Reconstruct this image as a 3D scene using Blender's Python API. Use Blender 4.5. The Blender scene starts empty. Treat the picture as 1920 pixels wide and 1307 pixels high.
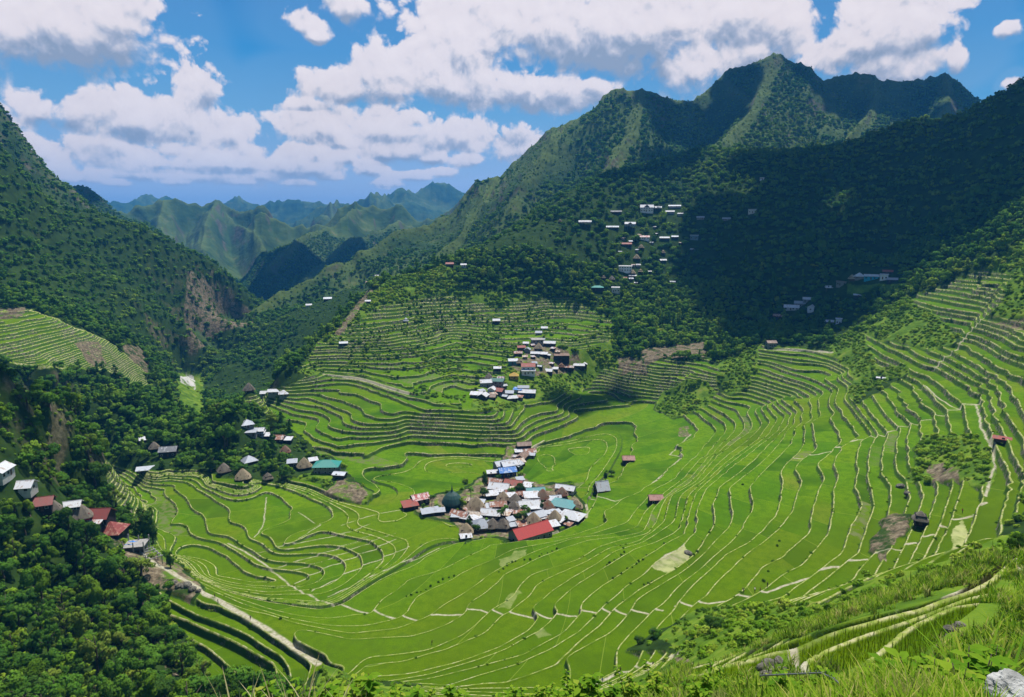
import bpy, bmesh, math, random
import numpy as np
from mathutils import Vector, Matrix

# ------------------------------------------------------------------ camera, world, sun, exposure
SC = bpy.context.scene
COL = SC.collection
FPX, CU, CV, HORIZON = 1250.0, 960.0, 653.5, 420.0
PITCH = math.atan((CV - HORIZON) / FPX)
cam_data = bpy.data.cameras.new("camera")
cam = bpy.data.objects.new("camera", cam_data)
COL.objects.link(cam)
cam_data.sensor_width = 36.0
cam_data.lens = 36.0 * FPX / 1920.0
cam_data.clip_start = 0.3
cam_data.clip_end = 60000
cam.location = (0, 0, 0)
cam.rotation_euler = (math.pi / 2 - PITCH, 0, 0)
SC.camera = cam
SC.view_settings.view_transform = 'Standard'
SC.view_settings.look = 'None'
SC.view_settings.gamma = 1
SC.view_settings.exposure = 0.2
SC.view_settings.use_curve_mapping = False
SC.cycles.max_bounces = 5
SC.cycles.diffuse_bounces = 2
SC.cycles.glossy_bounces = 2
SC.cycles.transmission_bounces = 3
SC.cycles.transparent_max_bounces = 8
SC.cycles.volume_bounces = 0
SC.cycles.use_denoising = True
SC.cycles.use_adaptive_sampling = True
SC.cycles.adaptive_threshold = 0.02
SC.cycles.caustics_reflective = False
SC.cycles.caustics_refractive = False

SUN_AZ, SUN_EL = math.radians(22.0), math.radians(68.0)   # azimuth from +Y towards +X
SUN_DIR = Vector((math.sin(SUN_AZ) * math.cos(SUN_EL), math.cos(SUN_AZ) * math.cos(SUN_EL), math.sin(SUN_EL)))
sun_d = bpy.data.lights.new("sun", 'SUN')
sun_d.energy = 5.0
sun_d.angle = math.radians(0.5)
sun_d.color = (1.0, 0.96, 0.88)
sun = bpy.data.objects.new("sun", sun_d)
COL.objects.link(sun)
sun.rotation_euler = SUN_DIR.to_track_quat('Z', 'Y').to_euler()
sun.location = (0, 0, 3000)
# ------------------------------------------------------------------ node writer
class NT:                      # tiny node-tree writer
    def __init__(s, nt):
        s.t = nt; nt.nodes.clear()
    def n(s, typ, ins=None, **kw):
        nd = s.t.nodes.new(typ)
        for k, v in kw.items(): setattr(nd, k, v)
        for k, v in (ins or {}).items(): s.put(nd.inputs[k], v)
        return nd
    def put(s, sock, v):
        if isinstance(v, bpy.types.NodeSocket): s.t.links.new(v, sock)
        elif isinstance(v, bpy.types.Node): s.t.links.new(v.outputs[0], sock)
        elif isinstance(v, (tuple, list)) and len(v) == 3 and len(sock.default_value) == 4: sock.default_value = (*v, 1)
        else: sock.default_value = v
    def m(s, op, a, b=None, c=None, clamp=False):
        nd = s.t.nodes.new('ShaderNodeMath'); nd.operation = op; nd.use_clamp = clamp
        for i, v in enumerate((a, b, c)):
            if v is not None: s.put(nd.inputs[i], v)
        return nd.outputs[0]
    def mix(s, f, a, b, mode='MIX'):
        nd = s.t.nodes.new('ShaderNodeMix'); nd.data_type = 'RGBA'; nd.blend_type = mode
        s.put(nd.inputs[0], f); s.put(nd.inputs[6], a); s.put(nd.inputs[7], b)
        return nd.outputs[2]
    def ss(s, x, a, b, o0=0.0, o1=1.0):
        nd = s.t.nodes.new('ShaderNodeMapRange'); nd.interpolation_type = 'SMOOTHSTEP'
        s.put(nd.inputs[0], x)
        for i, v in zip((1, 2, 3, 4), (a, b, o0, o1)): s.put(nd.inputs[i], v)
        return nd.outputs[0]
    def attr(s, name, typ='GEOMETRY'):
        return s.n('ShaderNodeAttribute', attribute_name=name, attribute_type=typ)
    def noise(s, vec, scale, detail=3, rough=0.55, dist=0.0):
        return s.n('ShaderNodeTexNoise', {'Vector': vec, 'Scale': scale, 'Detail': detail, 'Roughness': rough, 'Distortion': dist}).outputs[0]
    def ramp(s, f, stops):
        nd = s.n('ShaderNodeValToRGB', {0: f}); e = nd.color_ramp.elements
        e[0].position, e[0].color = stops[0][0], (*stops[0][1], 1); e[1].position, e[1].color = stops[-1][0], (*stops[-1][1], 1)
        for p, c in stops[1:-1]:
            x = e.new(p); x.color = (*c, 1)
        return nd.outputs[0]
def mat(name):
    m = bpy.data.materials.new(name); m.use_nodes = True
    return m, NT(m.node_tree)
def finish(w, col, rough=0.9, bump=None, strength=0.3, dist=0.1, spec=0.2, metal=0.0):
    b = w.n('ShaderNodeBsdfPrincipled', {'Base Color': col, 'Roughness': rough, 'Specular IOR Level': spec, 'Metallic': metal})
    if bump is not None:
        w.put(b.inputs['Normal'], w.n('ShaderNodeBump', {'Height': bump, 'Strength': strength, 'Distance': dist}).outputs[0])
    w.n('ShaderNodeOutputMaterial', {'Surface': b.outputs[0]})
    return b

# ------------------------------------------------------------------ sky: Nishita air with cumulus clouds drawn by direction
def pix_azel(u, v):
    xc, yc = (u - CU) / FPX, (CV - v) / FPX
    d = (xc, math.cos(PITCH) + yc * math.sin(PITCH), yc * math.cos(PITCH) - math.sin(PITCH))
    return math.atan2(d[0], d[1]), math.atan2(d[2], math.hypot(d[0], d[1]))
CLOUDS = [  # (centre u, base-line v, half width, height above, depth below) as seen from the viewpoint
 (120,55,215,130,95),(-20,70,130,100,85),(330,285,60,26,16),(470,285,50,30,18),(540,290,44,26,16),(590,300,50,26,14),(640,300,40,22,14),(250,320,60,20,12),(380,322,50,18,12),(110,318,60,24,14),(500,332,60,14,10),(820,300,50,22,14),(660,270,60,24,16),(780,225,60,34,20),(230,30,90,90,70),(70,215,80,62,36),(150,205,75,42,48),(200,200,24,36,40),
 (285,235,125,88,60),(368,170,66,56,70),(400,255,140,70,50),(90,290,110,46,30),(240,300,150,40,32),(420,310,170,40,36),(560,315,130,34,30),(320,330,260,16,14),(150,335,80,22,14),
 (575,48,58,30,26),(592,70,32,22,16),(645,12,62,36,32),(635,172,128,48,30),(685,140,78,56,46),(575,200,60,20,12),
 (800,160,130,92,58),(765,105,54,42,40),(860,90,110,110,80),(1000,50,330,140,74),(1110,75,210,90,66),(950,180,165,66,34),(600,245,95,48,30),(725,250,150,60,40),(860,265,140,50,36),(740,285,130,30,22),
 (690,320,42,26,12),(620,335,40,16,8),(560,345,46,14,8),(450,342,50,14,8),(330,342,44,12,8),(220,345,40,12,8),(730,345,30,12,7),(830,325,34,16,9),(768,333,52,14,9),(875,305,62,24,14),(965,278,78,40,28),(1080,180,90,36,34),(1305,125,66,48,60),(1250,55,230,120,56),(1440,50,120,80,62),(1400,110,90,30,30),
 (1680,65,135,120,78),(1545,105,64,36,40),(1690,125,120,40,40),(1792,112,24,40,30),(1882,62,33,22,15),(1898,160,22,20,12)]
UNDERSIDES = [(1110,98,190,55),(1200,115,110,36),(965,182,135,30),(850,190,90,24),(130,108,150,40),(215,95,60,50),(30,110,60,30),(690,186,95,22),(600,205,60,14),(800,265,150,20),(960,262,60,24),(250,255,60,22),(340,250,60,20),(90,232,60,16),
 (200,285,60,18),(320,320,120,10),(440,320,90,10),(560,330,100,9),(1380,60,70,40),(1650,110,80,34),(1740,90,60,40),(1440,110,60,22),(1100,180,60,18),(390,180,20,40),(610,85,40,10),(660,40,30,18),(740,305,110,10)]
W = bpy.data.worlds.new("World"); SC.world = W; W.use_nodes = True
def build_world():
    w = NT(W.node_tree)
    sky = w.n('ShaderNodeTexSky', sky_type='NISHITA', sun_disc=False, sun_elevation=SUN_EL, sun_rotation=SUN_AZ, altitude=1100, air_density=1.0, dust_density=0.6, ozone_density=2.0).outputs[0]
    bg = w.n('ShaderNodeBackground', {'Color': sky, 'Strength': 0.09})
    w.n('ShaderNodeOutputWorld', {'Surface': bg.outputs[0]})
build_world()
def build_sky():               # the visible part of the sky: a wide band far behind everything, giving off the light of air and clouds
    na, ne, R = 640, 260, 34000.0
    az = np.radians(np.linspace(-62, 62, na)); el = np.radians(np.linspace(-5, 34, ne))
    A, E = np.meshgrid(az, el)
    d = np.full(A.shape, -1.0); vert = np.zeros(A.shape); wsum = np.full(A.shape, 1e-6)
    for (u, v, rx, rt, rb) in CLOUDS:
        a, e = pix_azel(u, v); k = math.cos(a) / FPX
        dx = (A - a) / (rx * k * math.cos(a)); dy = (E - e) / np.where(E > e, rt * k, rb * k)
        b = 1 - np.sqrt(dx * dx + dy * dy)
        h = np.clip(0.5 + 0.5 * (b - d) / 0.16, 0, 1)
        d = d + (b - d) * h + 0.16 * h * (1 - h)
        wt = np.exp(np.clip(b, -2, 1) * 7)
        vert += wt * np.clip(dy, -1.2, 1.2); wsum += wt
    vert /= wsum
    dark = np.zeros(A.shape)
    for (u, v, rx, ry) in UNDERSIDES:
        a, e = pix_azel(u, v); k = math.cos(a) / FPX
        q_ = ((A - a) / (rx * k * math.cos(a))) ** 2 + ((E - e) / (ry * k)) ** 2
        dark = np.maximum(dark, np.exp(-q_ * 0.9))
    co = np.stack([np.sin(A) * np.cos(E), np.cos(A) * np.cos(E), np.sin(E)], -1).reshape(-1, 3) * R
    ii, jj = np.meshgrid(np.arange(ne - 1), np.arange(na - 1), indexing='ij')
    q = (ii * na + jj).ravel()
    f = np.stack([q, q + na, q + na + 1, q + 1], -1).astype(np.int32)
    me = bpy.data.meshes.new('sky')
    me.vertices.add(len(co)); me.vertices.foreach_set('co', co.astype(np.float32).ravel())
    me.loops.add(f.size); me.loops.foreach_set('vertex_index', f.ravel())
    me.polygons.add(len(f)); me.polygons.foreach_set('loop_start', np.arange(0, f.size, 4, dtype=np.int32))
    me.polygons.foreach_set('use_smooth', np.ones(len(f), bool))
    for nm, arr in (('mass', d * 0.85 + 0.34), ('rise', vert), ('under', dark)):
        t = me.attributes.new(nm, 'FLOAT', 'POINT'); t.data.foreach_set('value', arr.ravel().astype(np.float32))
    me.update(calc_edges=True)
    m, w = mat('sky'); m.cycles.emission_sampling = 'NONE'
    p = w.n('ShaderNodeVectorMath', {0: w.n('ShaderNodeNewGeometry').outputs['Position'], 1: (1 / R,) * 3}, operation='MULTIPLY').outputs[0]
    s = w.n('ShaderNodeSeparateXYZ', {0: p}).outputs
    elv = s[2]
    mass, rise = w.attr('mass').outputs['Fac'], w.attr('rise').outputs['Fac']
    def lumps(off):
        q = w.n('ShaderNodeVectorMath', {0: p, 1: off}, operation='ADD').outputs[0]
        wq = w.n('ShaderNodeTexNoise', {'Vector': q, 'Scale': 14.0, 'Detail': 3.0})
        q2 = w.n('ShaderNodeVectorMath', {0: q, 1: w.n('ShaderNodeVectorMath', {0: wq.outputs[1], 1: (0.035,) * 3}, operation='MULTIPLY').outputs[0]}, operation='ADD').outputs[0]
        n1 = w.noise(q2, 7.0, 11, 0.64)
        v1 = w.n('ShaderNodeTexVoronoi', {'Vector': q2, 'Scale': 30.0, 'Detail': 3.0, 'Roughness': 0.55, 'Smoothness': 0.6}, feature='SMOOTH_F1').outputs[0]
        return w.m('ADD', w.m('MULTIPLY', w.m('SUBTRACT', n1, 0.5), 1.9), w.m('MULTIPLY', w.m('SUBTRACT', 0.40, v1), 0.6))
    l0 = lumps((0, 0, 0)); l1 = lumps((0.004, 0.0, 0.011))
    D = w.m('ADD', mass, l0)
    soft = w.ss(rise, -0.55, 0.35, 0.5, 0.2)
    cover = w.ss(D, 0.0, soft)
    under = w.ss(w.m('ADD', w.attr('under').outputs['Fac'], w.m('MULTIPLY', l0, 0.35)), 0.22, 0.85)
    lit = w.m('ADD', w.m('ADD', 0.60, w.m('MULTIPLY', w.m('SUBTRACT', l0, l1), 0.95)), w.m('MULTIPLY', w.ss(rise, -0.75, 0.28, -0.52, 0.16), w.ss(mass, -0.1, 0.35, 0.25, 1.0)))
    lit = w.m('SUBTRACT', lit, w.m('MULTIPLY', under, 0.30))
    cloud = w.ramp(lit, [(0.0, (0.30, 0.37, 0.50)), (0.22, (0.44, 0.48, 0.60)), (0.40, (0.66, 0.65, 0.72)), (0.58, (0.84, 0.775, 0.81)), (1.0, (0.90, 0.83, 0.855))])
    sky = w.ramp(w.m('MULTIPLY', w.m('ADD', elv, 0.05), 2.4), [(0.0, (0.50, 0.62, 0.88)), (0.22, (0.42, 0.57, 0.84)), (0.48, (0.115, 0.38, 0.69)), (0.66, (0.005, 0.25, 0.61)), (0.82, (0.0, 0.19, 0.53)), (0.95, (0.0, 0.18, 0.5))])
    nish = w.n('ShaderNodeTexSky', sky_type='NISHITA', sun_disc=False, sun_elevation=SUN_EL, sun_rotation=SUN_AZ, altitude=1100)
    w.put(nish.inputs[0], w.n('ShaderNodeVectorMath', {0: p}, operation='NORMALIZE').outputs[0]) if len(nish.inputs) else None
    veil = w.m('MULTIPLY', w.ss(mass, -0.36, 0.06), 0.30)
    sky = w.mix(veil, sky, (0.30, 0.47, 0.70))
    col = w.mix(cover, sky, cloud)
    col = w.mix(w.ss(elv, 0.0, 0.11, 0.72, 0.0), col, (0.56, 0.67, 0.92))
    w.n('ShaderNodeOutputMaterial', {'Surface': w.n('ShaderNodeEmission', {'Color': col, 'Strength': 0.89})})
    me.materials.append(m)
    o = bpy.data.objects.new('sky', me); COL.objects.link(o); o['kind'] = 'structure'
build_sky()
# ------------------------------------------------------------------ small helpers
CP, SP = math.cos(PITCH), math.sin(PITCH)
def ray(u, v):
    xc, yc = (u - CU) / FPX, (CV - v) / FPX
    return np.array([xc, CP + yc * SP, yc * CP - SP])
def at_d(u, v, D):            # point seen at (u, v) at horizontal distance D
    d = ray(u, v)
    return d * (D / math.hypot(d[0], d[1]))
def at_z(u, v, z):            # point seen at (u, v) at height z
    d = ray(u, v)
    return d * (z / d[2])
def project(P):
    P = np.asarray(P, float)
    x, y, z = P[..., 0], P[..., 1], P[..., 2]
    f = y * CP - z * SP
    up = y * SP + z * CP
    f = np.where(f > 1e-3, f, 1e-3)
    return CU + FPX * x / f, CV - FPX * up / f

def _hash(ix, iy, seed):
    h = (ix.astype(np.int64) * 374761393 + iy.astype(np.int64) * 668265263 + seed * 974634777) & 0x7fffffff
    h = ((h ^ (h >> 13)) * 1274126177) & 0x7fffffff
    h = (h ^ (h >> 16)) & 0xffff
    return h.astype(np.float32) / 65535.0
def vnoise(x, y, seed=0):     # smooth value noise, -1..1
    x = np.asarray(x, np.float64); y = np.asarray(y, np.float64)
    ix = np.floor(x); iy = np.floor(y)
    fx = (x - ix); fy = (y - iy)
    ix = ix.astype(np.int64); iy = iy.astype(np.int64)
    sx = fx * fx * fx * (fx * (fx * 6 - 15) + 10); sy = fy * fy * fy * (fy * (fy * 6 - 15) + 10)
    a = _hash(ix, iy, seed); b = _hash(ix + 1, iy, seed)
    c = _hash(ix, iy + 1, seed); d = _hash(ix + 1, iy + 1, seed)
    return (a + (b - a) * sx + (c - a) * sy + (a - b - c + d) * sx * sy) * 2 - 1
def fbm(x, y, seed=0, octs=4, gain=0.5):
    s = 0; a = 1; t = 0
    for o in range(octs):
        s = s + a * vnoise(x * 2 ** o + 17.3 * o, y * 2 ** o - 9.1 * o, seed + o); t += a; a *= gain
    return s / t
def ridged(x, y, seed=0, octs=4):
    s = 0; a = 1; t = 0
    for o in range(octs):
        s = s + a * (1 - np.abs(vnoise(x * 2 ** o + 5.7 * o, y * 2 ** o + 3.3 * o, seed + o)) * 2); t += a; a *= 0.5
    return s / t
def smooth(a, b, x):
    t = np.clip((x - a) / (b - a), 0, 1)
    return t * t * (3 - 2 * t)
def in_poly(px, py, poly):
    res = np.zeros(px.shape, bool)
    n = len(poly)
    for i in range(n):
        x0, y0 = poly[i]; x1, y1 = poly[(i + 1) % n]
        if y0 == y1: continue
        c = ((y0 > py) != (y1 > py)) & (px < (x1 - x0) * (py - y0) / (y1 - y0) + x0)
        res ^= c
    return res
def resample(pl, step):
    out = [pl[0]]
    for a, b in zip(pl[:-1], pl[1:]):
        n = max(1, int(round(math.dist(a[:2], b[:2]) / step)))
        for k in range(1, n + 1):
            out.append(tuple(p + (q - p) * k / n for p, q in zip(a, b)))
    return out

# ------------------------------------------------------------------ the shape of the land
def z_of(k):                  # height of a terrace level
    return -140 + (k if k < 0 else 2.0 * k) if k <= 24 else -92 + 2.8 * (k - 24)
def k_of(z):
    return np.where(z < -140, z + 140, np.where(z < -139, (z + 140) * 3.5, np.where(z <= -92, (z + 140) / 2.0, 24 + (z + 92) / 2.8) + 3))
CONTOURS = [
 (0.4, [(880,1015),(935,1006),(1030,998),(1085,975),(1100,945),(1105,925)]),
 (0.4, [(760,940),(800,965),(850,990)]), (0.2, [(985,880),(1010,840),(1050,850),(1090,900)]),
 (0.35, [(700,900),(760,890),(820,895),(880,890)]), (0.35, [(680,980),(740,1000),(800,985)]),
 (1, [(700,1100),(726,1086),(786,1060),(823,1039),(863,1020),(918,1008),(1040,1005),(1098,980),(1118,945),(1140,915),(1185,890),(1200,850),(1215,800)]),
 (2, [(700,1122),(772,1086),(829,1063),(872,1037),(915,1022),(975,1014),(1060,1004),(1122,985),(1134,957),(1153,934),(1198,922),(1223,900),(1245,882),(1276,861),(1278,852),(1256,847),(1296,809),(1282,783),(1238,765)]),
 (3, [(729,1137),(757,1117),(820,1089),(878,1059),(909,1047),(958,1026),(1040,1014),(1100,1002),(1170,975),(1185,945),(1215,915),(1260,897),(1290,860),(1320,830),(1335,809)]),
 (4, [(820,1136),(860,1110),(906,1080),(943,1057),(1001,1032),(1072,1008),(1130,1001),(1190,985),(1210,955),(1250,920),(1280,893),(1306,862),(1323,854),(1353,815),(1353,792),(1321,770)]),
 (5, [(857,1135),(900,1110),(929,1086),(938,1076),(1001,1044),(1058,1023),(1098,1010),(1160,1006),(1205,995),(1222,955),(1261,915),(1293,896),(1320,866),(1350,831),(1373,806),(1371,788),(1332,765)]),
 (6, [(912,1140),(949,1120),(972,1092),(987,1074),(1081,1046),(1110,1026),(1158,1010),(1212,1000),(1232,961)]),
 (7, [(955,1145),(990,1117),(1001,1099),(1024,1083),(1093,1054),(1141,1027),(1200,1014),(1240,980),(1255,930),(1300,905),(1340,855),(1375,828),(1396,815)]),
 (8, [(990,1142),(1030,1109),(1073,1080),(1113,1058),(1147,1033),(1198,1018),(1248,985)]),
 (9, [(1018,1143),(1058,1112),(1084,1092),(1147,1053),(1187,1028),(1230,1016),(1276,990),(1282,960),(1290,930),(1311,910),(1370,860),(1419,825),(1442,790),(1431,774)]),
 (10, [(1070,1143),(1110,1109),(1158,1077),(1213,1040),(1247,1018),(1284,1000)]),
 (11, [(837,1284),(906,1261),(972,1241),(1044,1206),(1081,1183),(1124,1140),(1170,1097),(1199,1077),(1222,1054),(1250,1036),(1275,1024),(1293,1004),(1297,966),(1305,940),(1320,915),(1360,880),(1400,850),(1447,815),(1467,783),(1447,758)]),
 (12, [(946,1281),(998,1264),(1046,1244),(1087,1201),(1124,1172),(1155,1137),(1199,1106),(1244,1080),(1270,1065),(1306,1038),(1340,985),(1342,955),(1345,935),(1355,910),(1384,890),(1420,860),(1445,830),(1480,795),(1486,776),(1456,751)]),
 (13, [(1064,1229),(1144,1195),(1172,1169),(1190,1146),(1200,1126),(1250,1095),(1300,1060),(1345,1015),(1375,990),(1386,963),(1378,935),(1373,915),(1395,895),(1430,870),(1460,840)]),
 (14, [(1250,1135),(1290,1090),(1340,1050),(1384,1012),(1400,980),(1424,945),(1416,910),(1430,893),(1460,862),(1490,830),(1504,795),(1504,760),(1479,740)]),
 (15, [(1270,1128),(1300,1095),(1359,1040),(1400,1020),(1430,995),(1455,970),(1465,935),(1470,900)]),
 (16, [(1330,1120),(1360,1080),(1430,1020),(1465,985),(1488,955),(1505,904),(1493,880),(1505,862),(1530,843),(1526,816),(1521,790)]),
 (17, [(1385,1105),(1420,1060),(1482,1022),(1510,992),(1513,948),(1535,904),(1527,868),(1557,846),(1566,835),(1546,783)]),
 (18, [(1440,1100),(1470,1075),(1500,1060),(1555,1000),(1560,942),(1570,898),(1565,865),(1574,838),(1592,832),(1612,816),(1582,772)]),
 (19, [(1465,1110),(1500,1085),(1568,1035),(1583,985),(1604,945),(1592,915),(1604,879),(1597,865),(1603,827),(1630,815),(1600,775)]),
 (20, [(1500,1125),(1550,1085),(1612,1036),(1632,978),(1641,948),(1630,887),(1634,843),(1650,816),(1624,780)]),
 (21, [(1560,1110),(1600,1090),(1650,1030),(1670,965),(1676,909),(1664,893),(1660,854),(1668,810),(1660,803),(1629,769),(1609,741)]),
 (22, [(1640,1080),(1690,990),(1710,930),(1703,896),(1689,887),(1682,865),(1687,845),(1685,829),(1692,805),(1681,794),(1651,758),(1629,728)]),
 (23, [(1680,1065),(1720,975),(1735,930),(1720,890),(1706,865),(1702,818),(1714,793),(1689,763),(1670,747),(1648,716)]),
 (24, [(1705,1060),(1745,985),(1765,910),(1728,783),(1695,736),(1684,728),(1665,703)]),
 (25, [(1760,985),(1785,905),(1760,830),(1742,766),(1717,752),(1700,733)]),
 (26, [(1740,1065),(1790,960),(1805,905),(1790,840),(1780,770),(1755,741),(1722,711)]),
 (27, [(1816,1030),(1833,975),(1846,942),(1845,880),(1820,800),(1805,753),(1769,725),(1736,700)]),
 (28, [(1863,1020),(1874,967),(1901,907),(1865,840),(1850,783),(1842,741),(1838,729),(1805,717),(1753,689),(1732,689),(1710,677),(1664,654),(1625,631)]),
 (29, [(1905,960),(1905,870),(1888,818),(1862,775),(1855,735),(1836,720),(1801,705),(1775,686),(1760,677),(1732,668),(1705,650)]),
 (30, [(1907,805),(1877,766),(1866,728),(1824,693),(1776,668)]),
 (31, [(1920,761),(1888,717),(1855,695),(1787,657)]),
 (32.5, [(1920,695),(1870,670),(1831,645)]), (34, [(1920,665),(1891,655),(1845,629)]),
 (36, [(1920,640),(1893,625)]), (37.5, [(1920,622),(1888,606),(1843,595)]),
 (33, [(1767,618),(1799,627)]), (34, [(1783,608),(1808,615)]), (35, [(1767,595),(1820,606)]),
 (36, [(1737,579),(1778,590),(1831,597)]), (37, [(1710,560),(1755,574),(1845,587)]),
 (38, [(1755,560),(1801,571),(1852,579)]), (39, [(1765,553),(1861,568)]), (40, [(1769,544),(1813,551),(1868,560)]),
 (42, [(1836,533),(1882,542)]), (45, [(1847,514),(1889,524)]),
 # behind the knoll, back of the bowl
 (1.5, [(1080,774),(1162,774)]), (2, [(1103,735),(1160,750),(1199,762),(1231,760)]), (3, [(1137,728),(1195,742),(1250,749)]),
 (5, [(1130,712),(1183,731),(1270,737)]), (7, [(1135,705),(1172,713),(1272,726)]), (9, [(1135,696),(1183,705),(1282,713)]),
 (11, [(1229,701),(1286,707)]), (12.5, [(1227,692),(1291,701)]), (14, [(1240,680),(1295,687)]), (15.5, [(1250,672),(1284,675),(1323,677)]),
 (8, [(1385,742),(1437,760)]), (9, [(1346,728),(1378,737)]), (11, [(1356,719),(1378,727)]), (11, [(1426,730),(1460,742)]), (13, [(1419,712),(1470,728)]),
 (13.5, [(1340,702),(1380,707)]), (17, [(1435,682),(1480,700),(1530,716),(1556,730)]), (19.5, [(1437,667),(1500,678)]), (22, [(1435,648),(1511,655)]),
 (18.5, [(1490,687),(1549,690),(1575,703)]), (21, [(1521,664),(1560,676),(1592,691)]),
 (12, [(1485,738),(1502,752)]),
 # the far hill
 (1, [(602,847),(629,858),(673,870),(707,870)]), (2, [(616,842),(650,849),(710,862)]),
 (3, [(496,769),(526,780),(547,801),(574,815),(602,835)]), (4, [(501,760),(542,776),(593,785),(586,801),(620,824),(632,832),(660,819),(694,822),(740,818)]),
 (5, [(499,745),(551,767),(600,778),(613,787),(602,801),(650,810)]), (6, [(533,753),(574,761),(602,764),(639,785),(646,796),(675,805)]),
 (7, [(579,744),(620,762),(650,771),(659,787),(690,795)]), (8, [(588,739),(641,753),(675,767),(678,776),(715,786)]),
 (9, [(620,737),(664,741),(708,760),(712,771),(744,779)]), (10, [(655,718),(694,728),(730,741),(760,755),(799,769)]),
 (12, [(607,700),(675,709),(767,737)]), (1, [(750,842),(800,846),(879,846)]), (2, [(760,830),(800,832),(880,836)]), (3, [(770,820),(830,822),(900,826)]), (4, [(765,808),(830,812),(900,815),(960,816)]), (6, [(765,794),(830,798),(900,802),(960,804)]), (8, [(775,782),(850,786),(920,790)]),
 (2, [(1000,818),(1040,806),(1070,792)]), (6, [(975,757),(998,750),(1040,764)]), (8, [(981,745),(1030,737)]), (4, [(1064,735),(1103,738),(1130,743)]),
 (20, [(850,627),(917,639),(971,642)]), (18, [(855,642),(906,656)]), (15.5, [(850,671),(895,674),(929,681)]), (14, [(850,688),(917,695)]),
 (11.5, [(850,718),(884,727)]), (10.5, [(850,730),(874,738)]), (26.5, [(1040,582),(1128,587)]), (24.5, [(1052,597),(1150,609)]), (22, [(1034,621),(1099,626)]), (19.5, [(1044,643),(1082,644)]),
 # the fields on the left
 (0, [(516,908),(559,921),(613,946),(633,963),(635,976),(592,997),(532,1021)]), (-1, [(481,909),(489,923),(527,933),(532,944),(527,976),(478,1002)]),
 (-2, [(313,895),(353,906),(391,930),(410,949),(414,971),(407,990)]), (-3, [(315,905),(340,925),(367,955)]), (-4, [(253,898),(302,914),(334,952),(332,965),(296,995)]),
 (-5, [(263,908),(290,940),(297,965),(292,990)]), (-6, [(191,865),(237,911),(256,950)]), (-7, [(205,890),(215,930),(225,945)]),
 (1, [(290,886),(330,884)]), (1, [(400,899),(470,909)]),
 (-5.5, [(330,1040),(420,1050)]), (-5, [(400,1080),(470,1094),(560,1096)]),
 (-3, [(420,1094),(500,1104),(550,1100)]), (-1, [(428,1103),(500,1115),(575,1112)]), (0, [(432,1108),(500,1122),(600,1128)]), (1, [(436,1113),(505,1132),(600,1145),(650,1138)]), (2, [(442,1119),(515,1143),(600,1157),(690,1148)]),
 (3, [(455,1130),(535,1155),(620,1171),(690,1168),(745,1150)]), (4, [(466,1140),(560,1168),(660,1184),(740,1176),(800,1152)]), (5, [(490,1152),(570,1179),(660,1196),(760,1184),(860,1148)]),
 (6, [(560,1190),(640,1215),(720,1224),(800,1217),(860,1190),(903,1150)]),
 (7, [(680,1246),(757,1238),(829,1215),(901,1183),(938,1151)]), (8, [(700,1264),(770,1260),(852,1241),(935,1212),(986,1183),(1009,1155)]), (9, [(720,1277),(809,1262),(880,1240),(944,1216),(1009,1180),(1041,1149)]),
 (10, [(815,1268),(878,1253),(981,1226),(1050,1187),(1086,1149)]),
 (3, [(262,1114),(345,1156),(450,1198),(520,1238),(538,1300)]), (4.5, [(330,1100),(370,1108),(425,1136),(480,1168),(540,1205),(600,1243)]), (5, [(600,1250),(640,1262)]), (3.6, [(400,1150),(480,1190),(560,1250)]),
 (1.96, [(262,1123),(342,1166),(444,1210),(508,1248),(524,1300)]), (1.04, [(345,1178),(420,1223),(485,1268),(496,1300)]), (0.93, [(342,1187),(412,1232),(474,1277),(484,1302)]), (0.4, [(352,1210),(395,1250),(430,1300)]),
 # the near strips
 (46, [(1300,1258),(1400,1235),(1480,1208),(1560,1180),(1640,1157),(1720,1138),(1800,1112),(1840,1090),(1895,1040)]),
 (46.2, [(1495,1225),(1560,1195),(1640,1172),(1740,1142)]),
 (47, [(1530,1262),(1545,1232),(1580,1212),(1630,1192),(1702,1167),(1765,1145),(1830,1120)]), (48, [(1600,1262),(1650,1240),(1710,1200),(1740,1172),(1815,1132)]),
]
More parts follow.
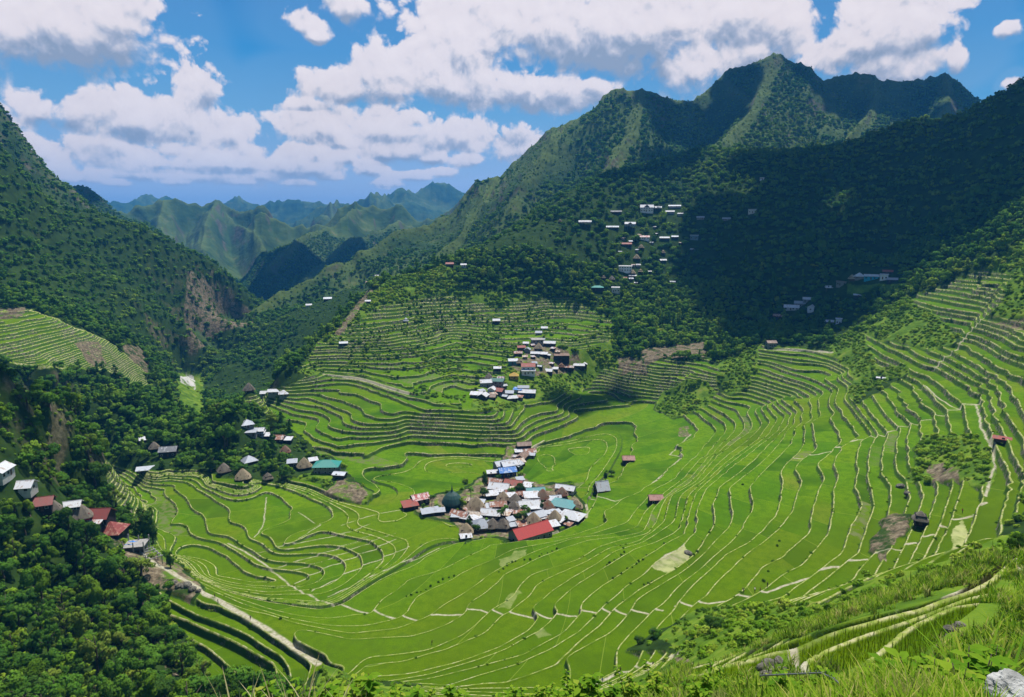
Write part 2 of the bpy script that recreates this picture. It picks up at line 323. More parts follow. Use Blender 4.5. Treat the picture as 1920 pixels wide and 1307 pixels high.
SPOTS = [  # (u, v, horizontal distance)
 # village shelf on the far hill, forest behind the bowl
 (1010,680,515),(1250,650,590),(1200,540,690),(1200,400,800),(1220,385,815),(1100,420,760),(1000,480,690),(840,500,670),(800,560,640),(1084,560,660),(900,560,650),
 (700,538,670),(620,620,580),(540,680,530),(470,720,490),(430,758,430),(1320,640,612),(1400,620,605),
 (1500,570,665),(1650,520,705),(1560,600,622),(1640,590,592),(1380,520,720),(1300,450,760),
 (1600,400,760),(1700,330,810),(1800,300,760),(1900,420,620),(1750,450,670),(1600,480,660),(1500,450,700),(1400,430,760),(1350,350,850),
 (1250,330,870),(1860,480,580),(1910,500,560),(1700,540,622),
 # slope under the near strips
 (1350,1160,150),(1300,1200,130),(1300,1240,108),(1420,1225,88),(1440,1180,110),(1500,1160,105),(1600,1120,115),(1700,1095,120),(1750,1090,115),(1800,1075,112),(1850,1040,120),(1880,1000,140),
 (1128,1277,150),(1163,1258,155),(1275,1225,150),(1057,1300,147),(1270,1256,104),(1200,1290,120),
 # left forest
 (200,1100,272),(100,1100,274),(100,1200,246),(200,1250,221),(100,1290,221),(380,1295,199),(300,1205,225),(0,1100,268),(0,1250,220),
 (240,1050,276),(330,1085,264),(620,1290,150),(700,1290,140),
 # left hills
 (100,600,640),(0,600,620),(0,680,540),(100,690,560),(270,725,640),(250,640,690),(50,560,700),(150,560,740),(200,650,640),
 (0,400,800),(100,480,820),(200,500,880),(250,550,830),(350,600,860),(420,600,930),(400,660,860),(330,690,790),(300,680,760),
 (0,760,330),(60,790,335),(0,830,350),(100,830,385),(150,740,505),(230,735,530),
 (560,600,850),(500,640,860),(420,690,800),(650,540,900),(480,590,980),(350,722,830),(345,750,750),(385,715,800),
]
SILS = [  # skylines of near hills: points, then how far behind and how much lower the ground continues
 ([(-420,150,860),(-160,215,880),(0,276,900),(46,329,905),(77,364,915),(130,406,925),(176,399,940),(246,424,960),(299,438,985),(352,477,1000),(422,526,1015),(486,575,1030)], 1.12, 60),
 ([(-300,600,330),(0,680,345),(60,720,352),(100,745,362),(140,772,378)], 1.15, 40),
 ([(100,812,490),(150,797,495),(230,772,500),(290,764,500),(330,772,495),(400,767,490),(440,762,490)], 1.12, 30),
 ([(700,533,680),(660,570,640),(620,610,600),(580,650,560),(520,695,520)], 1.14, 45),
 ([(1330,278,930),(1240,302,900),(1130,327,870),(1040,372,830),(960,430,770),(900,462,730),(840,492,700)], 1.14, 40),
 ([(1470,305,1000),(1549,282,960),(1603,272,930),(1704,228,900),(1788,225,850),(1838,201,820),(1872,178,800),(1920,154,790),(1990,110,780)], 1.14, 40),
]
RAW = []                       # (azimuth in degrees, range, height)
for az in (-44, -32, -20, -10, 0, 10):
    RAW += [(az, 2.6, -2.4), (az, 5, -5.0), (az, 9, -7.5), (az, 15, -12.6), (az, 25, -21.5), (az, 40, -35), (az, 80, -69)]
for az in (-44, -32, -20, -10, 0): RAW += [(az, 120, -96)]
for az in (22, 27): RAW += [(az, 2.6, -2.1), (az, 5, -3.9), (az, 12, -8.9), (az, 24, -17.6), (az, 33, -23.6)]
RAW += [(16, 2.6, -2.3), (16, 5, -4.4), (16, 9, -7.4), (16, 15, -12.0), (16, 25, -19.8)]
for az in (32, 38, 44):
    RAW += [(az, 2.6, -1.9), (az, 5, -3.3), (az, 12, -7.9), (az, 24, -15.9)]
RAW += [(16, 40, -31.5), (12, 60, -51), (20, 40, -29), (5, 60, -53), (8, 100, -80), (14, 80, -58)]
for az in (-44, -39): RAW += [(az, 345, -112), (az, 640, -75), (az, 260, -122), (az, 450, -110), (az, 800, 5), (az, 900, 75)]
for az in (40, 44): RAW += [(az, 80, -32), (az, 150, -60), (az, 280, -70), (az, 420, -58), (az, 620, 5), (az, 800, 115)]
for az in (-44, -30, -15, 0, 15, 30, 44):
    RAW += [(az, 1500, -230), (az, 2500, -240), (az, 6000, -260), (az, 10000, -260)]
RAW += [(-23, 1000, -190), (-22, 1150, -205), (-20, 1300, -215), (-12, 1150, -160), (0, 1100, -90), (10, 1150, -60), (-25.2, 900, -185)]
SPOTZ = [  # (u, v, height)
 (455,885,-136.5),(275,876,-136),(613,880,-136.5),(560,890,-136.5),(650,918,-137),(660,900,-136.5),(310,850,-134),(470,850,-134),(400,850,-134),(470,800,-129),(540,820,-133),(500,815,-131),
 (0,900,-116),(60,930,-118),(130,950,-122),(200,980,-128),(275,1020,-131),(100,880,-124),(150,860,-134),(230,840,-133),(350,840,-133),(520,870,-135),(960,940,-138.2),(1040,940,-138.2),(880,970,-138.8)]

for a_, r_, z_ in list(RAW):                        # the land goes on beyond the picture on both sides
    if abs(a_) >= 38: RAW.append((math.copysign(54, a_), r_, z_))
for az in (-54, -40, -20, 0, 20, 40, 54): RAW += [(az, 1.1, -1.75)]

def build_rbf():
    pts = []
    for k, pl in CONTOURS:
        for p in resample(pl, 16):
            pts.append(at_z(p[0], p[1], z_of(k)))
    for u, v, D in SPOTS:
        pts.append(at_d(u, v, D))
    for u, v, z in SPOTZ:
        pts.append(at_z(u, v, z))
    for pl, mul, drop in SILS:
        for u, v, D in resample(pl, 30):
            p = at_d(u, v, D)
            pts.append(p)
            b = p * mul
            b[2] = p[2] - drop
            pts.append(b)
    pts = np.array(pts)
    az = np.arctan2(pts[:, 0], pts[:, 1]); lr = 0.5 * np.log(pts[:, 0] ** 2 + pts[:, 1] ** 2)
    rw = np.array([(math.radians(a), math.log(r), z) for a, r, z in RAW])
    az = np.r_[az, rw[:, 0]]; lr = np.r_[lr, rw[:, 1]]; zz = np.r_[pts[:, 2], rw[:, 2]]
    n = len(az)
    c = 0.006
    d = np.sqrt((az[:, None] - az[None]) ** 2 + (lr[:, None] - lr[None]) ** 2 + c * c)
    A = np.zeros((n + 3, n + 3))
    A[:n, :n] = d - np.eye(n) * 0.004
    A[:n, n] = 1; A[:n, n + 1] = az; A[:n, n + 2] = lr
    A[n:, :n] = A[:n, n:].T
    w = np.linalg.solve(A, np.r_[zz, 0, 0, 0])
    return az, lr, w, c
def rbf_grid(A1, L1):
    az, lr, w, c = build_rbf()
    n = len(az)
    out = np.zeros((len(L1), len(A1)), np.float32)
    da2 = (A1[:, None] - az[None]) ** 2 + c * c
    for i, l in enumerate(L1):
        out[i] = np.sqrt(da2 + ((l - lr) ** 2)[None]) @ w[:n] + w[n] + w[n + 1] * A1 + w[n + 2] * l
    return out
def cubic_up(F, xs, axis):     # Catmull-Rom along one axis at fractional positions xs
    F = np.moveaxis(F, axis, 0)
    n = F.shape[0]
    i = np.clip(np.floor(xs).astype(int), 0, n - 2)
    t = (xs - i).astype(np.float32)[:, None]
    p0 = F[np.clip(i - 1, 0, n - 1)]; p1 = F[i]; p2 = F[i + 1]; p3 = F[np.clip(i + 2, 0, n - 1)]
    r = p1 + 0.5 * t * (p2 - p0 + t * (2 * p0 - 5 * p1 + 4 * p2 - p3 + t * (3 * (p1 - p2) + p3 - p0)))
    return np.moveaxis(r, 0, axis)

RIDGES = [  # skyline and spur crests of the mountains: points (u, v, distance), side slope, class
 ([(885,340,1300),(960,290,1290),(1060,215,1270),(1140,165,1260),(1210,143,1260),(1290,160,1320),(1310,163,1350),(1380,118,1430),(1460,85,1500),(1500,100,1520),(1525,122,1540),(1580,124,1560),(1640,122,1580),(1700,138,1600),(1760,135,1620),(1800,150,1640),(1840,182,1680),(1920,200,1750)], .95, 1),
 ([(885,340,1300),(765,412,1210),(680,465,1130),(592,510,1060),(482,562,990)], .75, 1),
 ([(1450,110,1490),(1434,150,1400),(1420,200,1280),(1380,240,1150),(1345,262,1050),(1330,276,960)], .95, 1),
 ([(1640,125,1570),(1640,180,1450),(1605,230,1300),(1545,288,1120)], .95, 1),
 ([(1210,143,1260),(1190,215,1140),(1130,290,1020)], .95, 1),
 ([(1060,215,1270),(1010,300,1130),(960,380,1000)], .85, 1),
 ([(940,300,1280),(905,370,1150),(870,410,1070),(800,470,960)], .8, 1),
 ([(1760,135,1620),(1770,190,1480),(1740,225,1350)], .95, 1),
 ([(-520,60,1100),(-280,75,1130),(-80,110,1160),(0,190,1200),(45,262,1230),(80,305,1260),(120,345,1300),(170,402,1360),(240,440,1420)], 1.25, 2),
 ([(60,322,1640),(100,313,1650),(165,318,1700),(190,340,1720),(203,358,1730),(290,430,1750),(330,455,1760),(420,530,1780),(455,565,1800)], .95, 2),
 ([(205,357,2500),(250,370,2550),(310,362,2600),(340,352,2620),(385,352,2640),(400,346,2650),(418,343,2650),(428,352,2650),(460,362,2600),(500,375,2550),(540,395,2500),(575,402,2450)], .95, 3),
 ([(418,344,2650),(402,385,2400),(395,430,2150),(420,470,1950),(445,492,1850)], .95, 3),
 ([(428,352,2650),(460,390,2450),(490,430,2250),(512,458,2100)], .95, 3),
 ([(310,362,2600),(290,400,2400),(330,440,2150),(372,472,2000)], .85, 3),
 ([(500,385,2400),(560,378,2400),(620,382,2350),(660,376,2400),(720,372,2400),(780,372,2300),(840,362,2200),(890,345,2100)], .75, 3),
 ([(700,374,2400),(650,395,2150),(590,410,1950),(560,430,1850),(540,460,1700),(515,505,1600)], .85, 3),
 ([(800,375,2250),(740,405,2000),(680,430,1800),(600,480,1600),(560,525,1500)], .75, 3),
 ([(180,362,5500),(240,358,5500),(262,352,5600),(277,348,5600),(292,355,5600),(330,365,5500),(400,374,5500),(470,366,5000),(500,365,5000),(528,366,5000),(555,358,5000),(590,364,5000),(622,374,5000)], .7, 4),
 ([(600,376,4000),(640,368,4000),(670,358,4000),(700,355,3900),(740,348,4200),(800,338,4500),(830,333,4600),(880,336,4600),(960,340,4600),(1100,330,4600)], .7, 4),
 ([(640,368,4000),(620,385,3500),(600,395,3100)], .7, 4), ([(740,348,4200),(700,370,3600),(690,380,3100)], .7, 4),
]
def ridge_field(X, Y):
    R = np.hypot(X, Y)
    far = smooth(500, 3000, R)
    sc = 130 + 200 * far
    wx = X + (9 + 45 * far) * fbm(X / sc, Y / sc, 11, 3); wy = Y + (9 + 45 * far) * fbm(X / sc + 40, Y / sc, 12, 3)
    best = np.full(X.shape, -400.0, np.float32); cls = np.zeros(X.shape, np.int8); crest = np.full(X.shape, 999.0, np.float32)
    for pl, slope, c in RIDGES:
        P = np.array([at_d(*p) for p in resample(pl, 24)])
        s = 0.0
        bz = np.full(X.shape, -400.0, np.float32)
        for a, b in zip(P[:-1], P[1:]):
            ab = b - a; l2 = ab[0] ** 2 + ab[1] ** 2
            t = np.clip(((wx - a[0]) * ab[0] + (wy - a[1]) * ab[1]) / l2, 0, 1)
            d = np.hypot(wx - a[0] - t * ab[0], wy - a[1] - t * ab[1])
            bz = np.maximum(bz, a[2] + t * ab[2] - slope * (d - 0.3 * np.maximum(d - 130, 0)))
            crest = np.minimum(crest, d)
            s += math.sqrt(l2)
        m = bz > best
        best = np.where(m, bz, best); cls = np.where(m, c, cls)
    rel = smooth(-240, -60, best)
    amp = (16 + 62 * far)
    n = ridged(wx / (95 + 160 * far), wy / (95 + 160 * far), 21, 4)
    best = best + rel * amp * (n - 0.85) + rel * 3 * fbm(X / 22, Y / 22, 31, 3)
    return best, cls, crest
# ------------------------------------------------------------------ land grid (polar, finer where the view is finer)
Q = 1.0                        # grid fineness
def radii():
    r = [1.3]
    while r[-1] < 9500:
        x = r[-1]
        if x < 45: d = 0.012 * x + 0.03
        elif x < 75: d = 0.16
        elif x < 130: d = 0.36
        elif x < 215: d = 0.32
        elif x < 560: d = 0.42
        elif x < 720: d = 0.75
        elif x < 1300: d = 2.6
        elif x < 3000: d = 0.0042 * x
        else: d = 0.012 * x
        r.append(x + d / Q)
    return np.array(r)
RR = radii()
AZ = np.radians(np.linspace(-52, 52, int(1500 * Q)))
nA, nR = len(AZ), len(RR)
A1 = np.radians(np.linspace(-53, 53, 396)); L1 = np.linspace(math.log(1.0), math.log(9800), 690)
Zc = rbf_grid(A1, L1)
fa = (AZ - A1[0]) / (A1[1] - A1[0]); fl = (np.log(RR) - L1[0]) / (L1[1] - L1[0])
Zb = cubic_up(cubic_up(Zc, fl, 0), fa, 1).astype(np.float32)
X = (RR[:, None] * np.sin(AZ)[None]).astype(np.float32); Y = (RR[:, None] * np.cos(AZ)[None]).astype(np.float32)
CLS = np.zeros(X.shape, np.int8)
i0 = int(np.searchsorted(RR, 560))
Zr, cr, crest_ = ridge_field(X[i0:], Y[i0:])
CREST = np.full(X.shape, 999.0, np.float32)
m = Zr > Zb[i0:]
CLS[i0:][m] = cr[m]; CREST[i0:][m] = crest_[m]
Zb[i0:] = np.maximum(Zb[i0:], Zr)
print('grid', nR, nA, nR * nA)

U, V = project(np.stack([X, Y, Zb], -1))
U = U.astype(np.float32); V = V.astype(np.float32)
wob = 9.0
jn = int(np.searchsorted(RR, 1000))
Uw, Vw = U.copy(), V.copy()
wx_, wy_ = fbm(X[:jn] / 9, Y[:jn] / 9, 51, 3), fbm(X[:jn] / 9 + 50, Y[:jn] / 9, 52, 3)
near_k = np.clip(1250 / RR[:jn] * 2.2, 1, 14)[:, None]
Uw[:jn] += wx_ * near_k; Vw[:jn] += wy_ * near_k * 0.7
def region(polys, mask_r=(0, 1e9)):
    r = np.zeros(X.shape, bool)
    sel = (RR > mask_r[0]) & (RR < mask_r[1])
    for p in polys:
        r[sel] |= in_poly(Uw[sel], Vw[sel], p)
    return r
PADDY = [[(190,862),(240,882),(330,876),(430,895),(516,905),(545,895),(600,905),(618,925),(690,942),(700,925),(660,893),(640,865),(600,850),(560,812),(500,778),(455,748),(490,738),(600,698),(680,702),(780,738),(850,762),(880,772),(960,768),(1000,752),(1060,738),(1100,728),(1130,690),(1230,676),(1330,672),(1360,705),(1420,700),(1425,645),(1520,650),(1600,690),(1590,735),(1600,748),(1640,715),(1650,695),(1620,625),(1700,642),(1750,660),(1760,620),(1705,558),(1760,538),(1840,505),(1900,512),(1880,560),(1850,592),(1925,596),(1925,950),(1870,1005),(1800,1040),(1720,1066),(1620,1085),(1590,1110),(1500,1142),(1440,1130),(1310,1135),(1245,1172),(1170,1215),(1275,1225),(1240,1250),(1050,1320),(830,1320),(790,1290),(700,1268),(640,1255),(605,1245),(540,1320),(425,1320),(345,1180),(262,1118),(300,1108),(372,1128),(380,1100),(340,1060),(300,1030),(285,1000),(205,930)]]
NOPADDY = [[(755,935),(790,925),(850,922),(900,895),(930,875),(955,835),(985,828),(1000,845),(975,870),(970,885),(1010,905),(1075,905),(1095,940),(1090,970),(1020,1005),(970,1015),(900,1010),(865,1015),(870,995),(850,985),(790,970)],
 [(1225,765),(1245,735),(1290,712),(1330,715),(1342,735),(1330,755),(1300,772),(1262,782)],
 [(1695,905),(1712,870),(1720,830),(1740,815),(1800,815),(1850,830),(1872,880),(1850,910),(1800,900),(1770,905),(1740,905)],
 [(1628,1030),(1650,975),(1680,958),(1708,965),(1690,1000),(1672,1020),(1660,1045)],
 [(606,925),(640,898),(660,900),(690,930),(680,942),(640,935)],
 [(1590,745),(1600,700),(1640,690),(1700,680),(1705,700),(1650,730),(1610,760)],
 [(1700,580),(1745,580),(1790,620),(1800,640),(1760,650),(1720,640)], [(1645,640),(1690,590),(1745,590),(1720,640)],
 [(1345,690),(1400,690),(1410,720),(1370,740),(1345,735)]]
FARHILL = [[(560,690),(600,640),(650,612),(720,572),(840,552),(930,575),(1000,560),(1060,560),(1110,575),(1155,605),(1140,640),(1090,655),(1040,640),(990,640),(955,680),(940,705),(890,735),(880,765),(850,760),(780,735),(680,700),(600,697)]]
LEFTTERR = [[(-40,588),(20,578),(60,580),(150,615),(200,635),(240,668),(275,700),(278,722),(262,732),(235,715),(200,695),(150,690),(80,690),(-40,670)], [(136,806),(200,803),(202,835),(140,842)]]
STRIPS = [[(1300,1243),(1390,1228),(1480,1204),(1560,1176),(1640,1153),(1720,1134),(1800,1108),(1838,1088),(1890,1036),(1915,1030),(1850,1120),(1790,1175),(1740,1215),(1700,1255),(1640,1262),(1560,1262),(1500,1262),(1475,1225),(1380,1262),(1300,1280)]]
T_main = region(PADDY, (90, 640)) & ~region(NOPADDY, (90, 640))
T_far = region(FARHILL, (380, 720)); T_left = region(LEFTTERR, (380, 760)); T_str = region(STRIPS, (36, 90))
T = T_main | T_far | T_left | T_str
# terrace level, its gradient and the stepped ground
Lv = k_of(Zb.astype(np.float64)).astype(np.float32)
Lv = np.where(T_left, Lv * 1.5, Lv)
Lv = (Lv + 0.30 * vnoise(Lv * 0.9, np.zeros_like(Lv), 63)).astype(np.float32)      # terraces of uneven width
Lv[:jn] += ((0.12 + 0.22 * T_far[:jn] + 0.15 * T_left[:jn]) * fbm(X[:jn] / 15, Y[:jn] / 15, 61, 3)).astype(np.float32) * np.where(RR[:jn] > 36, 1, 0)[:, None]
gr = np.gradient(Lv, axis=0) / np.gradient(RR)[:, None]
ga = np.gradient(Lv, axis=1) / (AZ[1] - AZ[0]) / RR[:, None]
G = np.hypot(gr, ga) + 1e-4
dz = np.where(Zb < -140, 1.0, np.where(Zb < -139, 1 / 3.5, np.where(Zb <= -92, 2.0, 2.8))) / np.where(T_left, 1.5, 1.0)
n_ = np.floor(Lv); f_ = Lv - n_
wr = np.clip(0.55 * G, 0.02, 0.42)                # share of a level taken by the wall
step = smooth(1 - wr, 1.0, f_)
bund = np.exp(-((f_ / G - 0.35) / 0.35) ** 2) * 0.22 * (f_ < 0.6)
Zt = Zb + (step - f_) * dz + np.where(np.abs(Zb) < 1e5, bund, 0)
Tw = T.astype(np.float32)
for _ in range(2):                                 # soften the edge of the terraced land
    Tw[1:-1, 1:-1] = (Tw[1:-1, 1:-1] * 2 + Tw[:-2, 1:-1] + Tw[2:, 1:-1] + Tw[1:-1, :-2] + Tw[1:-1, 2:]) / 6
rough = np.zeros(X.shape, np.float32)
rough[:jn] = fbm(X[:jn] / 12, Y[:jn] / 12, 71, 4) * np.clip(RR[:jn] / 160, 0.05, 1.3)[:, None]
# dry slopes and footpaths
BARE = [[(765,945),(800,930),(850,930),(900,900),(930,880),(955,838),(985,835),(1000,845),(970,885),(1010,905),(1070,910),(1090,940),(1085,965),(1020,1000),(970,1010),(900,1005),(870,1010),(870,995),(850,980),(790,962)],[(960,690),(1010,640),(1080,660),(1095,690),(1060,700),(990,705)],[(606,925),(640,898),(660,900),(690,930),(680,942),(640,935)], [(1628,1030),(1650,975),(1680,958),(1708,965),(1690,1000),(1672,1020),(1660,1045)],
 [(1735,870),(1768,868),(1770,905),(1745,905)], [(1750,880),(1790,876),(1800,900),(1756,905)], [(352,505),(420,545),(480,590),(470,612),(420,618),(385,650),(355,660),(345,590)],[(625,625),(655,590),(692,540),(700,546),(668,590),(640,625)],
 [(1200,655),(1245,650),(1320,640),(1325,668),(1240,672),(1210,690)], [(140,640),(185,640),(200,680),(170,690)], [(225,640),(262,650),(280,680),(275,700),(240,670)], [(-20,580),(50,575),(40,592),(-20,596)],
 [(1155,668),(1200,672),(1215,700),(1160,702)], [(310,1250),(335,1255),(350,1310),(320,1310)], [(1850,600),(1920,596),(1920,618),(1870,610)], [(1275,800),(1290,795),(1296,812),(1270,815)], [(340,905),(300,1010)],
 [(200,1000),(245,1020),(330,1060),(372,1100),(360,1128),(300,1100),(235,1050)], [(1262,1235),(1290,1232),(1300,1260),(1310,1300),(1255,1300)]]
PATHS = [([(553,1094),(605,1066),(694,1031),(743,1011)], .24, (200, 340)), ([(585,1107),(643,1077),(694,1054),(766,1026)], .24, (200, 340)), ([(480,1038),(532,1020),(654,998),(695,982)], .2, (230, 360)), ([(513,1065),(602,1038),(695,1003)], .2, (210, 350)), ([(532,1075),(605,1052),(681,1020),(740,1000)], .18, (210, 350)), ([(614,1117),(690,1084),(760,1052),(823,1022)], .2, (200, 340)), ([(640,985),(700,965),(760,955)], .18, (260, 380)), ([(500,930),(493,985),(478,1005)], .2, (280, 400)), ([(560,960),(600,985),(560,1010)], .15, (270, 390)),([(250,1028),(300,1062),(350,1092),(372,1104)], 1.2, (240, 330)), ([(365,1102),(410,1125),(440,1143),(480,1165),(530,1195),(565,1222),(597,1240)], 1.1, (180, 290)),
 ([(1920,1075),(1895,1045),(1840,1092),(1800,1112),(1720,1138),(1640,1157),(1560,1180),(1480,1210),(1400,1236)], 0.3, (44, 95)), ([(1480,1212),(1490,1235),(1500,1262)], 0.35, (36, 62)),
 ([(1722,711),(1755,741),(1785,757),(1803,759),(1833,752),(1840,790),(1852,815),(1863,835),(1865,870),(1855,905),(1845,930)], 0.4, (200, 420)),
 ([(837,1286),(906,1262),(972,1242),(1044,1207),(1081,1184),(1124,1141),(1170,1098),(1199,1078),(1222,1055),(1250,1034),(1275,1022),(1293,1004)], 0.38, (130, 300)),
 ([(1057,1303),(1127,1277),(1163,1258),(1275,1225)], 0.38, (120, 190)), ([(607,700),(675,709),(767,737)], 1.0, (460, 560)),
 ([(429,1018),(458,1032),(492,1054),(520,1078),(556,1105),(583,1117),(615,1132),(660,1137),(700,1143),(730,1152),(790,1158),(820,1150),(900,1140),(960,1148),(1040,1152),(1080,1146),(1124,1141),(1180,1144),(1240,1142)], 0.36, (150, 330)),
 ([(1270,1128),(1330,1128),(1385,1115),(1440,1108),(1465,1095),(1560,1060),(1600,1048),(1650,1035),(1700,1020),(1740,1000),(1770,980),(1810,962),(1850,940)], 0.42, (150, 300)),
 ([(1840,750),(1810,755),(1780,768),(1745,780),(1720,792),(1690,797),(1660,812),(1610,822),(1568,838),(1535,850),(1490,858)], 0.4, (240, 420)),
 ([(1100,945),(1100,970),(1075,985),(1030,1002)], .7, (250, 360)), ([(1296,809),(1256,847),(1278,852),(1245,882),(1198,922),(1153,934),(1105,930)], .35, (250, 480)),
 ([(1753,689),(1765,672),(1790,655),(1810,630),(1825,612),(1850,588)], .45, (330, 560)), ([(935,880),(985,845),(1020,825)], .5, (330, 480)), ([(1435,650),(1511,655),(1560,662)], 1.0, (450, 560))]
B = region(BARE, (90, 1090)).astype(np.float32)
PM = np.zeros(X.shape, np.float32)
Zi = Zb
def snap(u, v, lo, hi):        # where the line of sight meets the ground (nearest hit between lo and hi)
    d = ray(u, v); h = math.hypot(d[0], d[1]); az = math.atan2(d[0], d[1])
    j = min(max(int(round((az - AZ[0]) / (AZ[1] - AZ[0]))), 0), nA - 1)
    a, b = np.searchsorted(RR, lo), min(np.searchsorted(RR, hi), nR - 1)
    below = Zi[a:b, j] >= RR[a:b] * (d[2] / h)
    k = int(np.argmax(below)) if below.any() else int(np.argmin(np.abs(Zi[a:b, j] - RR[a:b] * (d[2] / h))))
    r = RR[a + k]
    return np.array([r * math.sin(AZ[j]), r * math.cos(AZ[j]), Zi[a + k, j]])
PATH3D = []
for pl, w, (lo, hi) in PATHS:
    P = np.array([snap(u, v, lo, hi) for u, v in resample(pl, 14)])
    PATH3D.append((P, w))
    a, b = np.searchsorted(RR, lo * 0.93), np.searchsorted(RR, hi * 1.07)
    xs, ys = X[a:b], Y[a:b]
    wob_ = 0.5 * fbm(xs / 5, ys / 5, 81, 2)
    best = np.full(xs.shape, 1e9, np.float32)
    for p, q in zip(P[:-1], P[1:]):
        ab = q[:2] - p[:2]; l2 = float(ab @ ab) + 1e-6
        if l2 > 3600: continue
        t = np.clip(((xs - p[0]) * ab[0] + (ys - p[1]) * ab[1]) / l2, 0, 1)
        best = np.minimum(best, np.hypot(xs - p[0] - t * ab[0] + wob_, ys - p[1] - t * ab[1]))
    PM[a:b] = np.maximum(PM[a:b], 1 - smooth(w * 0.7, w * 1.1 + 0.12, best))
PM *= (Tw > 0.2) | (B > 0) | (RR[:, None] > 0)
Z = np.where(Tw > 0.001, Zt * Tw + (Zb + rough) * (1 - Tw), Zb + rough).astype(np.float32)
PALE = region([[(1222,1058),(1245,1037),(1280,1026),(1296,1036),(1288,1055),(1255,1068),(1230,1066)],[(1788,990),(1806,972),(1822,985),(1806,1018),(1782,1020)]], (120, 330)).astype(np.float32) + 0.4 * region([[(935,1140),(968,1108),(984,1110),(962,1142)],[(930,1045),(965,1028),(990,1024),(985,1040),(945,1052)],[(1005,1187),(1030,1178),(1040,1186),(1015,1198)]], (120, 330))
RIVER = [[(338,706),(362,704),(366,725),(360,745),(372,760),(352,760),(345,735)]]
RV = region(RIVER, (700, 900)).astype(np.float32)

def ground_z(x, y):
    r = math.hypot(x, y); az = math.atan2(x, y)
    j = (az - AZ[0]) / (AZ[1] - AZ[0]); i = np.interp(r, RR, np.arange(nR))
    i_, j_ = int(min(max(i, 0), nR - 2)), int(min(max(j, 0), nA - 2)); a, b = i - i_, j - j_
    return float((Z[i_, j_] * (1 - b) + Z[i_, j_ + 1] * b) * (1 - a) + (Z[i_ + 1, j_] * (1 - b) + Z[i_ + 1, j_ + 1] * b) * a)

# arc position around the bowl, for the cross dykes
S = (np.arctan2(Y - 338, -(X - 2)) + 0.25 * fbm(X / 120, Y / 120, 91, 2)).astype(np.float32) * 190
WOODS = np.zeros(X.shape, np.float32)
def grid_mesh(name, sel):      # faces of the land grid whose class is in sel
    q = CLS[:-1, :-1]
    f = np.isin(q, sel)
    ii, jj = np.nonzero(f)
    a = ii * nA + jj
    quads = np.stack([a, a + 1, a + nA + 1, a + nA], -1)
    used = np.zeros(nR * nA, bool); used[quads.ravel()] = True
    idx = np.cumsum(used) - 1
    quads = idx[quads].astype(np.int32)
    co = np.stack([X.ravel()[used], Y.ravel()[used], Z.ravel()[used]], -1).astype(np.float32)
    me = bpy.data.meshes.new(name)
    me.vertices.add(len(co)); me.vertices.foreach_set('co', co.ravel())
    me.loops.add(quads.size); me.loops.foreach_set('vertex_index', quads.ravel())
    me.polygons.add(len(quads)); me.polygons.foreach_set('loop_start', np.arange(0, quads.size, 4, dtype=np.int32))
    me.polygons.foreach_set('use_smooth', np.ones(len(quads), bool))
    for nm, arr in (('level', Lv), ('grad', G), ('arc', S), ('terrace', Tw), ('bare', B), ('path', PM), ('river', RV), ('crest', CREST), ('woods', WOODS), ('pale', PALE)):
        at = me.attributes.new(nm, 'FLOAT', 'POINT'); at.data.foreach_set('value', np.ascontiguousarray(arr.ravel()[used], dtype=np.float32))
    me.update(calc_edges=True)
    o = bpy.data.objects.new(name, me); COL.objects.link(o)
    o['kind'] = 'structure'
    return o
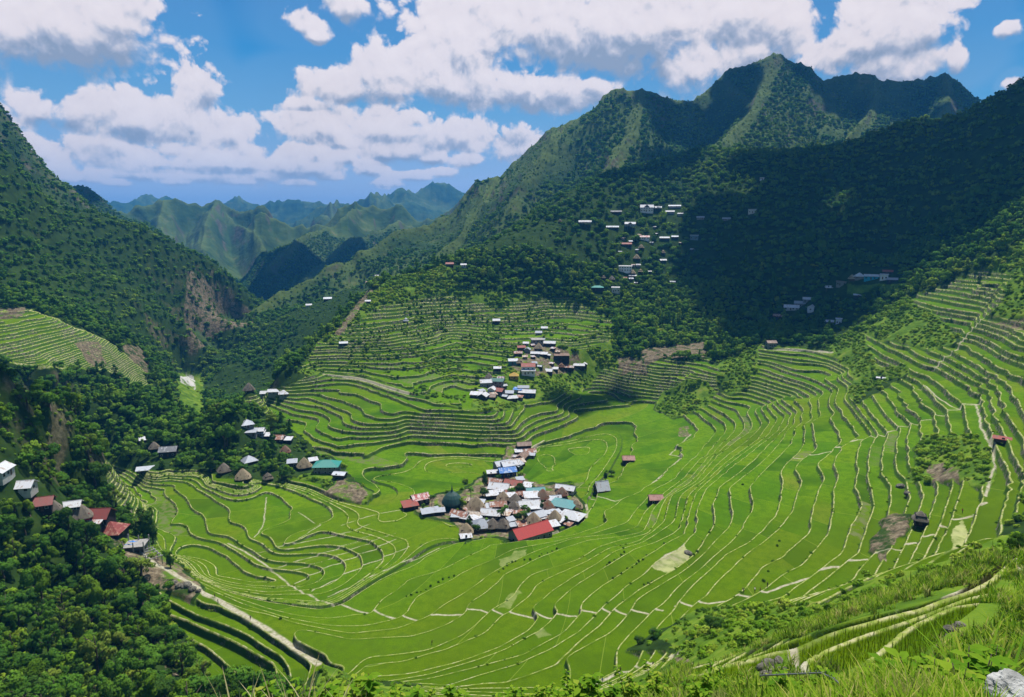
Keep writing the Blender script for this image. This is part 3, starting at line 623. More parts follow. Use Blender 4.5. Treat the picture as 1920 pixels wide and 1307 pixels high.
# ------------------------------------------------------------------ land materials
def ground_material():
    m, w = mat('land')
    pos = w.n('ShaderNodeNewGeometry').outputs['Position']
    lev, gr, arc, ter, bare, path = (w.attr(a).outputs['Fac'] for a in ('level', 'grad', 'arc', 'terrace', 'bare', 'path'))
    cell_l = w.m('FLOOR', lev)
    f = w.m('SUBTRACT', lev, cell_l)
    d_low = w.m('DIVIDE', f, gr)                                   # metres from the outer lip
    d_high = w.m('DIVIDE', w.m('SUBTRACT', 1.0, f), gr)            # metres from the wall above
    hsh = w.n('ShaderNodeTexWhiteNoise', {'W': cell_l}, noise_dimensions='1D').outputs['Value']
    ln = w.m('ADD', 22.0, w.m('MULTIPLY', hsh, 30.0))
    s = w.m('ADD', w.m('DIVIDE', arc, ln), w.m('MULTIPLY', hsh, 17.0))
    cell_s = w.m('FLOOR', s)
    fs = w.m('SUBTRACT', s, cell_s)
    rnd = w.n('ShaderNodeTexWhiteNoise', {'Vector': w.n('ShaderNodeCombineXYZ', {0: cell_l, 1: cell_s})}, noise_dimensions='3D')
    r1 = rnd.outputs['Value']; r3 = w.n('ShaderNodeSeparateColor', {0: rnd.outputs['Color']})
    # rice: one tone per paddy, faint patches and planting rows inside it
    n_big = w.noise(pos, 0.05, 3); n_mid = w.noise(pos, 0.35, 4); n_fine = w.noise(pos, 3.0, 3)
    rice = w.ramp(r1, [(0.0, (0.026, 0.085, 0.001)), (0.18, (0.048, 0.13, 0.001)), (0.4, (0.07, 0.18, 0.001)), (0.7, (0.115, 0.235, 0.002)), (0.92, (0.165, 0.26, 0.003)), (1.0, (0.19, 0.235, 0.02))])
    rice = w.mix(w.ss(n_big, 0.35, 0.7), rice, (0.125, 0.235, 0.001))
    rice = w.mix(w.m('MULTIPLY', w.ss(n_mid, 0.38, 0.7), 0.55), rice, (0.045, 0.115, 0.002))
    rice = w.mix(w.m('MULTIPLY', w.ss(n_fine, 0.4, 0.62), 0.5), rice, (0.038, 0.10, 0.002))
    rice = w.mix(w.m('MULTIPLY', w.ss(w.noise(pos, 0.013, 3), 0.42, 0.62), 0.45), rice, (0.095, 0.145, 0.002))
    py = w.n('ShaderNodeSeparateXYZ', {0: pos}).outputs[1]
    rice = w.mix(w.m('MULTIPLY', w.ss(w.m('ADD', py, w.m('MULTIPLY', n_big, 60.0)), 190.0, 330.0, 1.0, 0.0), 0.62), rice, (0.068, 0.118, 0.002))
    wet = w.m('MULTIPLY', w.ss(r3.outputs[1], 0.965, 0.975), w.ss(n_mid, 0.4, 0.6))
    rice = w.mix(w.m('MULTIPLY', wet, 0.7), rice, (0.16, 0.17, 0.075))
    rice = w.mix(w.m('MULTIPLY', w.attr('pale').outputs['Fac'], w.ss(n_mid, 0.25, 0.6, 0.3, 0.95)), rice, w.mix(w.ss(n_big, 0.4, 0.6), (0.40, 0.42, 0.17), (0.30, 0.28, 0.17)))
    # lip of each terrace, cross dykes, walls
    lip_n = w.noise(pos, 0.7, 5, 0.65)
    lip_col = w.ramp(lip_n, [(0.3, (0.10, 0.19, 0.015)), (0.46, (0.27, 0.31, 0.07)), (0.58, (0.42, 0.40, 0.2)), (0.68, (0.50, 0.47, 0.32))])
    lip = w.m('MULTIPLY', w.m('SUBTRACT', 1.0, w.ss(d_low, 0.3, 0.52)), w.ss(w.noise(pos, 0.16, 4), 0.34, 0.5, 0.15, 1.0))
    dyke = w.m('MULTIPLY', w.m('LESS_THAN', w.m('MULTIPLY', fs, ln), 0.28), w.m('LESS_THAN', r3.outputs[0], 0.7))
    col = w.mix(w.m('MULTIPLY', dyke, 0.75), rice, (0.2, 0.27, 0.04))
    col = w.mix(lip, col, lip_col)
    stone = w.ramp(w.n('ShaderNodeTexVoronoi', {'Vector': pos, 'Scale': 1.4, 'Randomness': 1.0}).outputs['Color'], [(0.1, (0.07, 0.062, 0.046)), (0.5, (0.145, 0.13, 0.10)), (0.9, (0.25, 0.23, 0.18))])
    moss = w.mix(w.ss(w.noise(pos, 0.6, 4), 0.38, 0.56), stone, (0.042, 0.085, 0.012))
    moss = w.mix(w.ss(w.noise(pos, 0.05, 3), 0.4, 0.62), moss, (0.05, 0.11, 0.012))
    nz = w.n('ShaderNodeSeparateXYZ', {0: w.n('ShaderNodeNewGeometry').outputs['True Normal']}).outputs[2]
    wall = w.m('MULTIPLY', w.m('LESS_THAN', nz, 0.74), w.m('GREATER_THAN', d_low, 0.3))
    col = w.mix(wall, col, moss)
    # rough slopes between the terraces
    gn = w.noise(pos, 0.14, 5, 0.6)
    grass = w.ramp(gn, [(0.3, (0.045, 0.095, 0.01)), (0.48, (0.09, 0.17, 0.014)), (0.6, (0.15, 0.23, 0.02)), (0.75, (0.23, 0.23, 0.06))])
    dirt = w.ramp(w.noise(pos, 0.5, 5, 0.65), [(0.3, (0.06, 0.048, 0.033)), (0.5, (0.16, 0.125, 0.08)), (0.7, (0.33, 0.275, 0.18))])
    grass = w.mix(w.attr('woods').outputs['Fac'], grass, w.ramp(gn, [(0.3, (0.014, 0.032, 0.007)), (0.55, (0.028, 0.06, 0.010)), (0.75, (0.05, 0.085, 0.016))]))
    steep = w.m('MULTIPLY', w.ss(nz, 0.34, 0.52, 1.0, 0.0), w.ss(w.noise(pos, 0.06, 4), 0.46, 0.6))
    slope = w.mix(w.m('MULTIPLY', steep, 0.6), grass, dirt)
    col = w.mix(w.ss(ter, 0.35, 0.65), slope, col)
    col = w.mix(w.m('MULTIPLY', bare, w.ss(w.noise(pos, 0.15, 6, 0.7), 0.40, 0.52)), col, dirt)
    pcol = w.ramp(w.noise(pos, 1.2, 4), [(0.3, (0.28, 0.25, 0.15)), (0.55, (0.42, 0.39, 0.28)), (0.75, (0.55, 0.51, 0.41))])
    col = w.mix(w.m('MULTIPLY', path, w.ss(w.noise(pos, 0.25, 3), 0.28, 0.46, 0.25, 1.0)), col, pcol)
    rv = w.attr('river').outputs['Fac']
    col = w.mix(w.m('MULTIPLY', rv, w.ss(w.noise(pos, 0.12, 4), 0.4, 0.55)), col, (0.55, 0.53, 0.5))
    finish(w, col, 0.9, n_fine, 0.25, 0.3, 0.05)
    return m
def mountain_material():
    m, w = mat('mountainside')
    pos = w.n('ShaderNodeNewGeometry').outputs['Position']
    nrm = w.n('ShaderNodeSeparateXYZ', {0: w.n('ShaderNodeNewGeometry').outputs['Normal']}).outputs[2]
    big = w.noise(pos, 0.004, 5, 0.6); mid = w.noise(pos, 0.02, 5, 0.6); can = w.n('ShaderNodeTexVoronoi', {'Vector': pos, 'Scale': 0.085}).outputs['Distance']
    forest = w.ramp(mid, [(0.3, (0.013, 0.036, 0.012)), (0.5, (0.026, 0.062, 0.016)), (0.7, (0.05, 0.095, 0.02))])
    meadow = w.ramp(w.noise(pos, 0.03, 4), [(0.3, (0.042, 0.08, 0.017)), (0.6, (0.078, 0.12, 0.028)), (0.75, (0.15, 0.155, 0.06))])
    col = w.mix(w.ss(big, 0.42, 0.58), forest, meadow)
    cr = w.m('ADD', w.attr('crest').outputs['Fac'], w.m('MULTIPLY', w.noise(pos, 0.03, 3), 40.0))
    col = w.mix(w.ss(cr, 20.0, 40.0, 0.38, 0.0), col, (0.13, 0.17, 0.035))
    rock = w.m('MULTIPLY', w.ss(nrm, 0.55, 0.78, 1.0, 0.0), w.ss(w.noise(pos, 0.01, 4), 0.52, 0.62))
    col = w.mix(w.m('MULTIPLY', rock, 0.7), col, w.ramp(w.noise(pos, 0.05, 5, 0.7), [(0.3, (0.05, 0.045, 0.04)), (0.6, (0.14, 0.11, 0.085)), (0.75, (0.2, 0.16, 0.11))]))
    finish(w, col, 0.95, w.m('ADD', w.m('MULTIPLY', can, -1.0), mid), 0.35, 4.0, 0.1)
    return m
M_LAND = ground_material(); M_MOUNT = mountain_material()
# ------------------------------------------------------------------ leaves and crowns
def leaf_material(name, stops, gain=1.55, transl=0.25):
    m, w = mat(name); stops = [(p, tuple(x * gain for x in c)) for p, c in stops]
    oi = w.n('ShaderNodeObjectInfo').outputs['Random']
    tone = w.attr('tone', 'INSTANCER').outputs['Fac']
    pos = w.n('ShaderNodeNewGeometry').outputs['Position']
    rnd = w.attr('leaf').outputs['Fac']
    k = w.m('ADD', w.m('MULTIPLY', oi, 0.55), w.m('MULTIPLY', w.noise(pos, 0.02, 3), 0.45))
    col = w.ramp(k, stops)
    col = w.mix(tone, col, w.ramp(k, [(0.1, (0.12, 0.27, 0.014)), (0.4, (0.21, 0.38, 0.02)), (0.7, (0.34, 0.46, 0.04)), (0.95, (0.45, 0.46, 0.11))]))
    col = w.mix(w.ss(rnd, 0.0, 1.0, 0.0, 0.55), col, w.mix(0.5, col, (0.16, 0.22, 0.02)))
    out = w.n('ShaderNodeVectorTransform', {0: w.attr('out').outputs['Vector']}, vector_type='NORMAL', convert_from='OBJECT', convert_to='WORLD').outputs[0]
    geo = w.n('ShaderNodeNewGeometry').outputs['Normal']
    nr = w.n('ShaderNodeVectorMath', {0: w.n('ShaderNodeVectorMath', {0: out, 1: w.n('ShaderNodeVectorMath', {0: geo, 1: (0.45,) * 3}, operation='MULTIPLY').outputs[0]}, operation='ADD').outputs[0]}, operation='NORMALIZE').outputs[0]
    d = w.n('ShaderNodeBsdfDiffuse', {'Color': col, 'Normal': nr})
    t = w.n('ShaderNodeBsdfTranslucent', {'Color': col, 'Normal': nr})
    w.n('ShaderNodeOutputMaterial', {'Surface': w.n('ShaderNodeMixShader', {0: transl, 1: d, 2: t})})
    return m
FOREST_STOPS = [(0.15, (0.022, 0.072, 0.012)), (0.4, (0.042, 0.12, 0.016)), (0.6, (0.068, 0.165, 0.018)), (0.8, (0.105, 0.205, 0.022)), (0.95, (0.16, 0.22, 0.04))]
M_LEAF = leaf_material('foliage', FOREST_STOPS)
def bark_material():
    m, w = mat('bark')
    pos = w.n('ShaderNodeTexCoord').outputs['Object']
    c = w.ramp(w.noise(pos, 3.0, 4), [(0.3, (0.05, 0.038, 0.026)), (0.6, (0.13, 0.105, 0.08)), (0.8, (0.2, 0.18, 0.15))])
    finish(w, c, 0.9, w.noise(pos, 9.0, 3), 0.5, 0.05)
    return m
M_BARK = bark_material()

def mesh_from(name, co, faces, material, smooth_=False, attr=None, out=None):
    me = bpy.data.meshes.new(name)
    co = np.asarray(co, np.float32); faces = np.asarray(faces, np.int32); n = faces.shape[1]
    me.vertices.add(len(co)); me.vertices.foreach_set('co', co.ravel())
    me.loops.add(faces.size); me.loops.foreach_set('vertex_index', faces.ravel())
    me.polygons.add(len(faces)); me.polygons.foreach_set('loop_start', np.arange(0, faces.size, n, dtype=np.int32))
    if smooth_: me.polygons.foreach_set('use_smooth', np.ones(len(faces), bool))
    if attr is not None:
        a = me.attributes.new('leaf', 'FLOAT', 'POINT'); a.data.foreach_set('value', np.asarray(attr, np.float32))
    if out is not None:
        a = me.attributes.new('out', 'FLOAT_VECTOR', 'POINT'); a.data.foreach_set('vector', np.asarray(out, np.float32).ravel())
    me.materials.append(material)
    me.update(calc_edges=True)
    return me
def leaf_cloud(rng, centres, radii_, n_per, size, flat=0.85, droop=0.0, keep=0.86):
    """leaf quads on the outsides of a set of lumps"""
    co, fa, at, ou = [], [], [], []
    mid = np.mean(centres, 0) - np.array([0, 0, 0.45])
    for (c, r) in zip(centres, radii_):
        n = max(6, int(n_per * (r / np.mean(radii_)) ** 2))
        d = rng.normal(size=(n * 2, 3)); d /= np.linalg.norm(d, axis=1)[:, None]
        d = d[(d[:, 2] > -0.55)][:n]
        p = c + d * np.array([1, 1, flat]) * (r * rng.uniform(0.72, 1.06, len(d)))[:, None]
        nr = d + rng.normal(size=d.shape) * 0.55 + np.array([0, 0, 0.25]); nr /= np.linalg.norm(nr, axis=1)[:, None]
        t = np.cross(nr, rng.normal(size=d.shape)); t /= np.linalg.norm(t, axis=1)[:, None]
        b = np.cross(nr, t)
        s = size * rng.uniform(0.6, 1.35, len(d))[:, None]
        q = np.stack([p - t * s, p - b * s * 0.62, p + t * s - nr * s * droop, p + b * s * 0.62], 1)
        k = len(co) * 0
        base = sum(len(x) for x in co)
        co.append(q.reshape(-1, 3)); fa.append(np.arange(len(d) * 4).reshape(-1, 4) + base)
        at.append(np.repeat(rng.random(len(d)), 4))
        g = p - mid; g /= np.linalg.norm(g, axis=1)[:, None] + 1e-6
        ou.append(np.repeat(d * 0.6 + g * 0.5, 4, axis=0))
    return np.concatenate(co), np.concatenate(fa), np.concatenate(at), np.concatenate(ou)
def crown_lumps(rng, kind):
    cs, rs = [], []
    if kind == 'round':
        for i in range(9):
            a = rng.uniform(0, 6.28); q = math.sqrt(rng.random()) * 0.72
            cs.append((q * math.cos(a), q * math.sin(a), rng.uniform(0.25, 0.95) * (1 - 0.45 * q) + 0.15)); rs.append(rng.uniform(0.26, 0.44))
    elif kind == 'tall':
        for i in range(10):
            z = rng.uniform(0.15, 1.9); q = rng.random() * 0.5 * (1 - abs(z - 0.8) / 1.6); a = rng.uniform(0, 6.28)
            cs.append((q * math.cos(a), q * math.sin(a), z)); rs.append(rng.uniform(0.26, 0.4) * (1.15 - z * 0.3))
    elif kind == 'wide':
        for i in range(11):
            a = rng.uniform(0, 6.28); q = math.sqrt(rng.random()) * 0.95
            cs.append((q * math.cos(a), q * math.sin(a), rng.uniform(0.35, 0.7))); rs.append(rng.uniform(0.22, 0.36))
    elif kind == 'sparse':                         # open crown of separate sprays
        for i in range(16):
            a = rng.uniform(0, 6.28); q = math.sqrt(rng.random()) * 0.85
            cs.append((q * math.cos(a), q * math.sin(a), rng.uniform(0.2, 1.3) * (1 - 0.3 * q))); rs.append(rng.uniform(0.13, 0.24))
    else:                                          # bush
        for i in range(6):
            a = rng.uniform(0, 6.28); q = rng.random() * 0.6
            cs.append((q * math.cos(a), q * math.sin(a), rng.uniform(0.1, 0.5))); rs.append(rng.uniform(0.3, 0.5))
    return np.array(cs), np.array(rs)
def make_crown(seed, kind, n_per, size, material=None, name='crown'):
    rng = np.random.default_rng(seed)
    cs, rs = crown_lumps(rng, kind)
    co, fa, at, ou = leaf_cloud(rng, cs, rs, n_per, size)
    return mesh_from(name, co, fa, material or M_LEAF, False, at, ou)

# where the plants stand
def scatter(spacing, r0, r1, seed):
    rng = np.random.default_rng(seed)
    xm = r1 * math.sin(math.radians(51))
    gx = np.arange(-xm, xm, spacing); gy = np.arange(0, r1, spacing)
    xx, yy = np.meshgrid(gx, gy); xx = xx.ravel(); yy = yy.ravel()
    xx = xx + rng.uniform(-0.5, 0.5, xx.shape) * spacing; yy = yy + rng.uniform(-0.5, 0.5, yy.shape) * spacing
    r = np.hypot(xx, yy); az = np.arctan2(xx, yy)
    k = (r > r0) & (r < r1) & (np.abs(az) < math.radians(50.5))
    return xx[k], yy[k], r[k], az[k], rng
def sample(F, r, az):
    i = np.interp(r, RR, np.arange(nR)); j = (az - AZ[0]) / (AZ[1] - AZ[0])
    i_ = np.clip(i.astype(int), 0, nR - 2); j_ = np.clip(j.astype(int), 0, nA - 2); a = i - i_; b = j - j_
    return (F[i_, j_] * (1 - b) + F[i_, j_ + 1] * b) * (1 - a) + (F[i_ + 1, j_] * (1 - b) + F[i_ + 1, j_ + 1] * b) * a
SHRUB = [[(1240,1190),(1300,1138),(1450,1126),(1600,1108),(1760,1050),(1900,1000),(1925,1040),(1830,1095),(1480,1205),(1300,1245)],
 [(1590,760),(1555,650),(1640,590),(1720,550),(1765,545),(1790,640),(1700,700),(1640,725)], [(1225,770),(1245,735),(1290,710),(1335,712),(1345,740),(1330,760),(1262,785)],
 [(1690,905),(1705,870),(1715,830),(1740,812),(1800,812),(1855,830),(1875,885),(1850,912),(1740,910)], [(1330,690),(1430,640),(1440,720),(1370,748)], [(1840,505),(1925,440),(1925,600),(1860,590),(1890,540)],
 [(560,700),(600,640),(720,532),(840,498),(870,540),(1000,556),(1140,600),(1165,690),(1100,745),(1000,772),(880,782),(780,742)],
 [(880,755),(950,690),(1060,690),(1100,735),(1060,770),(900,770)], [(600,930),(640,895),(700,930),(690,950),(640,945)], [(560,890),(640,890),(600,920),(540,905)],
 [(1500,680),(1560,650),(1600,690),(1590,740),(1530,700)], [(300,1000),(345,1085),(372,1105),(345,1100),(290,1040)], [(600,1245),(640,1255),(700,1270),(740,1320),(600,1320)], [(1275,800),(1300,770),(1330,790),(1300,815)]]
CLEAR = [[(330,698),(378,698),(390,790),(335,775)],[(765,945),(800,930),(850,930),(900,900),(930,880),(955,838),(985,835),(1000,845),(970,885),(1010,905),(1070,910),(1090,940),(1085,965),(1020,1000),(970,1010),(900,1005),(870,1010),(870,995),(850,980),(790,962)],
 [(960,690),(1010,640),(1080,660),(1095,690),(1060,700),(990,705)], [(885,755),(900,710),(940,705),(1000,725),(995,745),(940,760)],
 [(235,1000),(280,1020),(330,1060),(372,1100),(350,1105),(290,1068),(235,1050)], [(1590,535),(1690,530),(1690,545),(1590,550)]]
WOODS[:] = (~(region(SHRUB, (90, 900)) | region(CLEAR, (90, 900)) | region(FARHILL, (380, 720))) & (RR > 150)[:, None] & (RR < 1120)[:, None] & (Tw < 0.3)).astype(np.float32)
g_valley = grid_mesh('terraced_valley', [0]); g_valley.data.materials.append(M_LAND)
for nm, c in (('mountain', 1), ('mountain', 2), ('hills', 3), ('far_hills', 4)):
    g = grid_mesh(nm, [c]); g.data.materials.append(M_MOUNT)
AVOID = []                     # (x, y, radius) kept free of plants; filled by the houses
VIEW_FREE = []                 # the same for tall trees only
def keep_free(x, y, spots):
    k = np.ones(x.shape, bool)
    for ax, ay, ar in spots: k &= (x - ax) ** 2 + (y - ay) ** 2 > ar * ar
    return k
def polys(u, v, ps):
    r = np.zeros(u.shape, bool)
    for p in ps: r |= in_poly(u, v, p)
    return r
def plant_layer(spacing, r0, r1, seed):
    x, y, r, az, rng = scatter(spacing, r0, r1, seed)
    z = sample(Z, r, az); t = sample(Tw, r, az); b = sample(B, r, az); p = sample(PM, r, az); rv = sample(RV, r, az)
    u, v = project(np.stack([x, y, z], -1))
    wv = np.clip(1250 / r * 3, 1, 16)
    u2 = u + fbm(x / 11, y / 11, 151, 2) * wv; v2 = v + fbm(x / 11 + 9, y / 11, 152, 2) * wv
    shrub = polys(u2, v2, SHRUB); clear = polys(u2, v2, CLEAR)
    far = polys(u2, v2, FARHILL)
    low = keep_free(x, y, AVOID) & (p < 0.3) & (rv < 0.3)
    ok = low & keep_free(x, y, VIEW_FREE) & ~clear
    return dict(x=x, y=y, z=z, r=r, t=t, b=b, u=u2, v=v2, shrub=shrub, far=far, ok=ok, low=low, clear=clear, rng=rng)
def take(L, k):
    n = len(L['x'])
    return {q: (a[k] if isinstance(a, np.ndarray) and len(a) == n else a) for q, a in L.items()}
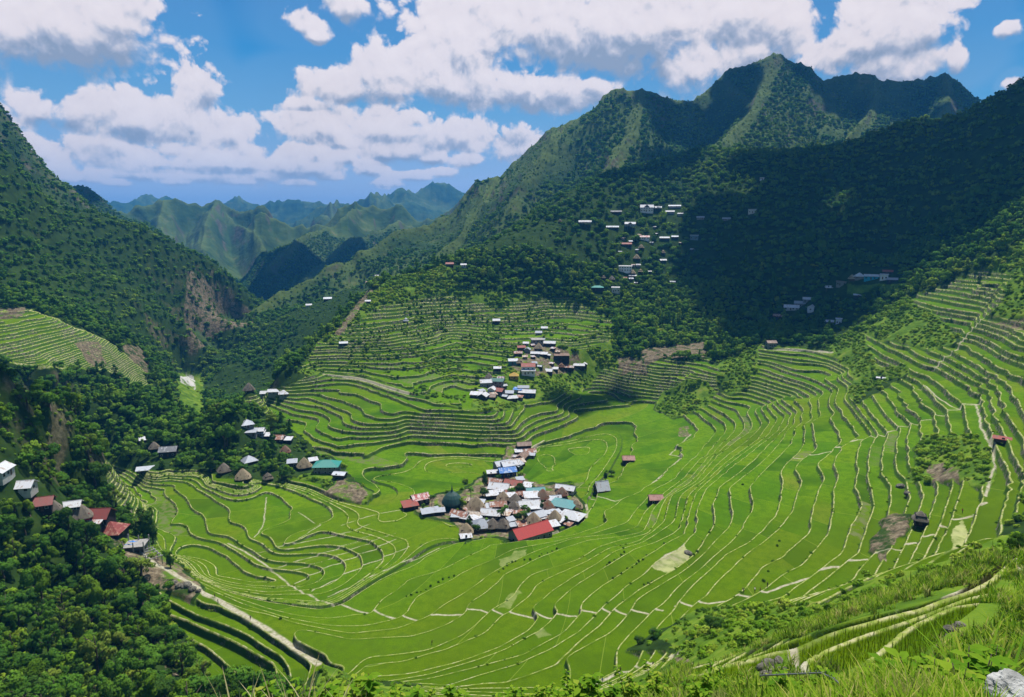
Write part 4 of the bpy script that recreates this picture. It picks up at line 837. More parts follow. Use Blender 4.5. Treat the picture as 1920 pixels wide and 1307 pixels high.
# ------------------------------------------------------------------ houses: where each stands, what it looks like
# u, v of the foot, range of distance, kind, width, depth, wall height, roof, wall, turn in degrees, label
HOUSES = [
 # main village on the valley floor
 (787,943,'gable',8,6,3.2,'pinkred','dark',20,'red roofed house with a worn white patch at the left end of the main village'),
 (769,953,'shed',7,5,2.2,'red','dark',15,'low rust red shed in front of the worn red roof at the village left end'),
 (848,953,'church',9,9,4.0,'green','green',0,'dark green domed church with a thin spire in the main village'),
 (893,958,'hut',9,8,1.6,'thatch','wood',10,'biggest tan thatched hut, just right of the green domed church'),
 (806,966,'shed',8,4,2.0,'zinc','dark',12,'long grey tin shed at the village edge left of the church foot'),
 (826,965,'shed',4,3,2.0,'zinc','dark',5,'small grey tin shed close under the green domed church'),
 (863,971,'gable',8,5,2.4,'rust','dark',-28,'rust and white gabled house on the field edge below the church'),
 (873,977,'shed',4,3,1.8,'white','dark',-25,'small white slab roofed shack on the field edge below the rust gable'),
 (889,972,'gable',6,4.5,2.2,'cream','dark',-15,'cream and rust roofed house right of the white slab shack'),
 (921,970,'gable',9,6,2.6,'white','dark',-12,'wide white gabled house left of the tall palms in the village'),
 (902,989,'pyr',7.5,7.5,2.0,'zinc','wood',10,'silver pyramid roofed hut at the lower front edge of the village'),
 (874,1002,'hut',6,6,1.2,'thatch','wood',0,'thatched hut at the lowest left tip of the village among bushes'),
 (873,1011,'stilt',4.5,4,1.6,'white','wood',10,'white roofed shack on stilts at the very lowest left tip of the village'),
 (924,992,'hut',6,6,1.2,'darkthatch','wood',20,'brown thatched hut half hidden by palms right of the silver pyramid'),
 (942,991,'hut',6.5,6.5,1.2,'darkthatch','wood',-10,'brown thatched hut directly behind the palm trunks at the village front'),
 (934,954,'gable',7.5,5,2.4,'rust','dark',5,'rust striped roof house above the palm clump in the village middle'),
 (943,943,'hut',6,6,1.4,'thatch','wood',15,'tan thatched hut above the rust striped roof in the village middle'),
 (928,910,'gable',8,6,2.8,'rust','pale',-20,'rust patched gabled house at the top left of the main village'),
 (936,921,'gable',10,7,2.8,'white','pale',-15,'large white roof at the top of the main village below the rust patched gable'),
 (964,914,'gable',9,6,2.8,'red','wood',-18,'rust red roofed house at the top right of the main village'),
 (988,918,'shed',5,4,2.2,'white','dark',-15,'small white tin house at the right of the rust red roof'),
 (922,931,'shed',6,4,2.2,'white','dark',12,'white tin roof on the upper left slope of the main village'),
 (944,927,'shed',4,3,2.0,'white','dark',0,'little white roof in the gap below the large white top roof'),
 (1003,928,'gable',9,5,2.6,'teal','pale',12,'green gabled roof at the upper right side of the main village'),
 (1018,937,'hut',7,7,1.4,'rustthatch','wood',5,'rusty brown pyramid hut right of the green gabled roof'),
 (996,938,'shed',7,5,2.3,'white','dark',8,'white tin roof tucked under the green gabled roof'),
 (992,952,'gable',10,6,2.6,'white','dark',14,'broad white and rust roof in the centre right of the village'),
 (967,946,'hut',6,6,1.4,'darkthatch','wood',30,'grey brown thatched hut in the middle of the village left of the broad white roof'),
 (957,940,'shed',5,3.5,2.2,'white','dark',10,'narrow white roof leaning on the grey brown thatched hut'),
 (1003,957,'shed',5,4,2.2,'white','dark',10,'white square roof just above the grey gable'),
 (964,960,'hut',6,6,1.4,'darkthatch','wood',0,'dark steep thatched hut right of the tall palms'),
 (1028,957,'hut',7,7,1.4,'rustthatch','wood',20,'pointed brown hut with a rusty front beside the large teal house'),
 (1056,953,'hip',11,8,3.6,'teal','pale',-20,'large teal hip roofed house with pale walls at the right of the village'),
 (1052,920,'gable',5,4,2.6,'white','pale',-10,'white cottage at the right back corner, left one of the white pair'),
 (1067,923,'gable',6,5,2.6,'white','pale',-18,'white cottage at the right back corner, right one of the white pair'),
 (1054,931,'hut',6,6,1.4,'rustthatch','wood',10,'rust streaked pyramid hut in front of the white pair of cottages'),
 (1081,954,'hut',6,6,1.4,'thatch','wood',0,'brown thatched hut peeking out right of the large teal house'),
 (1072,976,'hip',10,8,3.4,'white','dark',-25,'white hip roofed house with dark walls at the right front corner of the village'),
 (1040,981,'hut',8,7,1.6,'thatch','wood',-20,'brown thatched hut with an open dark front below the teal house'),
 (1003,973,'gable',8.5,6,2.6,'zinc','dark',35,'grey zinc gabled house behind the red barn'),
 (1001,986,'hut',7.5,7,1.6,'thatch','wood',15,'brown thatched hut with a triangular face right behind the red barn'),
 (1030,966,'shed',4,3.5,2.0,'zinc','dark',-10,'little grey roof between the two brown huts at the village right'),
 (995,1006,'barn',18,8.5,3.6,'redplain','grey',34,'long red roofed barn with grey gable end at the front of the village'),
 (1034,992,'shed',6,4,1.8,'white','dark',28,'white slab roof leaning against the right end of the red barn'),
 (981,990,'shed',5,3.5,1.8,'rust','dark',20,'small rusty roof behind the left half of the red barn'),
 (940,880,'gable',8,6,4.0,'zinc','grey',25,'tall grey house at the left of the narrow upper village'),
 (957,881,'gable',10,6,3.6,'white','pale',22,'long white roofed house in the middle of the narrow upper village'),
 (950,893,'gable',9,6,3.4,'blue','navy',15,'dark blue walled house with a blue sheet on its roof'),
 (923,890,'stilt',6,5,2.4,'white','dark',8,'white roofed stilt house left of the blue walled house'),
 (968,879,'gable',6,6,3.0,'zinc','dark',60,'steep grey zinc house right of the long white roof'),
 (974,872,'shed',6,4,2.0,'cream','wood',20,'cream roofed shack at the foot of the brown row of houses'),
 (980,862,'gable',8,5,3.0,'brown','wood',70,'brown roofed house in the row running up from the blue walled house'),
 (992,852,'gable',7,5,2.4,'rust','pale',18,'rust and white roof at the top right of the upper village row'),
 (982,845,'gable',8,5,4.0,'brown','dark',10,'topmost tall brown roofed house of the upper village row'),
 (972,852,'shed',4,3,2.0,'white','dark',10,'tiny white roof left of the topmost brown house'),
 (1127,919,'gablehut',6.5,6,2.4,'white','wood',25,'lone dark hut with a steep white gable among the fields right of the village'),
 (1178,864,'gable',6.5,5.5,3.6,'brick','dark',10,'lone tall dark hut with a brick coloured roof among the fields'),
 (1228,940,'gable',6,5,3.0,'brick','dark',15,'lone dark hut with a pinkish roof on a terrace edge right of the village'),
 (1722,1006,'hut',4.2,4.2,2.6,'darkthatch','dark',10,'dark thatched granary beside the stone path on the right terraces'),
 (1866,920,'stilt',5,4,2.4,'red','wood',0,'open red roofed shelter beside the footpath at the far right'),
 (1651,711,'stilt',4.5,3,1.6,'white','wood',0,'tiny white roofed shelter high on the right terraces'),
 (1445,648,'gable',8,6,4.0,'brown','grey',25,'grey house with a brown split roof at the forest edge above the back terraces'),
 # hamlet on the left spur
 (421,887,'hut',7,7,1.4,'darkthatch','wood',10,'leftmost grey thatched hut of the row above the left fields'),
 (456,897,'hut',8,8,1.5,'thatch','wood',0,'golden tan thatched hut above the left fields'),
 (467,868,'pyr',7,7,1.8,'zinc','wood',20,'silver pyramid hut behind the golden thatched hut'),
 (503,901,'hut',5,5,1.2,'darkthatch','wood',15,'small dark thatched hut low against the retaining wall'),
 (536,853,'hut',6,6,1.6,'rustthatch','wood',0,'pointed brown hut in front of the trees above the green roofed house'),
 (549,874,'shed',5,4,3.0,'zinc','dark',-5,'grey striped tin box house left of the wide thatched hut'),
 (571,877,'hut',8,7,1.5,'thatch','wood',15,'wide thatched hut between the tin box house and the green roofed house'),
 (588,868,'shed',4.5,3.5,1.8,'white','dark',10,'little white roof at the left shoulder of the green roofed house'),
 (613,884,'hip',13,9,4.6,'jade','grey',-14,'two storey green roofed house on the left spur'),
 (637,897,'stilt',6.5,5,2.4,'zinc','wood',-25,'zinc roofed shed on posts right below the green roofed house'),
 (463,796,'pyr',6.5,6.5,2.2,'zinc','grey',10,'grey pyramid roof at the top of the tin roof row on the left spur'),
 (481,809,'gable',9,5,2.6,'white','grey',-15,'long white roof second in the tin roof row on the left spur'),
 (472,813,'shed',6,4.5,2.4,'zinc','grey',-15,'grey lean-to in front of the long white roof on the left spur'),
 (488,815,'shed',5,4,2.2,'white','grey',-15,'white porch roof below the long white roof on the left spur'),
 (499,820,'shed',6,4,2.2,'white','dark',-20,'white roof in the middle of the tin roof row on the left spur'),
 (521,825,'gable',8,6,2.4,'rust','dark',-20,'rust red roof near the lower end of the tin roof row on the left spur'),
 (538,828,'shed',5.5,4,2.2,'white','dark',-20,'lowest white roof of the tin roof row on the left spur'),
 (466,724,'hut',8,6,1.6,'darkthatch','wood',10,'brown thatched shack at the left end of the hillside trio near the gorge'),
 (497,726,'gable',7,5,2.6,'white','grey',-10,'white roofed house behind the long white one near the gorge'),
 (518,731,'gable',11,5,2.6,'white','grey',-12,'long white roofed house on the shoulder above the gorge'),
 (532,737,'pyr',6,6,2.0,'white','grey',0,'white pyramid roofed hut at the right end above the gorge'),
 (290,844,'hut',6,6,1.4,'darkthatch','wood',0,'grey thatched hut in the dark trees behind the left fields'),
 (317,852,'gable',9,7,3.6,'darkzinc','dark',-15,'dark tin roofed house in the trees behind the left fields'),
 (274,881,'stilt',9,7,3.0,'zinc','dark',-12,'grey tin roofed house on posts at the top of the left fields'),
 (270,828,'shed',5,4,2.2,'white','dark',0,'small white roof deep in the trees behind the left fields'),
 # left edge
 (4,918,'gable',8,6,3.0,'white','pale',60,'white house cut off by the left picture edge'),
 (40,923,'gable',9,6,2.4,'white','pale',-25,'white tin roofed house second from the left edge'),
 (73,942,'gable',9,7,2.6,'maroon','dark',-15,'maroon gabled roof among the trees near the left edge'),
 (92,954,'hut',8,7,1.4,'darkthatch','wood',10,'brown thatched hut right of the maroon roof'),
 (127,950,'gable',9,5,2.4,'white','dark',-15,'long white tin roof between two thatched huts near the left edge'),
 (151,968,'hut',8.5,8,1.8,'darkthatch','red',0,'grey thatched hut with red walls beside the big red roofed house'),
 (188,985,'tallred',9,8,6.5,'maroon','dark',-28,'tall dark walled house with a red roof on the left ridge'),
 (210,1000,'pyr',9,9,3.0,'maroonrust','dark',-28,'red and rust pyramid roof joined to the front of the tall dark walled house'),
 (168,982,'shed',9,4,2.4,'zincrust','dark',-28,'zinc and rust lean-to on the left side of the tall dark walled house'),
 (257,1032,'frame',8,7,4.2,'concrete','concrete',-20,'unfinished concrete house with bare columns on the left ridge'),
 # village on the far hill
 (931,603,'gable',7,6,3.0,'white','dark',0,'white roofed dark house alone above the far hill terraces'),
 (1020,616,'gable',6,5,2.6,'white','teal',0,'small white and teal house topmost in the far hill village'),
 (1010,626,'shed',6,5,2.4,'zinc','grey',0,'grey roofed hut second from the top of the far hill village'),
 (1007,645,'block',11,8,6.0,'concrete','grey',10,'grey unfinished concrete block in the upper part of the far hill village'),
 (1031,647,'gable',11,6,2.6,'white','dark',-8,'wide white gable right of the grey concrete block'),
 (986,648,'shed',5,4,3.0,'white','grey',0,'small white house left of the grey concrete block'),
 (977,656,'gable',7,5,3.0,'red','wood',10,'rust red roof at the left of the upper far hill village'),
 (971,666,'gable',7,5,3.0,'rust','dark',5,'lower rust roof at the left of the upper far hill village'),
 (989,660,'gable',5,5,3.0,'zinc','grey',80,'grey gable between the rust roofs and the thatched pyramid'),
 (1010,657,'hut',8,7,1.6,'thatch','wood',0,'tan thatched pyramid in the middle of the upper far hill village'),
 (1004,666,'gable',8,5,2.6,'white','grey',-5,'white roof just below the thatched pyramid of the far hill village'),
 (1018,668,'shed',7,5,2.8,'white','dark',-10,'bright white roof right of the roof below the thatched pyramid'),
 (1027,669,'shed',4,3,2.0,'white','dark',-10,'tiny white lean-to at the right end of the white roofs on the far hill'),
 (1053,673,'block',14,9,5.6,'brown','dark',5,'big dark house with a brown top on the right of the far hill village'),
 (962,683,'shed',8,5,3.0,'white','teal',5,'white and teal house left of the small thatched cone on the far hill'),
 (974,683,'hut',6,6,1.6,'thatch','wood',0,'small thatched cone left of the tall red roofed house'),
 (991,700,'tallwhite',10,7,6.5,'red','white',2,'tall house with a red roof above a white roof on the far hill'),
 (1026,696,'gable',9,6,2.6,'white','dark',-10,'white roof low on the right part of the far hill village'),
 (1041,695,'shed',5,4,2.4,'white','dark',-5,'smaller white roof right of the low white roof on the far hill'),
 (1052,689,'hut',6,6,1.8,'rustthatch','wood',0,'brown pointed hut at the left of the long rust row on the far hill'),
 (1063,690,'gable',9,5,3.2,'rust','dark',0,'long rust roofed house on the right shelf of the far hill village'),
 (1085,688,'gable',10,5,3.0,'white','dark',0,'long white roofed house at the right end of the far hill village'),
 (1096,686,'gable',5,4,2.6,'white','dark',90,'white gable end at the far right tip of the far hill village'),
 (933,694,'shed',6,4,2.4,'white','dark',0,'lone dark shack with a white roof left of the far hill village'),
 (917,710,'hut',6,6,1.4,'darkthatch','wood',0,'dark thatched hut above the flat green roof on the far hill'),
 (932,724,'block',10,8,5.0,'greenflat','grey',-10,'grey house with a flat green roof in the lower far hill village'),
 (911,724,'gable',8,6,3.6,'white','grey',8,'white roofed house left of the flat green roof'),
 (963,710,'pyr',6,5,2.2,'yellow','yellow',0,'small yellow hut in the bushes of the far hill'),
 (922,737,'gable',6,5,3.4,'white','white',75,'white gable in the middle of the lower far hill village'),
 (934,739,'gable',8,6,3.2,'red','dark',-25,'red roofed house in the lower far hill village'),
 (981,733,'block',8,6,3.6,'zinc','grey',0,'grey flat roofed house behind the dark blue walled one on the far hill'),
 (988,743,'gable',12,6,4.0,'white','navy',-8,'white roofed dark blue walled house at the right of the lower far hill village'),
 (971,735,'shed',6,4,2.4,'blue','pale',-15,'pale blue roof left of the dark blue walled house'),
 (954,741,'shed',7,4,2.2,'zinc','dark',-5,'flat grey roof in the middle bottom of the far hill village'),
 (960,752,'gable',7,5,2.6,'white','dark',15,'white roof lowest in the far hill village beside the path'),
 (893,745,'shed',8,5,2.4,'white','dark',-10,'leftmost white roof of the lower far hill village'),
 (906,748,'gable',7,6,2.8,'white','dark',70,'pointed white gable at the lower left of the far hill village'),
 (918,748,'gable',8,5,2.4,'brown','dark',-10,'brown roof right of the pointed white gable'),
 (644,645,'shed',7,4,2.4,'white','dark',0,'lone white roof at the left end of the far hill terraces'),
 (761,602,'hut',5,5,1.2,'white','wood',0,'white tent shaped hut alone on the far hill terraces'),
 (690,569,'shed',5,4,2.2,'white','dark',0,'small white roof at the cliff edge of the far hill terraces'),
 # upper village on the forested hill
 (1097,424,'lodge',20,8,7.5,'white','grey',2,'long white roofed lodge on tall stilts in the forest'),
 (1155,400,'gable',18,7,3.4,'darkzinc','dark',0,'low dark roofed hall left of the white hotel'),
 (1181,431,'lodge',17,10,9.5,'white','bluegrey',0,'three storey blue grey lodge with a white gabled roof'),
 (1213,398,'hotel',22,10,8.0,'white','white',0,'white hotel with a gabled front on top of the upper village'),
 (1232,397,'lodge',14,8,6.0,'white','white',0,'lower white wing at the right of the white hotel'),
 (1264,391,'gable',20,6,3.0,'zinc','grey',0,'long low grey roof behind the right end of the hotel row'),
 (1257,401,'gable',14,6,3.4,'white','grey',0,'white cottage row right of the hotel wing'),
 (1275,405,'shed',9,6,3.0,'white','grey',-5,'end cottage stepping down right of the white cottage row'),
 (1207,449,'gable',17,8,4.4,'pinkred','white',0,'pink roofed house with white walls below the blue grey lodge'),
 (1174,460,'gable',17,7,3.2,'red','dark',-4,'bright red roofed low house in the upper village'),
 (1203,468,'hut',9,8,2.0,'thatch','wood',0,'thatched hut right of the bright red roof'),
 (1246,450,'gable',15,7,3.0,'white','dark',0,'wide white roof right of the pink roofed house'),
 (1265,448,'gable',10,6,3.0,'zinc','dark',0,'grey roof at the right end beside the wide white roof'),
 (1302,448,'block',13,8,6.0,'white','bluegrey',0,'pale blue house with a white roof in the shaded forest'),
 (1243,478,'hut',7,7,2.0,'thatch','wood',0,'grey pointed hut in the trees below the wide white roof'),
 (1193,488,'hut',11,9,2.4,'thatch','wood',0,'large tan thatched hut above the white block house'),
 (1172,507,'block',20,9,8.0,'white','white',-5,'white two storey block house with rows of windows'),
 (1187,514,'hut',9,9,2.0,'thatch','wood',0,'tan thatched cone below the right corner of the white block house'),
 (1200,512,'hut',7,7,1.6,'thatch','wood',0,'smaller thatched cone right of the tan one below the block house'),
 (1186,520,'shed',11,5,2.4,'white','dark',0,'white slab roof below the two thatched cones'),
 (1147,527,'hut',9,9,2.0,'darkthatch','wood',0,'grey thatched hut at the lower left of the upper village'),
 (1132,524,'hut',6,6,1.6,'thatch','wood',0,'small pale thatched hut left of the grey thatched one'),
 (1120,543,'hip',17,9,4.6,'jade','dark',0,'green roofed house low in the upper village'),
 (1154,547,'block',12,9,6.5,'white','pale',0,'tall white house right of the green roofed one'),
 (1050,418,'hut',6,6,1.4,'thatch','wood',0,'pale thatched hut in the forest left of the long lodge'),
 (1148,430,'gable',20,7,2.6,'zinc','dark',0,'low grey roof terrace left of the blue grey lodge'),
 (1243,492,'gable',10,6,2.6,'white','dark',20,'bright white roof in the trees right of the large thatched hut'),
 (1261,531,'shed',9,5,2.2,'zinc','dark',0,'grey roof alone in the trees at the right bottom of the upper village'),
 (1410,399,'block',13,8,6.0,'zinc','pale',0,'pale house with dark windows high in the shaded forest'),
 (1313,411,'gable',12,6,3.0,'zinc','grey',0,'grey roof in the shade right of the hotel row'),
 (1361,414,'gable',12,6,3.0,'zinc','grey',0,'grey roof farther right in the shaded forest under the ridge'),
 (1428,337,'block',7,6,4.0,'white','white',0,'white box house at the top of the sunlit slope'),
 # villages in the shade at the right
 (1484,581,'gable',14,8,3.0,'white','pale',0,'largest pale tin roof at the left of the shaded right village'),
 (1501,574,'gable',11,7,4.0,'zinc','grey',0,'grey roofed house behind the largest pale roof in the shade'),
 (1514,565,'gable',8,6,3.6,'white','grey',0,'highest white gable of the shaded cluster by the largest pale roof'),
 (1521,580,'gable',9,6,4.0,'white','white',80,'white gable end house at the right of the shaded cluster'),
 (1555,542,'stiltgable',10,7,4.0,'white','white',15,'white house on stilts on the shaded slope'),
 (1578,532,'block',12,8,5.0,'brown','grey',0,'grey house with a brownish roof right of the white stilt house'),
 (1597,528,'hut',9,8,4.0,'thatch','wood',0,'steep thatched house between the grey house and the white pyramid'),
 (1610,518,'pyr',12,9,2.4,'white','grey',0,'white pyramid roof left of the bright blue building'),
 (1636,521,'gable',19,7,4.6,'white','cyan',0,'long building with bright blue walls in the shaded right village'),
 (1657,523,'block',9,7,6.0,'white','white',0,'white framed two storey house right of the blue building'),
 (1665,514,'gable',11,6,3.6,'red','dark',0,'red roof behind the white framed house'),
 (1674,526,'gable',11,7,3.6,'zinc','dark',0,'grey roofed house at the right end of the shaded right village'),
 (1459,598,'shed',10,6,3.0,'rust','dark',0,'rusty shack at the left foot of the shaded cluster'),
 (1556,606,'gable',9,5,2.4,'white','dark',0,'white roof low in the shaded trees below the stilt house'),
 (1573,606,'block',5,5,4.6,'white','white',0,'white box house at the right of the low shaded roof'),
 (1607,554,'shed',8,5,2.4,'white','dark',0,'white roof alone among the trees under the blue building'),
 # hillside above the gorge
 (843,498,'gable',11,7,3.4,'red','dark',0,'red roofed house on the skyline of the far hill'),
 (869,499,'gable',8,6,3.6,'white','pale',0,'white house right of the red roof on the far hill skyline'),
 (615,562,'gable',11,7,3.2,'zinc','dark',0,'grey roofed house in the trees of the slope above the gorge'),
 (690,522,'gable',9,6,3.2,'pinkred','pale',0,'pinkish roof on the mountain foot above the gorge'),
 (709,516,'gable',12,6,3.2,'white','brick','0','pale roof with brick walls right of the pinkish one above the gorge'),
 (579,575,'gable',8,6,2.6,'white','pale',0,'small white roof lowest on the slope above the gorge'),
]
EXTRA = {'village': ('small tin roofed shack packed between the larger houses of the main village', 'shacks of the main village', [(900,935),(912,944),(884,943),(905,962),(916,957),(878,962),(953,967),(948,973),(970,968),(979,955),(985,962),(1012,965),(1018,974),(1022,950),(1010,946),(1040,952),(1044,966),(1058,968),(1050,984),(1066,985),(965,925),(975,932),(955,928),(910,921),(945,905),(936,900),(975,905),(988,936),(1030,940),(1042,936),(985,947),(900,948),(915,985),(893,978),(855,975),(845,968),(958,983),(963,991),(985,858),(967,860),(960,870),(996,858)]),
 'mid': ('small tin roofed shack squeezed among the houses of the far hill village', 'shacks of the far hill village', [(999,672),(984,672),(1036,658),(1046,662),(1002,684),(1012,690),(1034,684),(1072,690),(944,726),(926,745),(946,748),(974,750),(904,738),(940,712),(998,650),(1018,640)]),
 'up': ('tiny pale roofed house half hidden in the trees of the upper hillside village', 'small houses of the upper hillside village', [(1188,455),(1192,470),(1215,480),(1225,462),(1232,440),(1190,443),(1165,452),(1160,478),(1178,492),(1205,498),(1215,508),(1225,500),(1165,520),(1175,530),(1200,528),(1222,424),(1240,415),(1280,425),(1285,462),(1290,478)])}
EXTRA_GROUP = {}
rnd = random.Random(31)
for key, (lab_, grp_, spots_) in EXTRA.items():
    EXTRA_GROUP[lab_] = grp_
    for (u, v) in spots_:
        if (key == 'village' and rnd.random() < .25) or (key == 'up' and rnd.random() < .3): continue
        if key == 'up': u, v = u + rnd.uniform(-9, 9), v + rnd.uniform(-7, 7)
        k_ = 0.82 if key == 'village' else (0.9 if key == 'mid' else 1.15)
        HOUSES.append((u, v, rnd.choice(['shed', 'shed', 'gable']), k_ * rnd.uniform(3.6, 5.6), k_ * rnd.uniform(2.8, 4.0), k_ * rnd.uniform(1.9, 2.7), rnd.choice(['white', 'zinc', 'zinc', 'zincrust', 'rust', 'cream']), rnd.choice(['dark', 'wood', 'grey']), rnd.uniform(-40, 40), lab_))
RANGE = lambda u, v: (235, 420) if v > 935 else ((300, 620) if v > 690 else ((420, 1050) if v > 300 else (500, 1500)))
for i_, h in enumerate(HOUSES):                    # the crowded village: roofs nearly touch
    s_ = 1.02 if 740 < h[0] < 1110 and h[1] > 800 and h[2] != 'barn' else (0.66 if h[1] < 560 else (0.88 if h[1] < 700 else 1.0))
    HOUSES[i_] = h[:3] + (h[3] * s_, h[4] * s_, h[5] * (s_ if h[1] < 700 else 1)) + h[6:]
for h in HOUSES:
    lo, hi = RANGE(h[0], h[1])
    P = snap(h[0], h[1], lo, hi)
    AVOID.append((float(P[0]), float(P[1]), max(h[3], h[4]) * 0.72 + 1.2))
    # clear the line of sight a little in front of each house
    d = P[:2] / np.linalg.norm(P[:2])
    VIEW_FREE.append((float(P[0] - d[0] * h[3] * 0.9), float(P[1] - d[1] * h[3] * 0.9), h[3] * 0.36 + 0.5))
    if P[1] > 480 and h[3] > 7: VIEW_FREE.append((float(P[0] - d[0] * h[3] * 1.8), float(P[1] - d[1] * h[3] * 1.8), h[3] * 0.3 + 0.5))
# ------------------------------------------------------------------ forests
def stuff_points(name, P, scale, tone, kinds, sources, rng, label, cat):
    """one object: plants set out on points by geometry nodes"""
    me = bpy.data.meshes.new(name)
    me.vertices.add(len(P)); me.vertices.foreach_set('co', np.asarray(P, np.float32).ravel())
    for nm, arr in (('size', scale), ('tone', tone), ('turn', rng.uniform(0, 6.28, len(P))), ('tall', rng.uniform(0.8, 1.3, len(P)))):
        a = me.attributes.new(nm, 'FLOAT', 'POINT'); a.data.foreach_set('value', np.asarray(arr, np.float32))
    a = me.attributes.new('sort', 'INT', 'POINT'); a.data.foreach_set('value', np.asarray(kinds, np.int32))
    o = bpy.data.objects.new(name, me); COL.objects.link(o)
    o['kind'] = 'stuff'; o['label'] = label; o['category'] = cat
    src = bpy.data.collections.new(name + ' plants')
    for i, m in enumerate(sources):
        src.objects.link(bpy.data.objects.new('plant_%02d' % i, m))
    ng = bpy.data.node_groups.new(name, 'GeometryNodeTree')
    ng.interface.new_socket('Geometry', in_out='INPUT', socket_type='NodeSocketGeometry')
    ng.interface.new_socket('Geometry', in_out='OUTPUT', socket_type='NodeSocketGeometry')
    N = ng.nodes.new; Lk = ng.links.new
    gi, go = N('NodeGroupInput'), N('NodeGroupOutput')
    ci = N('GeometryNodeCollectionInfo'); ci.inputs['Collection'].default_value = src
    ci.inputs['Separate Children'].default_value = True; ci.inputs['Reset Children'].default_value = True
    iop = N('GeometryNodeInstanceOnPoints'); iop.inputs['Pick Instance'].default_value = True
    def na(nm, t):
        x = N('GeometryNodeInputNamedAttribute'); x.data_type = t; x.inputs['Name'].default_value = nm
        return x.outputs['Attribute']
    rot = N('ShaderNodeCombineXYZ'); Lk(na('turn', 'FLOAT'), rot.inputs[2])
    sc = N('ShaderNodeCombineXYZ'); s = na('size', 'FLOAT')
    Lk(s, sc.inputs[0]); Lk(s, sc.inputs[1])
    mu = N('ShaderNodeMath'); mu.operation = 'MULTIPLY'; Lk(s, mu.inputs[0]); Lk(na('tall', 'FLOAT'), mu.inputs[1]); Lk(mu.outputs[0], sc.inputs[2])
    Lk(gi.outputs[0], iop.inputs['Points']); Lk(ci.outputs[0], iop.inputs['Instance']); Lk(na('sort', 'INT'), iop.inputs['Instance Index'])
    e2r = N('FunctionNodeEulerToRotation'); Lk(rot.outputs[0], e2r.inputs[0]); Lk(e2r.outputs[0], iop.inputs['Rotation'])
    Lk(sc.outputs[0], iop.inputs['Scale']); Lk(iop.outputs[0], go.inputs[0])
    md = o.modifiers.new('plants', 'NODES'); md.node_group = ng
    return o

FAR_SRC = [make_crown(10 + i, k, n, s) for i, (k, n, s) in enumerate([('round', 26, .17), ('round', 26, .18), ('tall', 24, .16), ('wide', 22, .17), ('round', 24, .2)])]
MID_SRC = [make_crown(30 + i, k, n, s) for i, (k, n, s) in enumerate([('round', 62, .115), ('round', 62, .12), ('tall', 55, .11), ('wide', 55, .12), ('round', 52, .14)])]
BUSH_SRC = [make_crown(50 + i, 'bush', 42, .16) for i in range(4)]
# forest on the hills and mountains
fa_ = plant_layer(6.8, 690, 2000, 7)
mead = fbm(fa_['x'] / 170, fa_['y'] / 170, 171, 4)
crest_p = sample(CREST, fa_['r'], np.arctan2(fa_['x'], fa_['y']))
tall = ((mead < 0.12) | ((fa_['r'] < 960) & (fa_['u'] > 1100)) | (fa_['x'] < -330)) & ((fa_['u'] > 1090) | (fa_['x'] < -260) | (fa_['r'] < 800) | (mead < -0.12) | (fa_['rng'].random(len(mead)) < 0.1)) & ((fa_['b'] < 0.3) | (fa_['rng'].random(len(mead)) < 0.4)) & (crest_p > 13)
k = fa_['ok'] & (fa_['t'] < 0.05) & (fa_['z'] < 420) & (tall | (fa_['rng'].random(len(mead)) < np.where(fa_['b'] > 0.3, 0.5, 0.85)))
tall = tall[k]; fa_ = take(fa_, k)
n = len(fa_['x']); rng = fa_['rng']
sz = np.where(tall, rng.uniform(2.3, 5.2, n) * np.where(fa_['u'] < 1000, 0.85, 1.0), rng.uniform(0.8, 2.1, n))
tn = np.clip(0.18 + 0.6 * fbm(fa_['x'] / 60, fa_['y'] / 60, 172, 3) + rng.normal(0, 0.12, n) + np.where(tall, 0, 0.3) - np.where(fa_['x'] < -250, 0.08, 0.0), 0, 0.9)
stuff_points('mountain_forest', np.stack([fa_['x'], fa_['y'], fa_['z'] - 0.5], -1), sz, tn, rng.integers(0, 5, n), FAR_SRC, rng, 'dense green forest covering the mountainsides around the valley', 'forest')
print('mountain forest', n)
# forest nearer than that; the nearest trees are things of their own
nf = plant_layer(5.0, 150, 705, 8)
k = nf['ok'] & (nf['t'] < 0.05) & (nf['b'] < 0.3) & ~nf['shrub'] & ~((nf['u'] > 545) & (nf['v'] > 700)) & ~((nf['u'] > 1560) & (nf['v'] > 590))
nf = take(nf, k); n = len(nf['x']); rng = nf['rng']
sz = rng.uniform(1.9, 4.7, n) * np.where(rng.random(n) < 0.12, 1.35, 1.0)
show = sz / np.hypot(nf['r'], nf['z']) * ((nf['u'] > -60) & (nf['u'] < 1980) & (nf['v'] < 1420))
order = np.argsort(-show)
near_ids = order[:285]
rest = np.ones(n, bool); rest[near_ids] = False
tone = np.clip(0.08 + 0.6 * fbm(nf['x'] / 40, nf['y'] / 40, 173, 3) + rng.normal(0, 0.16, n) + np.where((nf['u'] > 840) & (nf['u'] < 1360), 0.22, 0.0), 0, 0.9)
stuff_points('forest', np.stack([nf['x'], nf['y'], nf['z'] + sz * 0.25], -1)[rest], sz[rest], tone[rest], rng.integers(0, 5, n)[rest], MID_SRC, rng, 'dark green broadleaf forest on the lower slopes around the rice terraces', 'forest')
print('forest', n)
NEAR_TREES = [(float(nf['x'][i]), float(nf['y'][i]), float(nf['z'][i]), float(sz[i])) for i in near_ids]
